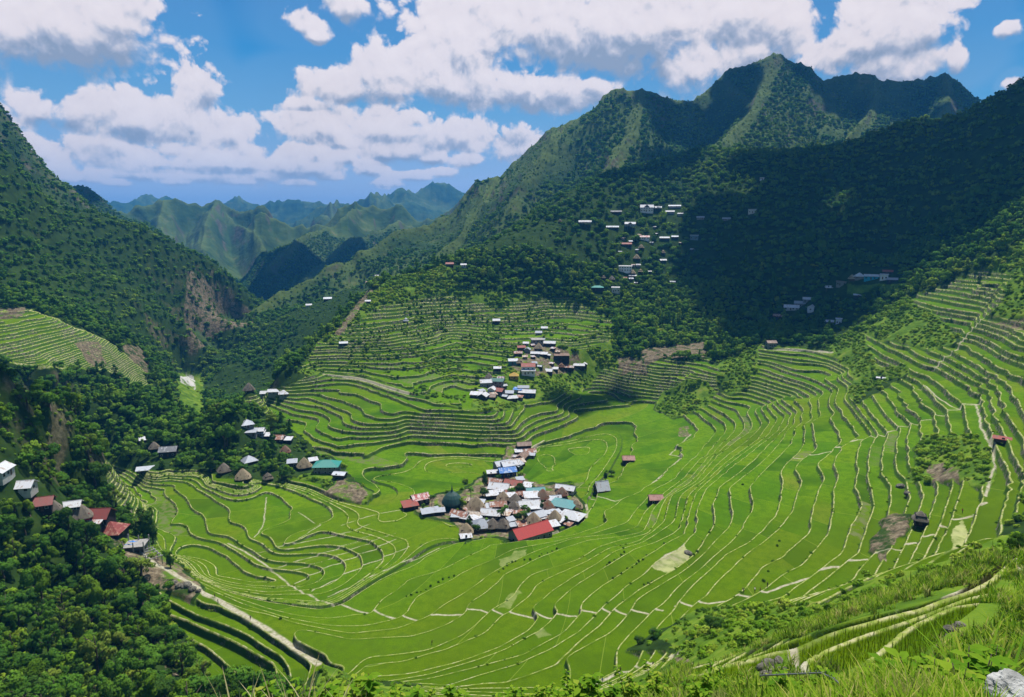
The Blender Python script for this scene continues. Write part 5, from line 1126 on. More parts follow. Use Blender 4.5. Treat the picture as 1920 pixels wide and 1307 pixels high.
# thickets
bl = plant_layer(2.5, 85, 700, 9)
cl = fbm(bl['x'] / 16, bl['y'] / 16, 174, 3)
rim = sample(np.abs(Lv - np.floor(Lv) - 0.5), bl['r'], np.arctan2(bl['x'], bl['y']))
k = bl['low'] & (bl['b'] < 0.4) & (~bl['clear'] | (bl['rng'].random(len(cl)) < 0.12)) & ((bl['shrub'] & (bl['t'] < 0.1) & (cl > -0.42)) | (bl['far'] & (cl > -0.06) & (bl['rng'].random(len(cl)) < 0.66)) | (~bl['shrub'] & (bl['t'] < 0.1) & (bl['rng'].random(len(cl)) < np.where(((bl['r'] < 360) & (bl['u'] < 520)) | ((bl['u'] > 1030) & (bl['u'] < 1340) & (bl['r'] > 560)), 0.65, 0.2))))
bl = take(bl, k); n = len(bl['x']); rng = bl['rng']
sz = rng.uniform(0.7, 1.9, n) * np.where(bl['r'] < 200, 0.75, 1.0) * np.where(rng.random(n) < 0.1, 1.7, 1.0)
sz = np.where((bl['r'] > 560) & ~bl['far'], sz * 1.5, sz)
tone = np.clip(0.72 + 0.6 * fbm(bl['x'] / 25, bl['y'] / 25, 175, 3), 0.1, 1) * np.where(bl['far'], 0.7, 1)
stuff_points('thicket', np.stack([bl['x'], bl['y'], bl['z'] - 0.1], -1), sz, tone, rng.integers(0, 4, n), BUSH_SRC, rng, 'bright green scrub and bushes on the slopes between the rice terraces', 'shrubs')
print('thicket', n)
wl = plant_layer(1.35, 95, 560, 10)
fl = sample(Lv, wl['r'], np.arctan2(wl['x'], wl['y'])); gl = sample(G, wl['r'], np.arctan2(wl['x'], wl['y'])); fr_ = fl - np.floor(fl)
k = wl['low'] & (wl['t'] > 0.7) & ((fr_ / gl < 0.35) | ((1 - fr_) / gl < 0.75)) & (fbm(wl['x'] / 9, wl['y'] / 9, 176, 3) > 0.0) & (wl['rng'].random(len(fl)) < np.where(wl['r'] > 330, 0.75, 0.4))
wl = take(wl, k); n = len(wl['x']); rng = wl['rng']
stuff_points('wall_plants', np.stack([wl['x'], wl['y'], wl['z'] - 0.1], -1), rng.uniform(0.3, 0.75, n), rng.uniform(0.15, 0.8, n), rng.integers(0, 4, n), BUSH_SRC, rng, 'weeds and small bushes growing out of the terrace walls', 'weeds')
print('wall plants', n)
# ------------------------------------------------------------------ trees that stand on their own
def link(name, data, parent=None):
    o = bpy.data.objects.new(name, data); COL.objects.link(o)
    if parent is not None: o.parent = parent
    return o
def thing(name, label, cat, loc, rz=0.0, group=None, scale=1.0):
    o = bpy.data.objects.new(name, None); COL.objects.link(o)
    o.empty_display_size = 0.5
    o.location = loc; o.rotation_euler = (0, 0, rz); o.scale = (scale,) * 3 if not isinstance(scale, tuple) else scale
    o['label'] = label; o['category'] = cat
    if group: o['group'] = group
    return o
def tag(o, label, cat, group=None):
    o['label'] = label; o['category'] = cat
    if group: o['group'] = group
    return o
class Shape:                   # collects faces, builds one mesh
    def __init__(s): s.v, s.f = [], []
    def add(s, vs, fs):
        b = len(s.v); s.v += [tuple(v) for v in vs]; s.f += [tuple(i + b for i in f) for f in fs]; return s
    def box(s, c, d, top=1.0, rz=0.0):
        cx, cy, cz = c; x, y, z = d[0] / 2, d[1] / 2, d[2] / 2
        P = [(-x, -y, -z), (x, -y, -z), (x, y, -z), (-x, y, -z), (-x * top, -y * top, z), (x * top, -y * top, z), (x * top, y * top, z), (-x * top, y * top, z)]
        cr, sr = math.cos(rz), math.sin(rz)
        return s.add([(cx + a * cr - b * sr, cy + a * sr + b * cr, cz + h) for a, b, h in P], [(3, 2, 1, 0), (4, 5, 6, 7), (0, 1, 5, 4), (1, 2, 6, 5), (2, 3, 7, 6), (3, 0, 4, 7)])
    def tube(s, pts, rad, n=6):
        ring = []
        P = [Vector(p) for p in pts]
        for i, p in enumerate(P):
            t = (P[min(i + 1, len(P) - 1)] - P[max(i - 1, 0)]).normalized()
            a = t.orthogonal().normalized(); b = t.cross(a)
            r = rad[i] if isinstance(rad, (list, tuple)) else rad
            ring.append([tuple(p + (a * math.cos(6.2832 * k / n) + b * math.sin(6.2832 * k / n)) * r) for k in range(n)])
        vs = [v for q in ring for v in q]; fs = []
        for i in range(len(P) - 1):
            for k in range(n):
                fs.append((i * n + k, i * n + (k + 1) % n, (i + 1) * n + (k + 1) % n, (i + 1) * n + k))
        fs.append(tuple(range(n))[::-1]); fs.append(tuple((len(P) - 1) * n + k for k in range(n)))
        return s.add(vs, fs)
    def slab(s, quad, t):      # thick panel from four corners, thickened downwards along its normal
        q = [Vector(p) for p in quad]
        nr = (q[1] - q[0]).cross(q[-1] - q[0]).normalized()
        if nr.z < 0: nr = -nr; q = q[::-1]
        lo = [p - nr * t for p in q]; n = len(q)
        fs = [tuple(range(n)), tuple(range(2 * n - 1, n - 1, -1))] + [(i, i + n, (i + 1) % n + n, (i + 1) % n) for i in range(n)]
        return s.add(q + lo, fs)
    def mesh(s, name, material, smooth_=False):
        me = bpy.data.meshes.new(name); me.from_pydata(s.v, [], s.f); me.materials.append(material)
        if smooth_:
            for p in me.polygons: p.use_smooth = True
        me.update(); return me
def trunk_mesh(seed, height, r0, spread):
    rnd = random.Random(seed); s = Shape()
    pts = [(0, 0, -1.2), (0, 0, 0.2)]; x = y = 0
    for i in range(1, 6):
        x += rnd.uniform(-.08, .08) * height * .3; y += rnd.uniform(-.08, .08) * height * .3
        pts.append((x, y, height * i / 5))
    s.tube(pts, [r0 * 1.5, r0 * 1.15, r0, r0 * .85, r0 * .7, r0 * .5, r0 * .3], 7)
    for i in range(6):
        a = rnd.uniform(0, 6.28); b = Vector(pts[3 + i % 3]); L = spread * rnd.uniform(.5, .9)
        m = b + Vector((math.cos(a) * L * .5, math.sin(a) * L * .5, L * .45)); e = b + Vector((math.cos(a) * L, math.sin(a) * L, L * .75))
        s.tube([b, m, e], [r0 * .42, r0 * .28, r0 * .12], 5)
    return s.mesh('trunk', M_BARK, True)
M_LEAF2 = leaf_material('light foliage', [(0.15, (0.05, 0.11, 0.008)), (0.45, (0.085, 0.165, 0.012)), (0.7, (0.13, 0.2, 0.02)), (0.95, (0.19, 0.2, 0.06))])
M_LEAF3 = leaf_material('dark foliage', [(0.15, (0.012, 0.04, 0.008)), (0.5, (0.026, 0.075, 0.012)), (0.9, (0.05, 0.11, 0.02))])
TREE_KINDS = []                # crown mesh and trunk mesh for a crown of radius 1, crown base at 0.55
for i, (kd, n_, s_, mt, th) in enumerate([('round', 250, .062, M_LEAF, 1.0), ('round', 230, .07, M_LEAF, 1.1), ('tall', 210, .06, M_LEAF3, 1.2), ('wide', 200, .066, M_LEAF, 1.1), ('round', 230, .066, M_LEAF2, .9), ('tall', 200, .07, M_LEAF2, 1.0), ('round', 260, .058, M_LEAF3, 1.1), ('sparse', 110, .05, M_LEAF2, 1.5), ('sparse', 130, .055, M_LEAF, 1.3)]):
    c = make_crown(200 + i, kd, n_, s_, mt)
    TREE_KINDS.append((c, trunk_mesh(210 + i, th, .075, .8)))
def tree(name, kind, x, y, z, r, label, cat='tree', group=None, rz=0.0, lift=0.35):
    cm, tm = TREE_KINDS[kind]
    o = thing(name, label, cat, (x, y, z), rz, group, r)
    c = link('crown', cm, o); c.location = (0, 0, lift)
    link('trunk', tm, o)
    return o
rnd = random.Random(5)
for u, v in ((28,962),(58,972),(96,985),(14,990),(118,1002),(48,1004),(82,1014),(140,1018),(12,1020),(66,1040),(170,1012)):
    P = snap(u, v, 235, 420); r = rnd.uniform(2.0, 3.2)
    NEAR_TREES.append((float(P[0]), float(P[1]), ground_z(float(P[0]), float(P[1])), r))
for (x, y, z, r) in NEAR_TREES:
    u, v = project(np.array([x, y, z])); u, v = float(u), float(v)
    kd = rnd.choice([0, 0, 1, 1, 2, 3, 3, 4, 4, 5, 6, 7, 7, 8, 8])
    if u < 520 and v > 985: lb, gp = 'broadleaf tree in the dense forest that fills the lower left corner', 'trees of the lower left forest'
    elif u < 260 and v > 820: lb, gp = 'broadleaf tree in the forest around the tin roofed houses at the left edge', 'trees around the left edge houses'
    elif u < 700: lb, gp = 'broadleaf tree in the forest belt behind the thatched huts on the left', 'trees behind the left huts'
    else: lb, gp = 'broadleaf tree in the forest above the rice terraces on the right', 'trees above the right terraces'
    tree('broadleaf_tree', kd, x, y, z, (r, r * rnd.uniform(.85, 1.15), r * rnd.uniform(.8, 1.5)), lb, 'tree', gp, rnd.uniform(0, 6.28), rnd.uniform(0.25, 0.6))
# ------------------------------------------------------------------ houses
def roof_material(name, base, worn, amount, ridges=True, rough=0.5, metal=0.0, scale=1.0):
    m, w = mat(name)
    pos = w.n('ShaderNodeTexCoord').outputs['Object']
    wp = w.n('ShaderNodeNewGeometry').outputs['Position']
    n = w.noise(wp, 0.55, 5, 0.65)
    s = w.n('ShaderNodeSeparateXYZ', {0: pos}).outputs
    streak = w.noise(w.n('ShaderNodeCombineXYZ', {0: w.m('MULTIPLY', s[0], 1.6), 1: w.m('MULTIPLY', s[1], 0.25), 2: w.m('MULTIPLY', s[2], 0.25)}), 1.0, 4)
    k = w.ss(w.m('ADD', w.m('MULTIPLY', n, 0.6), w.m('MULTIPLY', streak, 0.4)), 0.62 - amount * 0.3, 0.70 - amount * 0.24)
    col = w.mix(k, base, worn)
    col = w.mix(w.m('MULTIPLY', w.noise(wp, 2.5, 3), 0.25), col, (0.08, 0.075, 0.07))
    wave = w.m('SINE', w.m('MULTIPLY', s[0], 26.0)) if ridges else w.noise(pos, 7.0, 4)
    finish(w, col, rough, wave, 0.4 if ridges else 0.9, 0.05 if ridges else 0.25, 0.3, metal)
    return m
ROOF = {'white': roof_material('white tin', (0.66, 0.67, 0.70), (0.40, 0.31, 0.25), 0.32), 'zinc': roof_material('zinc tin', (0.40, 0.43, 0.48), (0.25, 0.20, 0.17), 0.2, metal=0.3),
 'darkzinc': roof_material('dark tin', (0.13, 0.14, 0.16), (0.4, 0.42, 0.44), 0.3), 'rust': roof_material('rusty tin', (0.62, 0.58, 0.55), (0.30, 0.11, 0.055), 0.75), 'red': roof_material('red oxide tin', (0.34, 0.065, 0.042), (0.22, 0.10, 0.07), 0.4),
 'redplain': roof_material('red paint', (0.50, 0.055, 0.045), (0.42, 0.06, 0.05), 0.3), 'pinkred': roof_material('worn red tin', (0.45, 0.07, 0.06), (0.72, 0.6, 0.58), 0.6), 'maroon': roof_material('maroon tin', (0.24, 0.042, 0.035), (0.17, 0.05, 0.035), 0.4),
 'maroonrust': roof_material('maroon and rust tin', (0.26, 0.045, 0.035), (0.42, 0.20, 0.14), 0.5), 'zincrust': roof_material('zinc and rust tin', (0.6, 0.6, 0.62), (0.33, 0.13, 0.08), 0.5), 'teal': roof_material('teal tin', (0.13, 0.36, 0.37), (0.22, 0.40, 0.40), 0.3),
 'jade': roof_material('jade tin', (0.035, 0.30, 0.25), (0.05, 0.25, 0.2), 0.3), 'green': roof_material('green tin', (0.022, 0.085, 0.075), (0.04, 0.07, 0.06), 0.4), 'greenflat': roof_material('pale green tin', (0.09, 0.20, 0.17), (0.1, 0.17, 0.15), 0.4),
 'cream': roof_material('cream tin', (0.62, 0.54, 0.44), (0.38, 0.2, 0.12), 0.5), 'brown': roof_material('brown tin', (0.24, 0.15, 0.11), (0.32, 0.22, 0.17), 0.5), 'brick': roof_material('pink tin', (0.44, 0.22, 0.18), (0.3, 0.14, 0.1), 0.5),
 'blue': roof_material('blue sheet', (0.06, 0.22, 0.62), (0.5, 0.58, 0.7), 0.4), 'yellow': roof_material('yellow tin', (0.58, 0.36, 0.05), (0.45, 0.28, 0.08), 0.3), 'concrete': roof_material('concrete slab', (0.42, 0.40, 0.37), (0.28, 0.27, 0.25), 0.4, False, 0.9),
 'thatch': roof_material('thatch', (0.40, 0.315, 0.20), (0.27, 0.205, 0.13), 0.5, False, 1.0), 'darkthatch': roof_material('old thatch', (0.235, 0.20, 0.155), (0.15, 0.125, 0.10), 0.5, False, 1.0), 'rustthatch': roof_material('rusty patched thatch', (0.25, 0.17, 0.115), (0.28, 0.10, 0.055), 0.5, False, 1.0)}
def wall_material(name, c, dirt=0.5):
    m, w = mat(name)
    wp = w.n('ShaderNodeNewGeometry').outputs['Position']
    col = w.mix(w.m('MULTIPLY', w.ss(w.noise(wp, 0.8, 5, 0.65), 0.42, 0.7), dirt), c, tuple(x * 0.5 for x in c))
    finish(w, col, 0.9, w.noise(wp, 5.0, 3), 0.3, 0.05)
    return m
WALL = {k: wall_material(n, c) for k, n, c in (('dark', 'dark boards', (0.035, 0.032, 0.032)), ('wood', 'old timber', (0.085, 0.06, 0.042)), ('grey', 'grey block', (0.22, 0.22, 0.22)), ('pale', 'pale plaster', (0.50, 0.50, 0.47)), ('white', 'white plaster', (0.68, 0.69, 0.72)),
 ('green', 'green boards', (0.02, 0.07, 0.06)), ('navy', 'dark blue boards', (0.025, 0.04, 0.10)), ('red', 'red boards', (0.30, 0.02, 0.025)), ('concrete', 'bare concrete', (0.34, 0.33, 0.31)), ('teal', 'teal boards', (0.08, 0.20, 0.21)), ('bluegrey', 'blue grey plaster', (0.14, 0.20, 0.26)),
 ('cyan', 'bright blue plaster', (0.03, 0.34, 0.52)), ('yellow', 'yellow boards', (0.45, 0.28, 0.05)), ('brick', 'brick', (0.30, 0.13, 0.09)))}
def glass_material():
    m, w = mat('window glass'); finish(w, (0.015, 0.018, 0.022), 0.15, None, spec=0.5); return m
M_GLASS = glass_material(); M_DOOR = wall_material('door boards', (0.10, 0.065, 0.045)); M_POST = wall_material('posts', (0.16, 0.13, 0.10))
def house_roof(kind, w, d, h, roof, o):
    s = Shape(); t = 0.16
    if kind in ('gable', 'barn', 'gablehut', 'stiltgable', 'tallred', 'tallwhite', 'lodge', 'hotel'):
        ov = 0.55; rise = d * (0.62 if kind == 'gablehut' else (0.42 if kind == 'hotel' else (0.34 if kind in ('barn', 'tallred') else 0.28)))
        x = w / 2 + ov; y = d / 2 + ov; zl = h - ov * rise / (d / 2)
        s.slab([(-x, -y, zl), (x, -y, zl), (x, 0.03, h + rise), (-x, 0.03, h + rise)], t); s.slab([(-x, y, zl + .003), (-x, -0.03, h + rise + .003), (x, -0.03, h + rise + .003), (x, y, zl + .003)], t)
        s.tube([(-x - .05, 0, h + rise), (x + .05, 0, h + rise)], 0.13, 6)
        pk = rise
    elif kind in ('shed', 'stilt', 'frame'):
        x, y = w / 2 + .5, d / 2 + .5; r = 0.0 if kind == 'frame' else d * 0.13
        if kind == 'stilt':
            s.slab([(-x, -y, h + .05), (x, -y, h + .05), (x, .03, h + d * .2), (-x, .03, h + d * .2)], t); s.slab([(-x, y, h + .053), (-x, -.03, h + d * .2 + .003), (x, -.03, h + d * .2 + .003), (x, y, h + .053)], t)
        else: s.slab([(-x, -y, h + .08), (x, -y, h + .08), (x, y, h + .08 + 2 * r), (-x, y, h + .08 + 2 * r)], t)
        pk = 2 * r
    elif kind == 'block':
        x, y = w / 2 + .45, d / 2 + .45
        s.slab([(-x, -y, h + .1), (x, -y, h + .1), (x, y, h + .5), (-x, y, h + .5)], .2); pk = .4
    elif kind == 'hip':
        x, y = w / 2 + .8, d / 2 + .8; rise = d * .3; q = max(w / 2 - d / 2, .4); z0 = h - .1
        s.add([(-x, -y, z0), (x, -y, z0), (x, y, z0), (-x, y, z0), (-q, 0, z0 + rise), (q, 0, z0 + rise), (-x, -y, z0 - .16), (x, -y, z0 - .16), (x, y, z0 - .16), (-x, y, z0 - .16)],
              [(0, 1, 5, 4), (1, 2, 5), (2, 3, 4, 5), (3, 0, 4), (0, 6, 7, 1), (1, 7, 8, 2), (2, 8, 9, 3), (3, 9, 6, 0), (9, 8, 7, 6)])
        s.tube([(-q, 0, z0 + rise), (q, 0, z0 + rise)], .12, 6); pk = rise
    elif kind == 'pyr':
        x, y = w / 2 + .7, d / 2 + .7; rise = w * .42; z0 = h - .15
        s.add([(-x, -y, z0), (x, -y, z0), (x, y, z0), (-x, y, z0), (0, 0, z0 + rise), (-x, -y, z0 - .14), (x, -y, z0 - .14), (x, y, z0 - .14), (-x, y, z0 - .14)],
              [(0, 1, 4), (1, 2, 4), (2, 3, 4), (3, 0, 4), (0, 5, 6, 1), (1, 6, 7, 2), (2, 7, 8, 3), (3, 8, 5, 0), (8, 7, 6, 5)]); pk = rise
    elif kind == 'church':
        N = 16; rr = w / 2 + .7; z0 = h
        prof = [(1.0, -.12), (1.0, .0), (.93, .14), (.78, .40), (.55, .64), (.28, .82), (.12, .92), (.1, 1.0)]
        vs = [(rr * q * math.cos(6.2832 * k / N), rr * q * math.sin(6.2832 * k / N), z0 + e * w * .62) for q, e in prof for k in range(N)]
        fs = [(i * N + k, i * N + (k + 1) % N, (i + 1) * N + (k + 1) % N, (i + 1) * N + k) for i in range(len(prof) - 1) for k in range(N)]
        fs += [tuple(range(N))[::-1], tuple((len(prof) - 1) * N + k for k in range(N))]
        s.add(vs, fs); pk = w * .62
    else:                      # native hut: tall pyramid of thatch with rounded corners and a swelling side
        N = 20; ex = w / 2 + .25; z0 = h + 1.0; rise = w * .62
        prof = [(1.02, -.10), (1.0, 0), (.82, .22), (.58, .50), (.34, .76), (.13, .95), (.05, 1.0)]
        rs = random.Random(int(w * 97 + d * 31 + h * 7))
        jit = [1 + rs.uniform(-.035, .035) for _ in range(N)]
        vs = []
        for q, e in prof:
            for k in range(N):
                a = 6.2832 * k / N; c, sn = math.cos(a), math.sin(a)
                m_ = max(abs(c), abs(sn)); rd = 1 / (m_ * .72 + .28)
                vs.append((ex * q * c * rd * jit[k], ex * d / w * q * sn * rd * jit[k], z0 + (e * rise if e > 0 else e * 6 * .35)))
        fs = [(i * N + k, i * N + (k + 1) % N, (i + 1) * N + (k + 1) % N, (i + 1) * N + k) for i in range(len(prof) - 1) for k in range(N)]
        fs += [tuple(range(N))[::-1], tuple((len(prof) - 1) * N + k for k in range(N))]
        s.add(vs, fs); pk = rise
    link('roof', s.mesh('roof', ROOF[roof]), o)
    return pk
def build_house(u, v, kind, w, d, h, roof, wall, rz, label):
    lo, hi = RANGE(u, v)
    P = snap(u, v, lo, hi)
    x, y = float(P[0]), float(P[1])
    z = min(ground_z(x + a, y + b) for a in (-w * .3, 0, w * .3) for b in (-d * .3, 0, d * .3)) * .5 + ground_z(x, y) * .5
    far = math.hypot(x, y) > 480
    names = {'hut': 'hut', 'church': 'church', 'barn': 'barn', 'shed': 'shed', 'stilt': 'stilt_house', 'stiltgable': 'stilt_house', 'frame': 'concrete_house', 'lodge': 'lodge', 'hotel': 'hotel', 'gablehut': 'hut', 'pyr': 'hut'}
    cats = {'hut': 'hut', 'gablehut': 'hut', 'church': 'church', 'barn': 'barn', 'shed': 'shed', 'lodge': 'lodge', 'hotel': 'hotel'}
    o = thing(names.get(kind, 'house'), label, cats.get(kind, 'house'), (x, y, z), math.radians(float(rz)) + math.atan2(-x, y), EXTRA_GROUP.get(label))
    base = 0.0
    if kind in ('hut', 'stilt', 'stiltgable', 'lodge'):
        base = {'hut': 1.0, 'stilt': max(.9, h * .45), 'stiltgable': 2.0, 'lodge': 3.0}[kind]
        px, py = (w * .3, d * .3) if kind == 'hut' else (w / 2 - .2, d / 2 - .2)
        nx = 2 if kind != 'lodge' else 5
        for i in range(nx):
            for sy in (-1, 1):
                q = Shape(); q.box((-px + 2 * px * i / (nx - 1), sy * py, (base + .1 - 1.4) / 2), (.26, .26, base + .1 + 1.4)); link('post', q.mesh('post', M_POST), o)
    if kind == 'hut':
        s = Shape(); s.box((0, 0, base + (h + .9) / 2), (w * .74, d * .74, h + .9)); link('wall', s.mesh('wall', WALL[wall]), o)
        hw, hd, top = w * .37, d * .37, base + h
        pk = house_roof('hut', w, d, max(.2, h - .5), roof, o)
    elif kind == 'frame':
        s = Shape(); s.box((.6, .4, 1.2), (w * .72, d * .72, 4.0)); link('wall', s.mesh('wall', WALL['grey']), o)
        for i in (-1, 0, 1):
            for sy in (-1, 1):
                q = Shape(); q.box((i * w * .47, sy * d * .47, 1.9 + (.5 if i == -1 else 0)), (.34, .34, 6.8 + (1.2 if i == -1 else .4))); link('column', q.mesh('column', WALL['concrete']), o)
        hw, hd, top = w * .36 + .6, d * .36, 3.0
        pk = house_roof('frame', w * .86, d * .86, h - .6, roof, o)
    else:
        top = h; hw, hd = w / 2, d / 2; s = Shape()
        foot = base - (0.0 if base else 2.0)
        if kind == 'church':
            N = 12; vs = [(hw * .9 * math.cos(6.2832 * k / N), hw * .9 * math.sin(6.2832 * k / N), zz) for zz in (foot, h) for k in range(N)]
            s.add(vs, [(k, (k + 1) % N, (k + 1) % N + N, k + N) for k in range(N)])
        elif kind in ('gable', 'barn', 'gablehut', 'stiltgable', 'tallred', 'tallwhite', 'lodge', 'hotel'):
            rise = d * {'gablehut': .62, 'hotel': .42, 'barn': .34, 'tallred': .34}.get(kind, .28) - .12
            s.add([(-hw, -hd, foot), (hw, -hd, foot), (hw, hd, foot), (-hw, hd, foot), (-hw, -hd, h - .1), (hw, -hd, h - .1), (hw, hd, h - .1), (-hw, hd, h - .1), (-hw, 0, h + rise), (hw, 0, h + rise)],
                  [(3, 2, 1, 0), (0, 1, 5, 4), (2, 3, 7, 6), (1, 2, 6, 9, 5), (3, 0, 4, 8, 7), (4, 5, 9, 8), (6, 7, 8, 9)])
        else:
            s.box((0, 0, (foot + h) / 2), (w, d, h - foot))
        link('wall', s.mesh('wall', WALL[wall]), o)
        pk = house_roof(kind, w, d, h, roof, o)
        if kind == 'tallwhite':
            q = Shape(); q.slab([(-hw - .5, -hd - 2.2, h * .52), (hw + .5, -hd - 2.2, h * .52), (hw + .5, -hd - .01, h * .66), (-hw - .5, -hd - .01, h * .66)], .16); link('porch_roof', q.mesh('porch_roof', ROOF['white']), o)
        if kind in ('hotel', 'lodge') and (kind == 'hotel' or wall == 'bluegrey'):
            q = Shape(); gw = w * .36; zz = h + (.6 if kind == 'hotel' else 0)
            q.slab([(-gw / 2 - .4, -hd - 1.6, zz - .2), (0, -hd - 1.6, zz + gw * .42), (0, 0, zz + gw * .42), (-gw / 2 - .4, 0, zz - .2)], .16); q.slab([(gw / 2 + .4, -hd - 1.6, zz - .2), (gw / 2 + .4, 0, zz - .2), (0, 0, zz + gw * .42 + .003), (0, -hd - 1.6, zz + gw * .42 + .003)], .16)
            gd = link('gable_roof', q.mesh('gable_roof', ROOF[roof]), o)
            q = Shape(); q.add([(-gw / 2, -hd - 1.2, zz - .3), (gw / 2, -hd - 1.2, zz - .3), (0, -hd - 1.2, zz + gw * .36), (-gw / 2, -hd - 1.0, zz - .3), (gw / 2, -hd - 1.0, zz - .3), (0, -hd - 1.0, zz + gw * .36)], [(0, 1, 2), (5, 4, 3), (0, 3, 4, 1), (1, 4, 5, 2), (2, 5, 3, 0)]); link('gable_wall', q.mesh('gable_wall', WALL['wood']), o)
        if kind in ('hotel', 'lodge', 'tallred') or (kind == 'block' and h > 5.5):
            q = Shape(); zz = base + (h - base) * .5; q.box((0, -hd - .55, zz), (w + .2, 1.1, .16))
            nn = int(w / 1.3)
            for i in range(nn + 1): q.box((-hw + w * i / nn, -hd - 1.02, zz + .55), (.08, .08, .95))
            q.box((0, -hd - 1.02, zz + 1.05), (w + .1, .09, .09)); link('balcony', q.mesh('balcony', WALL['white' if wall != 'dark' else 'wood']), o)
    if kind == 'church':
        q = Shape(); q.box((0, 0, h + pk + .55), (.7, .7, 1.3)); q.box((0, 0, h + pk + 2.2), (.5, .5, 2.2), .08); link('spire', q.mesh('spire', ROOF['green']), o)
        q = Shape(); q.box((0, -hw * .9, .9), (1.3, .5, 2.2)); link('door', q.mesh('door', M_DOOR), o); return o
    # openings
    lev = [base + 1.45] if h - base < 4.4 or kind == 'hut' else [base + 1.3, base + 1.3 + (h - base) / 2]
    rs = random.Random(int(u * 13 + v * 7))
    dx = rs.uniform(-.28, .28) * w
    s = Shape(); s.box((dx if kind != 'hut' else 0, -hd - .02, base + (1.0 if kind != 'hut' else h * .5 + .3)), (.95, .1, 2.0 if kind != 'hut' else max(1.0, h * .8))); link('door', s.mesh('door', M_DOOR), o)
    if kind not in ('hut', 'shed', 'stilt', 'frame') or h >= 2.8:
        nwin = max(2, int(w / 2.6)) if kind != 'hut' else 0
        for li, zz in enumerate(lev):
            for i in range(nwin):
                xx = -hw + w * (i + .5) / nwin
                if li == 0 and abs(xx - dx) < 1.2: continue
                f = Shape(); f.box((xx, -hd - .03, zz), (1.15, .1, 1.1)); fr = link('window', f.mesh('window', WALL['pale' if wall in ('dark', 'wood', 'navy', 'bluegrey', 'grey') else 'wood']), o)
                if not far:
                    g = Shape(); g.box((xx, -hd - .083, zz), (.92, .02, .88)); link('pane', g.mesh('pane', M_GLASS), fr)
                else: fr.data.materials[0] = M_GLASS
        if d > 4.5 and kind not in ('hut',):
            for sx in (-1, 1):
                f = Shape(); f.box((sx * (hw + .03), 0, lev[0]), (.1, 1.2, 1.0)); link('window', f.mesh('window', M_GLASS), o)
    return o
for hrow in HOUSES: build_house(*hrow)
# ------------------------------------------------------------------ single trees, palms, shrubs on the terrace lips
def spot(u, v, lo=235, hi=420):
    P = snap(u, v, lo, hi)
    return float(P[0]), float(P[1]), ground_z(float(P[0]), float(P[1]))
def frond_mesh(seed, L):
    rng = random.Random(seed); vs, fs = [], []
    n = 9
    for i in range(n + 1):
        t = i / n; x = L * t * (1 - .18 * t); z = L * (.42 * t - .75 * t * t)
        wd = L * .30 * math.sin(math.pi * min(1, t * .92 + .06)) ** .7
        for s in (-1, 1):
            if i:
                b = len(vs); dx = L * .05
                vs += [(x - dx, 0, z), (x + dx, 0, z), (x + dx * 2.2, s * wd, z - wd * .55), (x + dx * .9, s * wd * .97, z - wd * .6)]
                fs.append((b, b + 1, b + 2, b + 3))
    return vs, fs
def palm_meshes(seed, h):
    rng = random.Random(seed)
    s = Shape(); bend = rng.uniform(.2, .8)
    pts = [(bend * (t ** 2), .1 * math.sin(t * 3), -1 + (h + 1) * t) for t in (0, .25, .5, .75, 1)]
    s.tube(pts, [.2, .16, .14, .13, .12], 7); tr = s.mesh('trunk', M_BARK, True)
    vs, fs, ou = [], [], []
    for k in range(15):
        a = 6.2832 * k / 15 + rng.uniform(-.2, .2); up = rng.uniform(-.5, .75); L = rng.uniform(1.9, 2.6)
        fv, ff = frond_mesh(seed * 31 + k, L); b = len(vs); ca, sa = math.cos(a), math.sin(a)
        for (x, y, z) in fv:
            x2 = x * math.cos(up) - z * math.sin(up); z2 = x * math.sin(up) + z * math.cos(up)
            vs.append((bend + x2 * ca - y * sa, .1 * math.sin(3) + x2 * sa + y * ca, h + z2)); ou.append((ca * .5, sa * .5, .8))
        fs += [tuple(i + b for i in f) for f in ff]
    return tr, mesh_from('fronds', vs, fs, M_LEAF3, False, [rng.random() for _ in vs], ou)
PALMS = [palm_meshes(i, h) for i, h in ((1, 7.5), (2, 6.0), (3, 8.5))]
PALM_AT = [(941, 987, 0, 'tallest palm in front of the brown thatched huts of the main village'), (948, 985, 2, 'palm standing right beside the tallest palm of the main village'), (938, 979, 1, 'palm leaning behind the tallest palm of the main village'),
 (984, 978, 0, 'dark palm left of the grey zinc gable in the main village'), (980, 986, 1, 'pale green palm above the middle of the red barn'), (268, 985, 1, 'palm beside the red roofed houses on the left ridge'), (809, 952, 1, 'bushy palm between the red roofs and the green domed church'), (883, 947, 2, 'palm right of the green domed church')]
for u, v, k, lb in PALM_AT:
    x, y, z = spot(u, v)
    o = thing('palm', lb, 'palm', (x, y, z), u * 1.7); link('trunk', PALMS[k][0], o); link('fronds', PALMS[k][1], o)
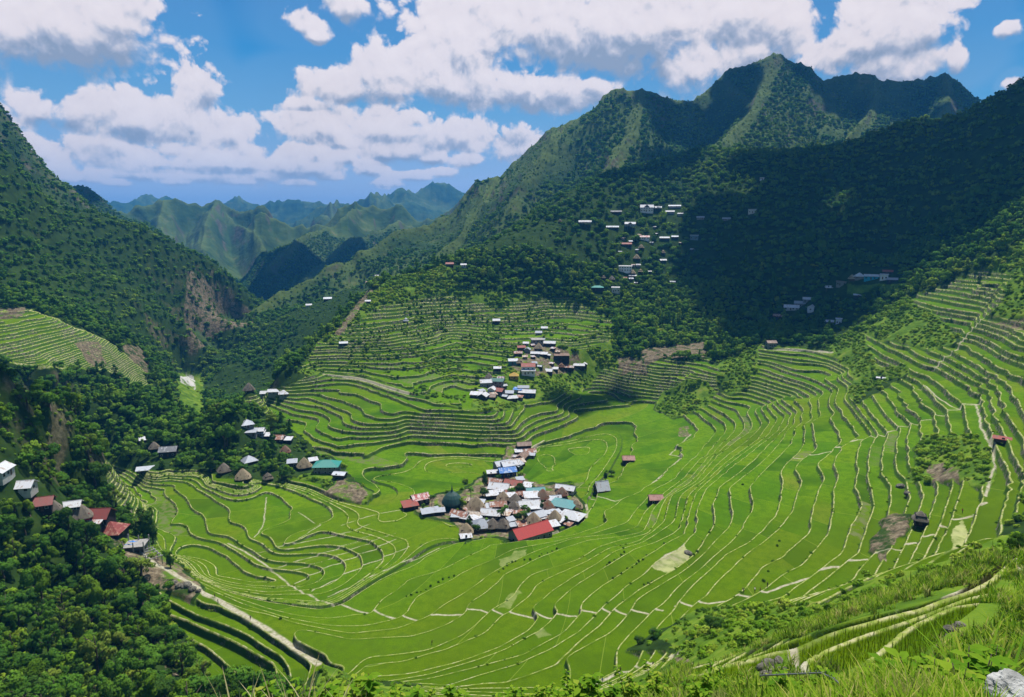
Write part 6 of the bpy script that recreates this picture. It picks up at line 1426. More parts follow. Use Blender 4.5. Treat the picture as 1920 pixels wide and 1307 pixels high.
SINGLE = [  # u, v, kind, crown radius, label
 (321, 1068, 2, 2.6, 'dark narrow tree standing alone beside the footpath on the left ridge'), (232, 968, 0, 4.0, 'round green tree behind the red roofed houses of the left ridge'), (284, 975, 5, 3.2, 'bright green tree at the top left field corner beside the palm'),
 (150, 925, 4, 4.2, 'yellowish flowering tree above the tin roofs near the left edge'), (574, 838, 6, 2.8, 'dark round tree alone right of the pointed brown hut'), (1136, 896, 2, 2.2, 'slender dark tree behind the lone white gabled hut'), (1146, 888, 6, 2.4, 'dark bushy tree between the two lone huts in the fields'),
 (1133, 908, 0, 1.9, 'small dark tree hugging the lone white gabled hut'), (1346, 672, 3, 6.5, 'large grey green spreading tree at the edge of the back terraces'), (905, 930, 6, 2.6, 'dark tree at the upper left of the main village'), (909, 912, 2, 2.6, 'dark upright tree at the top left corner of the main village'),
 (972, 926, 6, 3.0, 'dark leafy tree in the upper middle of the main village'), (962, 930, 0, 2.4, 'smaller tree left of the dark leafy one in the upper middle of the village'), (867, 955, 5, 2.4, 'light green tree touching the right side of the green domed church'), (855, 960, 4, 1.8, 'yellow green bush in front of the green domed church'),
 (879, 996, 2, 2.2, 'dark pointed tree left of the silver pyramid hut'), (892, 999, 6, 2.2, 'leafy tree below the silver pyramid hut'), (912, 983, 0, 1.8, 'small tree right of the silver pyramid hut'), (1060, 983, 5, 2.0, 'bright bush at the foot of the white hip roofed house'), (1086, 962, 4, 1.8, 'bush at the right edge of the main village'),
 (795, 962, 5, 2.0, 'green bush in front of the red roofs at the village left end'), (818, 958, 0, 1.9, 'leafy bush below the bushy palm left of the church'), (1016, 957, 2, 1.8, 'narrow tree left of the pointed brown hut with rusty front'), (970, 975, 6, 2.0, 'dark tree in the front middle of the village'), (990, 967, 5, 1.7, 'light tree beside the white square roof'),
 (1196, 1206, 6, 1.9, 'dark bush at the left end of the scrub slope under the near strips'), (1226, 1196, 0, 2.2, 'broad dark bush second from the left end of the scrub slope'), (1332, 1190, 6, 2.3, 'dark round tree in the middle of the scrub slope under the near strips'), (1352, 1172, 0, 1.8, 'smaller dark bush above the round tree of the scrub slope'),
 (935, 899, 6, 1.8, 'dark tree below the blue walled house'), (975, 893, 4, 1.7, 'light bush right of the blue walled house'), (1000, 918, 5, 1.5, 'yellow bush at the upper right corner of the main village'), (872, 905, 4, 2.0, 'bright bush on the far bank of the fields behind the village')]
for u, v, k, r, lb in SINGLE:
    if 740 < u < 1110 and v > 850: r *= 1.25
    lo, hi = (235, 420) if 700 < v < 1100 else ((95, 230) if v > 1100 else (430, 650))
    x, y, z = spot(u, v, lo, hi)
    bush = 'bush' in lb and 'bushy' not in lb
    tree('bush' if bush else 'broadleaf_tree', k, x, y, z, (r, r, r * (1.5 if k == 2 else 1.0)), lb, 'bush' if bush else 'tree', None, u * .37, -0.1 if bush else 0.25)
d_ = at_d(1902, 1040, 78)
tree('broadleaf_tree', 6, float(d_[0]), float(d_[1]), ground_z(float(d_[0]), float(d_[1])), 1.5, 'small dark tree with a bare stem standing at the right picture edge', 'tree', None, 1.0, 0.9)
# low dark shrubs planted along terrace lips
LIPS = [[(762,1113),(790,1103),(815,1091),(850,1073)],[(935,1070),(960,1055),(1001,1043),(1025,1032),(1052,1022)],[(1095,1083),(1119,1068),(1145,1050),(1165,1035),(1180,1027)],[(1140,1090),(1165,1077),(1185,1063),(1205,1048),(1225,1030),(1245,1014)],[(1208,1092),(1240,1078),(1262,1066),(1280,1052),(1300,1040),(1320,1025)],
 [(1412,860),(1402,880),(1392,905)],[(1433,1085),(1445,1060),(1453,1035),(1460,1010)],[(1340,985),(1330,1000),(1318,1015)]]
bush_m = make_crown(77, 'bush', 60, .13, M_LEAF3)
rnd = random.Random(12)
for pl in LIPS:
    for (u, v) in resample(pl, 9):
        if rnd.random() < .25: continue
        x, y, z = spot(u + rnd.uniform(-2, 2), v + rnd.uniform(-1, 1), 130, 420)
        o = link('shrub', bush_m); tag(o, 'small dark shrub planted along a paddy lip below or right of the main village', 'shrub', 'small dark shrubs along the paddy lips')
        o.location = (x, y, z - .05); r = rnd.uniform(.45, .85); o.scale = (r, r, r * 1.1); o.rotation_euler.z = rnd.uniform(0, 6)
# ------------------------------------------------------------------ things on the left ridge, boulders
def rock_mesh(seed, sub=3, amp=.22):
    bm = bmesh.new(); bmesh.ops.create_icosphere(bm, subdivisions=sub, radius=1)
    co = np.array([v.co for v in bm.verts])
    n = fbm(co[:, 0] * 1.3 + seed * 7 + co[:, 2], co[:, 1] * 1.3 - co[:, 2] * .7, seed, 4)
    for v, q in zip(bm.verts, n): v.co = v.co * (1 + amp * 1.6 * float(q)); v.co.z *= .72
    me = bpy.data.meshes.new('rock'); bm.to_mesh(me); bm.free(); return me
def rock_material(name, a, b, c):
    m, w = mat(name); wp = w.n('ShaderNodeNewGeometry').outputs['Position']
    col = w.ramp(w.noise(wp, 1.8, 6, .7), [(.3, a), (.5, b), (.68, c)])
    finish(w, col, .95, w.noise(wp, 4.0, 6, .7), .8, .12); return m
M_ROCK = rock_material('grey rock', (.04, .037, .03), (.13, .12, .095), (.30, .275, .22)); M_PALE = rock_material('pale lichen rock', (.07, .07, .065), (.30, .30, .28), (.66, .66, .63))
ROCKS = [rock_mesh(i) for i in range(1, 5)]
for m_ in ROCKS: m_.materials.append(M_ROCK)
def boulder(u, v, lo, hi, r, label, group=None, name='boulder', k=0, stretch=(1, 1, 1)):
    x, y, z = spot(u, v, lo, hi); o = link(name, ROCKS[k % 4]); tag(o, label, 'rock', group); o.location = (x, y, z + r * .15); o.scale = (r * stretch[0], r * stretch[1], r * stretch[2]); o.rotation_euler.z = u * .7; return o
for i, (u, v, r) in enumerate([(362,1107,1.5),(350,1102,1.8),(337,1102,1.3),(326,1096,1.6),(373,1110,1.0)]):
    boulder(u, v, 235, 330, r, 'grey boulder in the rock outcrop between the left footpath and the long field', 'boulders of the outcrop by the left footpath', k=i)
for i, (u, v, r) in enumerate([(1442,1250,.55),(1452,1262,.5),(1432,1256,.45),(1462,1244,.4),(1448,1238,.35),(1470,1262,.45),(1440,1268,.5)]):
    boulder(u, v, 36, 95, r, 'grey stone in the loose rubble beside the bare path bend at lower right', 'stones by the path bend', 'stone', i)
for i, (u, v, r) in enumerate([(1825,1132,.5),(1788,1162,.42),(1800,1176,.32),(1795,1150,.3),(1782,1185,.36)]):
    boulder(u, v, 20, 75, r, 'pale stone in the broken wall beside the near rice strips at right', 'stones of the broken wall', 'stone', i + 1)
boulder(1291, 1034, 130, 320, 1.3, 'dark boulder at the edge of the pale dry paddy', k=2, stretch=(1.3, 1, .9))
boulder(1690, 908, 150, 330, 1.8, 'grey rock face above the wide green paddy on the right', k=3); boulder(1702, 925, 150, 330, 1.2, 'smaller grey rock below the grey rock face on the right', k=1)
o = link('rock', rock_mesh(9, 5, .3)); o.data.materials.append(M_PALE); tag(o, 'whitish lichen covered rock cut off by the bottom right corner', 'rock')
p_ = at_d(1915, 1318, 4.6); o.location = p_; o.scale = (.17, .2, .17)
# blue tarpaulin and the concrete frame beside the unfinished house
def tarp():
    x, y, z = spot(247, 1028, 235, 420); n = 9; vs, fs = [], []
    for i in range(n):
        for j in range(n):
            a, b = i / (n - 1) - .5, j / (n - 1) - .5
            vs.append((a * 4.2, b * 3.0, 2.3 - 1.5 * (b + .5) ** .8 * (.5 - b) - 1.0 * abs(a) ** 1.5 + .18 * math.sin(i * 1.9) * math.cos(j * 2.3)))
    fs = [(i * n + j, (i + 1) * n + j, (i + 1) * n + j + 1, i * n + j + 1) for i in range(n - 1) for j in range(n - 1)]
    m, w = mat('blue tarpaulin'); finish(w, w.mix(w.noise(w.n('ShaderNodeNewGeometry').outputs['Position'], 1.2, 3), (.02, .20, .72), (.08, .38, .85)), .45)
    me = bpy.data.meshes.new('tarpaulin'); me.from_pydata(vs, [], fs); me.materials.append(m)
    o = link('tarpaulin', me); tag(o, 'bright blue tarpaulin draped beside the unfinished concrete house', 'tarpaulin'); o.location = (x, y, z); md = o.modifiers.new('thickness', 'SOLIDIFY'); md.thickness = .03
tarp()
x, y, z = spot(284, 1049, 235, 420)
o = thing('unfinished_porch', 'bare concrete beams on posts stepping down from the unfinished house', 'porch', (x, y, z), -.75)
for i in range(5): s = Shape(); s.box((-5 + i * 2.5, 0, 2.4), (.28, 5.2, .3)); link('cross_beam', s.mesh('cross_beam', WALL['concrete']), o)
for j in (-1, 1):
    s = Shape(); s.box((0, j * 2.2, 2.12), (10.6, .26, .26)); link('long_beam', s.mesh('long_beam', WALL['concrete']), o)
    for i in range(3): s = Shape(); s.box((-4.6 + i * 4.6, j * 2.2, .3), (.3, .3, 3.4)); link('post', s.mesh('post', WALL['concrete']), o)
# ------------------------------------------------------------------ people on the paths
def person_mesh(seed, pose):
    bm = bmesh.new(); sk = bm.verts.layers.skin.verify()
    rs = random.Random(seed); sw = .17 if pose == 'walk' else .06; lean = .42 if pose == 'bend' else .03
    def V(p, r):
        v = bm.verts.new(p); v[sk].radius = (r, r * .85); return v
    E = lambda a, b: bm.edges.new((a, b))
    pel = V((0, 0, .93), .13); pel[sk].use_root = True
    ch = V((0, -lean * .6, 1.2 - lean * .15), .14); nk = V((0, -lean * 1.1, 1.44 - lean * .35), .065); hd = V((0, -lean * 1.25 - .02, 1.58 - lean * .42), .098); tp = V((0, -lean * 1.35, 1.68 - lean * .46), .075)
    E(pel, ch); E(ch, nk); E(nk, hd); E(hd, tp)
    for s in (-1, 1):
        h = V((s * .1, 0, .88), .095); k = V((s * .11, -s * sw * .5 - .03, .48), .066); an = V((s * .11, -s * sw + .02 * s, .08), .043); ft = V((s * .12, -s * sw - .13, .04), .04)
        E(pel, h); E(h, k); E(k, an); E(an, ft)
        sh = V((s * .185, -lean * .95, 1.38 - lean * .3), .062); el = V((s * .24, -lean * 1.0 + s * sw * .6, 1.11 - lean * .45), .045); wr = V((s * .24, -lean * 1.2 + s * sw * 1.0 - .1, .88 - lean * .4), .033); hn = V((s * .24, -lean * 1.2 + s * sw - .13, .79 - lean * .4), .04)
        E(nk, sh); E(sh, el); E(el, wr); E(wr, hn)
        for q in range(5):
            fg = V((s * (.215 + .013 * q), -lean * 1.2 + s * sw - .15 - .008 * (q % 3), .71 - lean * .4 + (.03 if q == 0 else 0)), .009); E(hn, fg)
    me = bpy.data.meshes.new('person'); bm.to_mesh(me); bm.free()
    t = bpy.data.objects.new('tmp', me); COL.objects.link(t)
    t.modifiers.new('skin', 'SKIN'); sb = t.modifiers.new('sub', 'SUBSURF'); sb.levels = 1; sb.render_levels = 1
    dg = bpy.context.evaluated_depsgraph_get(); dg.update()
    out = bpy.data.meshes.new_from_object(t.evaluated_get(dg)); bpy.data.objects.remove(t)
    out.name = 'person'
    return out
def cloth(name, c):
    m, w = mat(name); finish(w, c, .9); return m
SKIN, HAIR = cloth('skin', (.26, .15, .09)), cloth('hair', (.012, .01, .009))
SHIRTS = {'green': (.08, .55, .03), 'blue': (.03, .22, .5), 'red': (.45, .05, .04), 'dark': (.03, .03, .035), 'white': (.7, .7, .7), 'brown': (.16, .08, .05)}
SHIRTS = {k: cloth(k + ' shirt', c) for k, c in SHIRTS.items()}; TROUSER = cloth('dark trousers', (.025, .027, .035))
PEOPLE = [(1270,1257,95,118,'green','stand','person in a bright green shirt standing on the rubble near the bottom right'), (1129,1278,135,190,'blue','walk','person in a blue shirt walking on the low stone path at the bottom'), (1163,1259,135,190,'brown','walk','person in brown following the blue shirted walker on the low stone path'),
 (1224,1243,135,190,'dark','walk','person in dark clothes farther right on the low stone path'), (403,1121,180,300,'dark','walk','person in dark clothes upper of the pair on the pale left footpath'), (409,1130,180,300,'brown','walk','person in brown lower of the pair on the pale left footpath'),
 (470,1161,180,300,'dark','walk','person in dark clothes alone halfway down the left footpath'), (810,1203,150,300,'dark','bend','person bending over at the junction of two dykes in the lower middle fields'), (1426,1102,150,300,'red','stand','person in a red shirt on the stone dyke in the lower right fields'), (1438,1102,150,300,'dark','stand','person in dark clothes right of the red shirted one on the stone dyke'),
 (1416,1104,150,300,'white','bend','person in white bending on the stone dyke left of the red shirted one'), (1395,1110,150,300,'dark','bend','person in dark clothes bending at the left end of the stone dyke'), (1805,955,150,330,'red','walk','person in red on the stone path below the far right shelter'), (1873,826,200,420,'white','walk','person in white on the steep footpath at the far right')]
for i, (u, v, lo, hi, sh, ps, lb) in enumerate(PEOPLE):
    me = person_mesh(i, ps)
    for m_ in (SKIN, HAIR, SHIRTS[sh], TROUSER): me.materials.append(m_)
    zs = np.array([p.center.z for p in me.polygons]); ys = np.array([p.center.x for p in me.polygons]); lean_ = .18 if ps == 'bend' else 0
    for p, z_, x_ in zip(me.polygons, zs, ys):
        p.use_smooth = True
        p.material_index = 1 if z_ > 1.615 - lean_ else (0 if z_ > 1.42 - lean_ or (abs(x_) > .2 and z_ < 1.1) else (2 if z_ > .92 else (3 if z_ > .1 else 0)))
    x, y, z = spot(u, v, lo, hi); o = link('person', me); tag(o, lb, 'person'); o.location = (x, y, z); o.rotation_euler.z = 1.2 + i * .8
# ------------------------------------------------------------------ plants close to the viewpoint
def near_leaf(name, stops, transl=.4):
    m, w = mat(name)
    rnd_ = w.attr('leaf').outputs['Fac']; oi = w.n('ShaderNodeObjectInfo').outputs['Random']
    col = w.ramp(w.m('ADD', w.m('MULTIPLY', rnd_, .75), w.m('MULTIPLY', oi, .25)), stops)
    gp = w.n('ShaderNodeNewGeometry').outputs['Position']
    if name == 'grass blades':
        col = w.mix(w.m('MULTIPLY', w.ss(w.noise(gp, .9, 3), .5, .66), .75), col, w.ramp(rnd_, [(.1, (.20, .17, .06)), (.6, (.42, .34, .14)), (1.0, (.58, .47, .25))]))
        col = w.mix(w.m('MULTIPLY', w.ss(w.noise(gp, .45, 3), .48, .62), .6), col, (.05, .13, .012))
    nr = w.n('ShaderNodeVectorMath', {0: w.n('ShaderNodeVectorMath', {0: w.n('ShaderNodeNewGeometry').outputs['Normal'], 1: (0, 0, .7)}, operation='ADD').outputs[0]}, operation='NORMALIZE').outputs[0]
    d = w.n('ShaderNodeBsdfDiffuse', {'Color': col, 'Normal': nr}); t = w.n('ShaderNodeBsdfTranslucent', {'Color': col})
    w.n('ShaderNodeOutputMaterial', {'Surface': w.n('ShaderNodeMixShader', {0: transl, 1: d, 2: t})})
    return m
M_GRASS = near_leaf('grass blades', [(.05, (.10, .22, .012)), (.4, (.20, .36, .02)), (.7, (.34, .45, .04)), (.88, (.48, .45, .12)), (1.0, (.60, .50, .26))])
M_WEED = near_leaf('weed leaves', [(.05, (.07, .18, .015)), (.4, (.14, .29, .02)), (.75, (.25, .38, .03)), (.95, (.38, .42, .06))]); M_DRY = near_leaf('dry reed', [(.1, (.30, .27, .12)), (.5, (.46, .42, .22)), (1.0, (.60, .55, .34))], .25)
def blades(pts, h, w_, rng, droop=.6, seg=4, twist=.5):
    """curved tapering strips standing on points"""
    n = len(pts); a = rng.uniform(0, 6.2832, n); dr = np.stack([np.cos(a), np.sin(a)], -1)
    bend = rng.uniform(.15, 1.0, n) * droop; side = np.stack([-dr[:, 1], dr[:, 0]], -1)
    V = []
    for i in range(seg + 1):
        t = i / seg
        off = dr * (bend * h * t ** 1.8)[:, None]; z = h * t * (1 - .35 * bend * t)
        ww = w_ * (1 - t) ** .7 * (.6 + .8 * min(t * 3, 1)) * .5 + .0006
        for s in (-1, 1): V.append(np.concatenate([pts[:, :2] + off + side * (s * ww)[:, None], (pts[:, 2] + z)[:, None]], -1))
    V = np.stack(V, 1)
    f = np.array([(2 * i, 2 * i + 1, 2 * i + 3, 2 * i + 2) for i in range(seg)])
    F = (np.arange(n)[:, None, None] * (2 * seg + 2) + f[None]).reshape(-1, 4)
    return V.reshape(-1, 3), F, np.repeat(rng.random(n) ** 1.3, 2 * seg + 2)
def field_points(n, r0, r1, a0, a1, rng, power=1.0):
    r = r0 * (r1 / r0) ** (rng.random(n) ** power); az = np.radians(rng.uniform(a0, a1, n))
    return r, az, np.stack([r * np.sin(az), r * np.cos(az), sample(Z, r, az)], -1)
rng = np.random.default_rng(21)
r, az, P = field_points(105000, 3.6, 26, 12, 50, rng)
cl = fbm(P[:, 0] / 1.1, P[:, 1] / 1.1, 301, 3)
uu, vv = project(P); keep = ~((uu > 1860) & (vv > 1255) & (r < 6)) & (cl > -.2) & (rng.random(len(r)) < smooth(22, 30, np.degrees(az)) * .95 + .03) & (r < 7 + 18 * smooth(26, 36, np.degrees(az)))
P, r, cl = P[keep], r[keep], cl[keep]
h = .6 * (rng.uniform(.25, .75, len(P)) + .3 * np.clip(cl, 0, 1)) * np.clip(.55 + r / 16, .5, 1.25)
v_, f_2, a_ = blades(P - np.array([0, 0, .03]), h, rng.uniform(.010, .02, len(P)) * np.clip(r / 8, .7, 2), rng, .75)
o = link('grass', mesh_from('grass', v_, f_2, M_GRASS, False, a_)); o['kind'] = 'stuff'; o['label'] = 'long yellow green grass on the slope at the bottom right'; o['category'] = 'grass'
# rice standing in the near strips, in rows
xs, ys = np.meshgrid(np.arange(8, 66, .21), np.arange(26, 86, .42)); q = np.stack([xs.ravel(), ys.ravel()], -1)
ca, sa = math.cos(.55), math.sin(.55); q = np.stack([q[:, 0] + rng.normal(0, .03, len(q)), q[:, 1] + rng.normal(0, .04, len(q))], -1)
r = np.hypot(q[:, 0], q[:, 1]); az = np.arctan2(q[:, 0], q[:, 1]); ok = (r > 37) & (r < 88) & (np.abs(az) < .74)
q, r, az = q[ok], r[ok], az[ok]
tt = sample(Tw, r, az); lv = sample(Lv, r, az); gd = sample(G, r, az); pm = sample(PM, r, az); fr = (lv - np.floor(lv)) / gd
ok = (tt > .8) & (fr > .45) & ((1 - (lv - np.floor(lv))) / gd > .55) & (pm < .2)
Pq = np.concatenate([q, sample(Z, r, az)[:, None]], -1)[ok]
Pq = np.repeat(Pq, 4, axis=0) + np.concatenate([rng.normal(0, .035, (len(Pq) * 4, 2)), np.zeros((len(Pq) * 4, 1))], -1)
v_, f_2, a_ = blades(Pq, rng.uniform(.38, .68, len(Pq)), rng.uniform(.022, .04, len(Pq)), rng, .35, 2)
M_RICE = near_leaf('rice leaves', [(.05, (.06, .13, .006)), (.5, (.105, .185, .008)), (1.0, (.19, .21, .03))])
o = link('rice', mesh_from('rice', v_, f_2, M_RICE, False, a_)); o['kind'] = 'stuff'; o['label'] = 'rows of young rice standing in the near strips at lower right'; o['category'] = 'rice'
print('rice', len(Pq))
# tufts on the rough ground around the strips
r, az, P = field_points(19000, 9, 92, 8, 50.5, rng, .62)
tw_ = sample(Tw, r, az); pm_ = sample(PM, r, az); cl = fbm(P[:, 0] / 2.5, P[:, 1] / 2.5, 305, 3)
uu, vv = project(P); strips_ = in_poly(uu, vv, [(1290,1195),(1560,1120),(1800,1060),(1925,1000),(1925,1110),(1850,1180),(1720,1262),(1500,1300),(1290,1300)]) & (r > 24)
ok = ~(strips_ & (r < 66) & (rng.random(len(r)) < .93)) & (tw_ < .3) & (pm_ < .25) & (cl > -.3) & (np.degrees(az) > 13 - r * .05); P, r, cl = P[ok], r[ok], cl[ok]
def tuft(seed):
    g = np.random.default_rng(seed); n = 34
    q = np.concatenate([g.normal(0, .16, (n, 2)), np.full((n, 1), -.04)], -1); v, f, a = blades(q, g.uniform(.35, 1, n) * .62, g.uniform(.03, .055, n), g, .9, 3)
    return mesh_from('tuft', v, f, M_GRASS, False, a)
stuff_points('tussock_grass', P, rng.uniform(.6, 1.5, len(P)) * np.clip(r / 28, .55, 1.5), np.zeros(len(P)), rng.integers(0, 3, len(P)), [tuft(i) for i in range(3)], rng, 'tussocky grass on the rough ground around the near rice strips', 'grass')
# leafy weeds along the bottom edge
def weed_mesh(seed, hgt, nl, ll):
    rng = np.random.default_rng(seed); vs, fs, at = [], [], []
    st = Shape()
    for b in range(6):
        a = rng.uniform(0, 6.28); top = np.array([math.cos(a) * .32 * hgt * rng.random(), math.sin(a) * .32 * hgt * rng.random(), hgt * rng.uniform(.55, 1.0)])
        st.tube([(0, 0, -.3), tuple(top * .5 + np.array([0, 0, .05])), tuple(top)], [.018, .013, .005], 5)
        for k in range(nl):
            t = rng.uniform(.3, 1.0); base = top * t; a2 = rng.uniform(0, 6.28); L = ll * rng.uniform(.6, 1.25) * (1.1 - .35 * t); d = np.array([math.cos(a2), math.sin(a2), rng.uniform(-.15, .45)]); sd = np.array([-math.sin(a2), math.cos(a2), 0]); dn = np.array([0, 0, -1])
            w2 = L * .26; b0 = len(vs)
            p1, p2, p3 = base + d * L * .2, base + d * L * .55 + dn * L * .05, base + d * L + dn * L * .28
            vs += [tuple(base), tuple(p1 + sd * w2 * .7 + dn * -.01), tuple(p2 + sd * w2), tuple(p3), tuple(p2 - sd * w2), tuple(p1 - sd * w2 * .7), tuple(p1 + dn * .012), tuple(p2 + dn * .016)]
            fs += [(b0, b0 + 1, b0 + 6, b0), (b0 + 1, b0 + 2, b0 + 7, b0 + 6), (b0 + 2, b0 + 3, b0 + 7, b0 + 2), (b0, b0 + 6, b0 + 5, b0), (b0 + 6, b0 + 7, b0 + 4, b0 + 5), (b0 + 7, b0 + 3, b0 + 4, b0 + 7)]
            at += [rng.random()] * 8
    fs = [f if len(set(f)) == 4 else f[:3] for f in fs]
    me = bpy.data.meshes.new('leaves'); me.from_pydata(vs, [], fs); me.materials.append(M_WEED)
    x = me.attributes.new('leaf', 'FLOAT', 'POINT'); x.data.foreach_set('value', np.array(at, np.float32))
    return st.mesh('stem', M_BARK, True), me
WEEDS = [weed_mesh(i, h, n, l) for i, (h, n, l) in enumerate(((1.3, 26, .26), (1.7, 30, .24), (1.0, 24, .3), (1.4, 34, .2)))]
rnd = random.Random(8)
def weed(u, r, vtop, k, label, group):
    """a weed whose top stands about as high as vtop"""
    p = at_d(u, vtop, r); x, y = float(p[0]), float(p[1]); g = ground_z(x, y); hw = (1.3, 1.7, 1.0, 1.4)[k]
    s = min(max((float(p[2]) - g) / (hw * .92), .35), 1.15)
    o = thing('leafy_weed', label, 'weed', (x, y, g), rnd.uniform(0, 6.28), group, s); link('stem', WEEDS[k][0], o); link('leaves', WEEDS[k][1], o)
for i in range(64):
    u = rnd.uniform(-20, 1040); weed(u, rnd.uniform(11, 18), rnd.uniform(1268, 1318) + (-22 if 150 < u < 420 else 0) + (12 if 720 < u < 1040 else 0), rnd.randrange(4), 'leafy weed with broad yellow green leaves along the left and middle of the bottom edge', 'leafy weeds along the bottom edge')
for i in range(46):
    u = rnd.uniform(1060, 1640); weed(u, rnd.uniform(9, 19), rnd.uniform(1258, 1310), rnd.randrange(4), 'leafy weed at the foot of the near rice strips right of the bottom middle', 'leafy weeds below the near rice strips')
for i in range(30):
    u = rnd.uniform(1610, 1860); weed(u, rnd.uniform(6, 12), rnd.uniform(1238, 1296), rnd.randrange(4), 'leafy weed growing up through the long grass at the bottom right', 'leafy weeds in the long grass')
# tall broad bladed grass at the right edge, dry reeds at the bottom
def clump_mesh(seed, n, h, w_, droop, material):
    rng = np.random.default_rng(seed); P = np.concatenate([rng.normal(0, .12, (n, 2)), np.full((n, 1), -.1)], -1)
    v, f, a = blades(P, rng.uniform(.6, 1.05, n) * h, rng.uniform(.7, 1.2, n) * w_, rng, droop, 6); return mesh_from('blades', v, f, material, False, a)
CANE = [clump_mesh(i, 34, 1.9, .055, .9, M_WEED) for i in (1, 2)]
for i, (u, v, D) in enumerate([(1850,1165,15),(1880,1140,17),(1905,1120,19),(1835,1185,13),(1865,1200,12),(1900,1180,14),(1895,1085,26),(1915,1060,30),(1860,1110,24),(1845,1140,19)]):
    p = at_d(u, v, D); o = link('broad_grass', CANE[i % 2]); tag(o, 'tall broad bladed grass clump leaning in at the right edge', 'grass clump', 'broad grass clumps at the right edge'); o.location = (p[0], p[1], ground_z(float(p[0]), float(p[1]))); o.rotation_euler.z = i * 1.3
    o.scale = (1 + .1 * (i % 3),) * 3
REED = [clump_mesh(i, 7, 2.6, .05, .45, M_DRY) for i in (5, 6)]
for i, (u, v, D) in enumerate([(566,1236,10),(590,1250,10.5),(548,1262,9.5),(500,1262,9.5),(440,1270,9.5),(612,1270,9),(640,1278,10),(690,1282,10),(430,1262,11),(535,1275,9)]):
    p = at_d(u, v, D); x, y = float(p[0]), float(p[1]); g = ground_z(x, y)
    o = link('dry_reed', REED[i % 2]); tag(o, 'dry straw coloured reed tuft rising from the bottom edge left of the middle', 'reed', 'dry reeds at the bottom edge'); o.location = (x, y, g); s = min(max((float(p[2]) - g) / 2.3, .4), 1.6); o.scale = (s, s, s); o.rotation_euler.z = i * 2.1
# barbed wire across the lower right
s = Shape(); pts = [at_d(u, v, D) for u, v, D in ((1425,1267,9.5),(1470,1265,9.2),(1510,1263,9.0),(1540,1262,8.8),(1562,1272,8.4),(1585,1290,8.0),(1610,1318,7.6))]
s.tube([tuple(p) for p in pts], .013, 5)
for a, b in zip(pts[:-1], pts[1:]):
    for t in (.25, .75):
        c = a + (b - a) * t
        for k in range(2): s.tube([tuple(c + np.array([0, .012 * k, -.04])), tuple(c + np.array([.02 - .04 * k, 0, .04]))], .004, 4)
mw, w = mat('wire'); finish(w, (.22, .22, .24), .5, metal=.6)
o = link('barbed_wire', s.mesh('barbed_wire', mw)); tag(o, 'strand of barbed wire crossing the plants at the lower right', 'wire')
# ------------------------------------------------------------------ the clouds overhead that shade parts of the valley
def cloud_material():
    m, w = mat('cloud')
    d = w.n('ShaderNodeBsdfDiffuse', {'Color': (0.93, 0.92, 0.93)}); t = w.n('ShaderNodeBsdfTranslucent', {'Color': (0.8, 0.8, 0.84)})
    w.n('ShaderNodeOutputMaterial', {'Surface': w.n('ShaderNodeMixShader', {0: 0.25, 1: d, 2: t})})
    return m
M_CLOUD = cloud_material()
def cloud(spots, height, seed):
    rng = np.random.default_rng(seed)
    bm = bmesh.new(); cen = []
    for (u, v, D, r) in spots:
        g = at_d(u, v, D)
        c = g + np.array(SUN_DIR) * ((height - g[2]) / SUN_DIR.z); cen.append(c)
        for k in range(7):
            a = rng.uniform(0, 6.28); q = r * rng.uniform(0.1, 0.62)
            rr = r * rng.uniform(0.36, 0.58)
            mt = Matrix.Translation((c[0] + q * math.cos(a), c[1] + q * math.sin(a), c[2] + rng.uniform(-0.05, 0.5) * r)) @ Matrix.Diagonal((rr, rr, rr * 0.72, 1))
            bmesh.ops.create_icosphere(bm, subdivisions=3, radius=1, matrix=mt)
    base = np.mean(cen, 0)
    co = np.array([v.co for v in bm.verts])
    nz = 9 * fbm(co[:, 0] / 26 + co[:, 2] / 31, co[:, 1] / 26 - co[:, 2] / 37, seed, 4)
    for v, n in zip(bm.verts, nz): v.co += v.normal * float(n)
    for v in bm.verts: v.co = v.co - Vector(base)
    me = bpy.data.meshes.new('cloud'); bm.to_mesh(me); bm.free(); me.materials.append(M_CLOUD)
    for p in me.polygons: p.use_smooth = True
    o = bpy.data.objects.new('cloud', me); COL.objects.link(o); o.location = base; o['kind'] = 'structure'
    return o
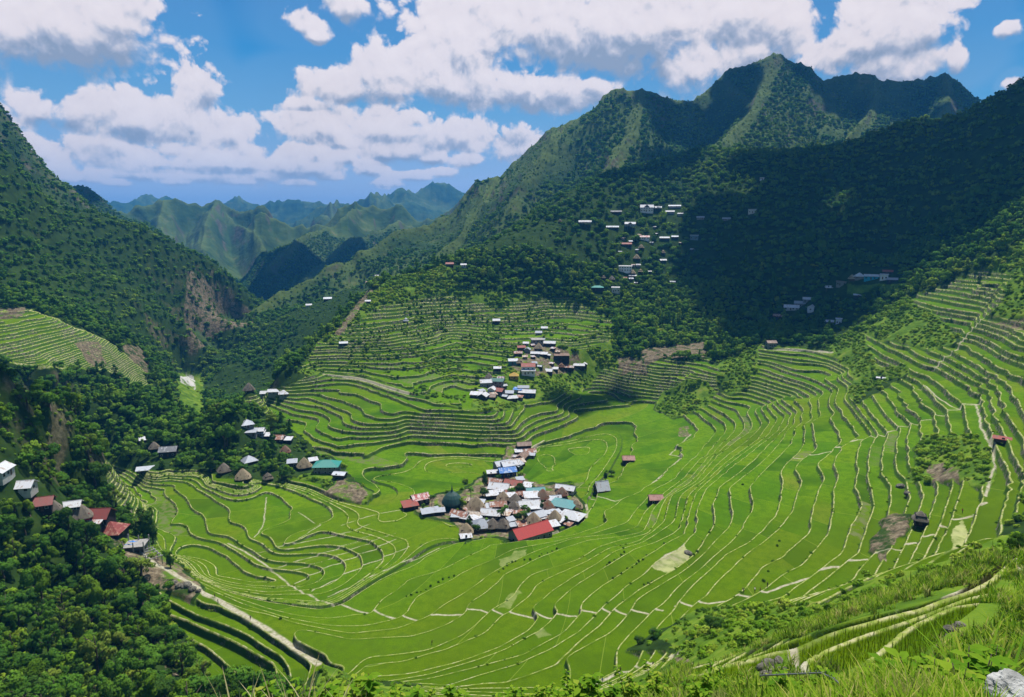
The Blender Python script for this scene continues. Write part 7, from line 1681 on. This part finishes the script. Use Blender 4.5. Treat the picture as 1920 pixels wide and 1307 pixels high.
cloud([(1350,430,780,45),(1380,500,720,60),(1440,440,750,70),(1450,570,640,50),(1520,590,615,42),(1540,500,680,70),(1600,430,720,75),(1590,540,650,45),(1680,470,690,50),(1680,380,760,75),(1760,330,760,80),(1760,420,690,50),(1850,260,790,80),(1850,350,700,50),(1650,320,850,70),(1560,370,850,70),(1440,360,880,50),(1910,230,780,70),(1240,322,890,34),(1160,335,870,28),(1290,300,910,32),(1400,620,600,26)], 980, 3)
cloud([(1510,150,1530,80),(1590,150,1550,90),(1680,160,1580,90),(1760,170,1600,90),(1830,200,1650,80),(1560,210,1450,60),(1740,240,1400,70),(1660,190,1500,60)], 1150, 4)
cloud([(1260,200,1260,60),(1300,230,1250,70),(1340,190,1320,60),(1380,160,1400,45),(1250,270,1120,45),(1400,150,1430,40)], 1100, 5)
cloud([(560,460,1750,120),(620,450,1750,130),(500,530,1500,110),(540,500,1600,110),(680,440,1650,110),(470,480,1850,60)], 1400, 6)
cloud([(1100,770,500,22),(1060,790,480,20),(1140,760,520,20)], 900, 7)
cloud([(-20,240,1210,55),(30,270,1230,50),(70,320,1260,45),(110,365,1310,45),(150,395,1350,40),(130,340,1680,50),(160,330,1700,40)], 1200, 9)  # unseen cloud added to darken the left peak behind the near hillside
cloud([(0,740,345,20),(25,790,340,18)], 900, 8)
# ------------------------------------------------------------------ humid air
def build_haze():
    lo, hi = float(Z.min()) - 1.0, max(float(Z.max()) + 25.0, 30.0)
    s = Shape(); s.box((0, 4700, (lo + hi) / 2), (15000, 10200, hi - lo))
    m = bpy.data.materials.new('haze'); m.use_nodes = True
    w = NT(m.node_tree)
    v = w.n('ShaderNodeVolumePrincipled', {'Color': (0.07, 0.42, 1.0, 1), 'Density': HAZE, 'Anisotropy': 0.2})
    w.n('ShaderNodeOutputMaterial', {'Volume': v})
    o = link('haze', s.mesh('haze', m)); o['kind'] = 'stuff'; o['label'] = 'thin blue haze filling the valley and veiling the far mountains'; o['category'] = 'haze'
HAZE = 1.25e-4
build_haze()
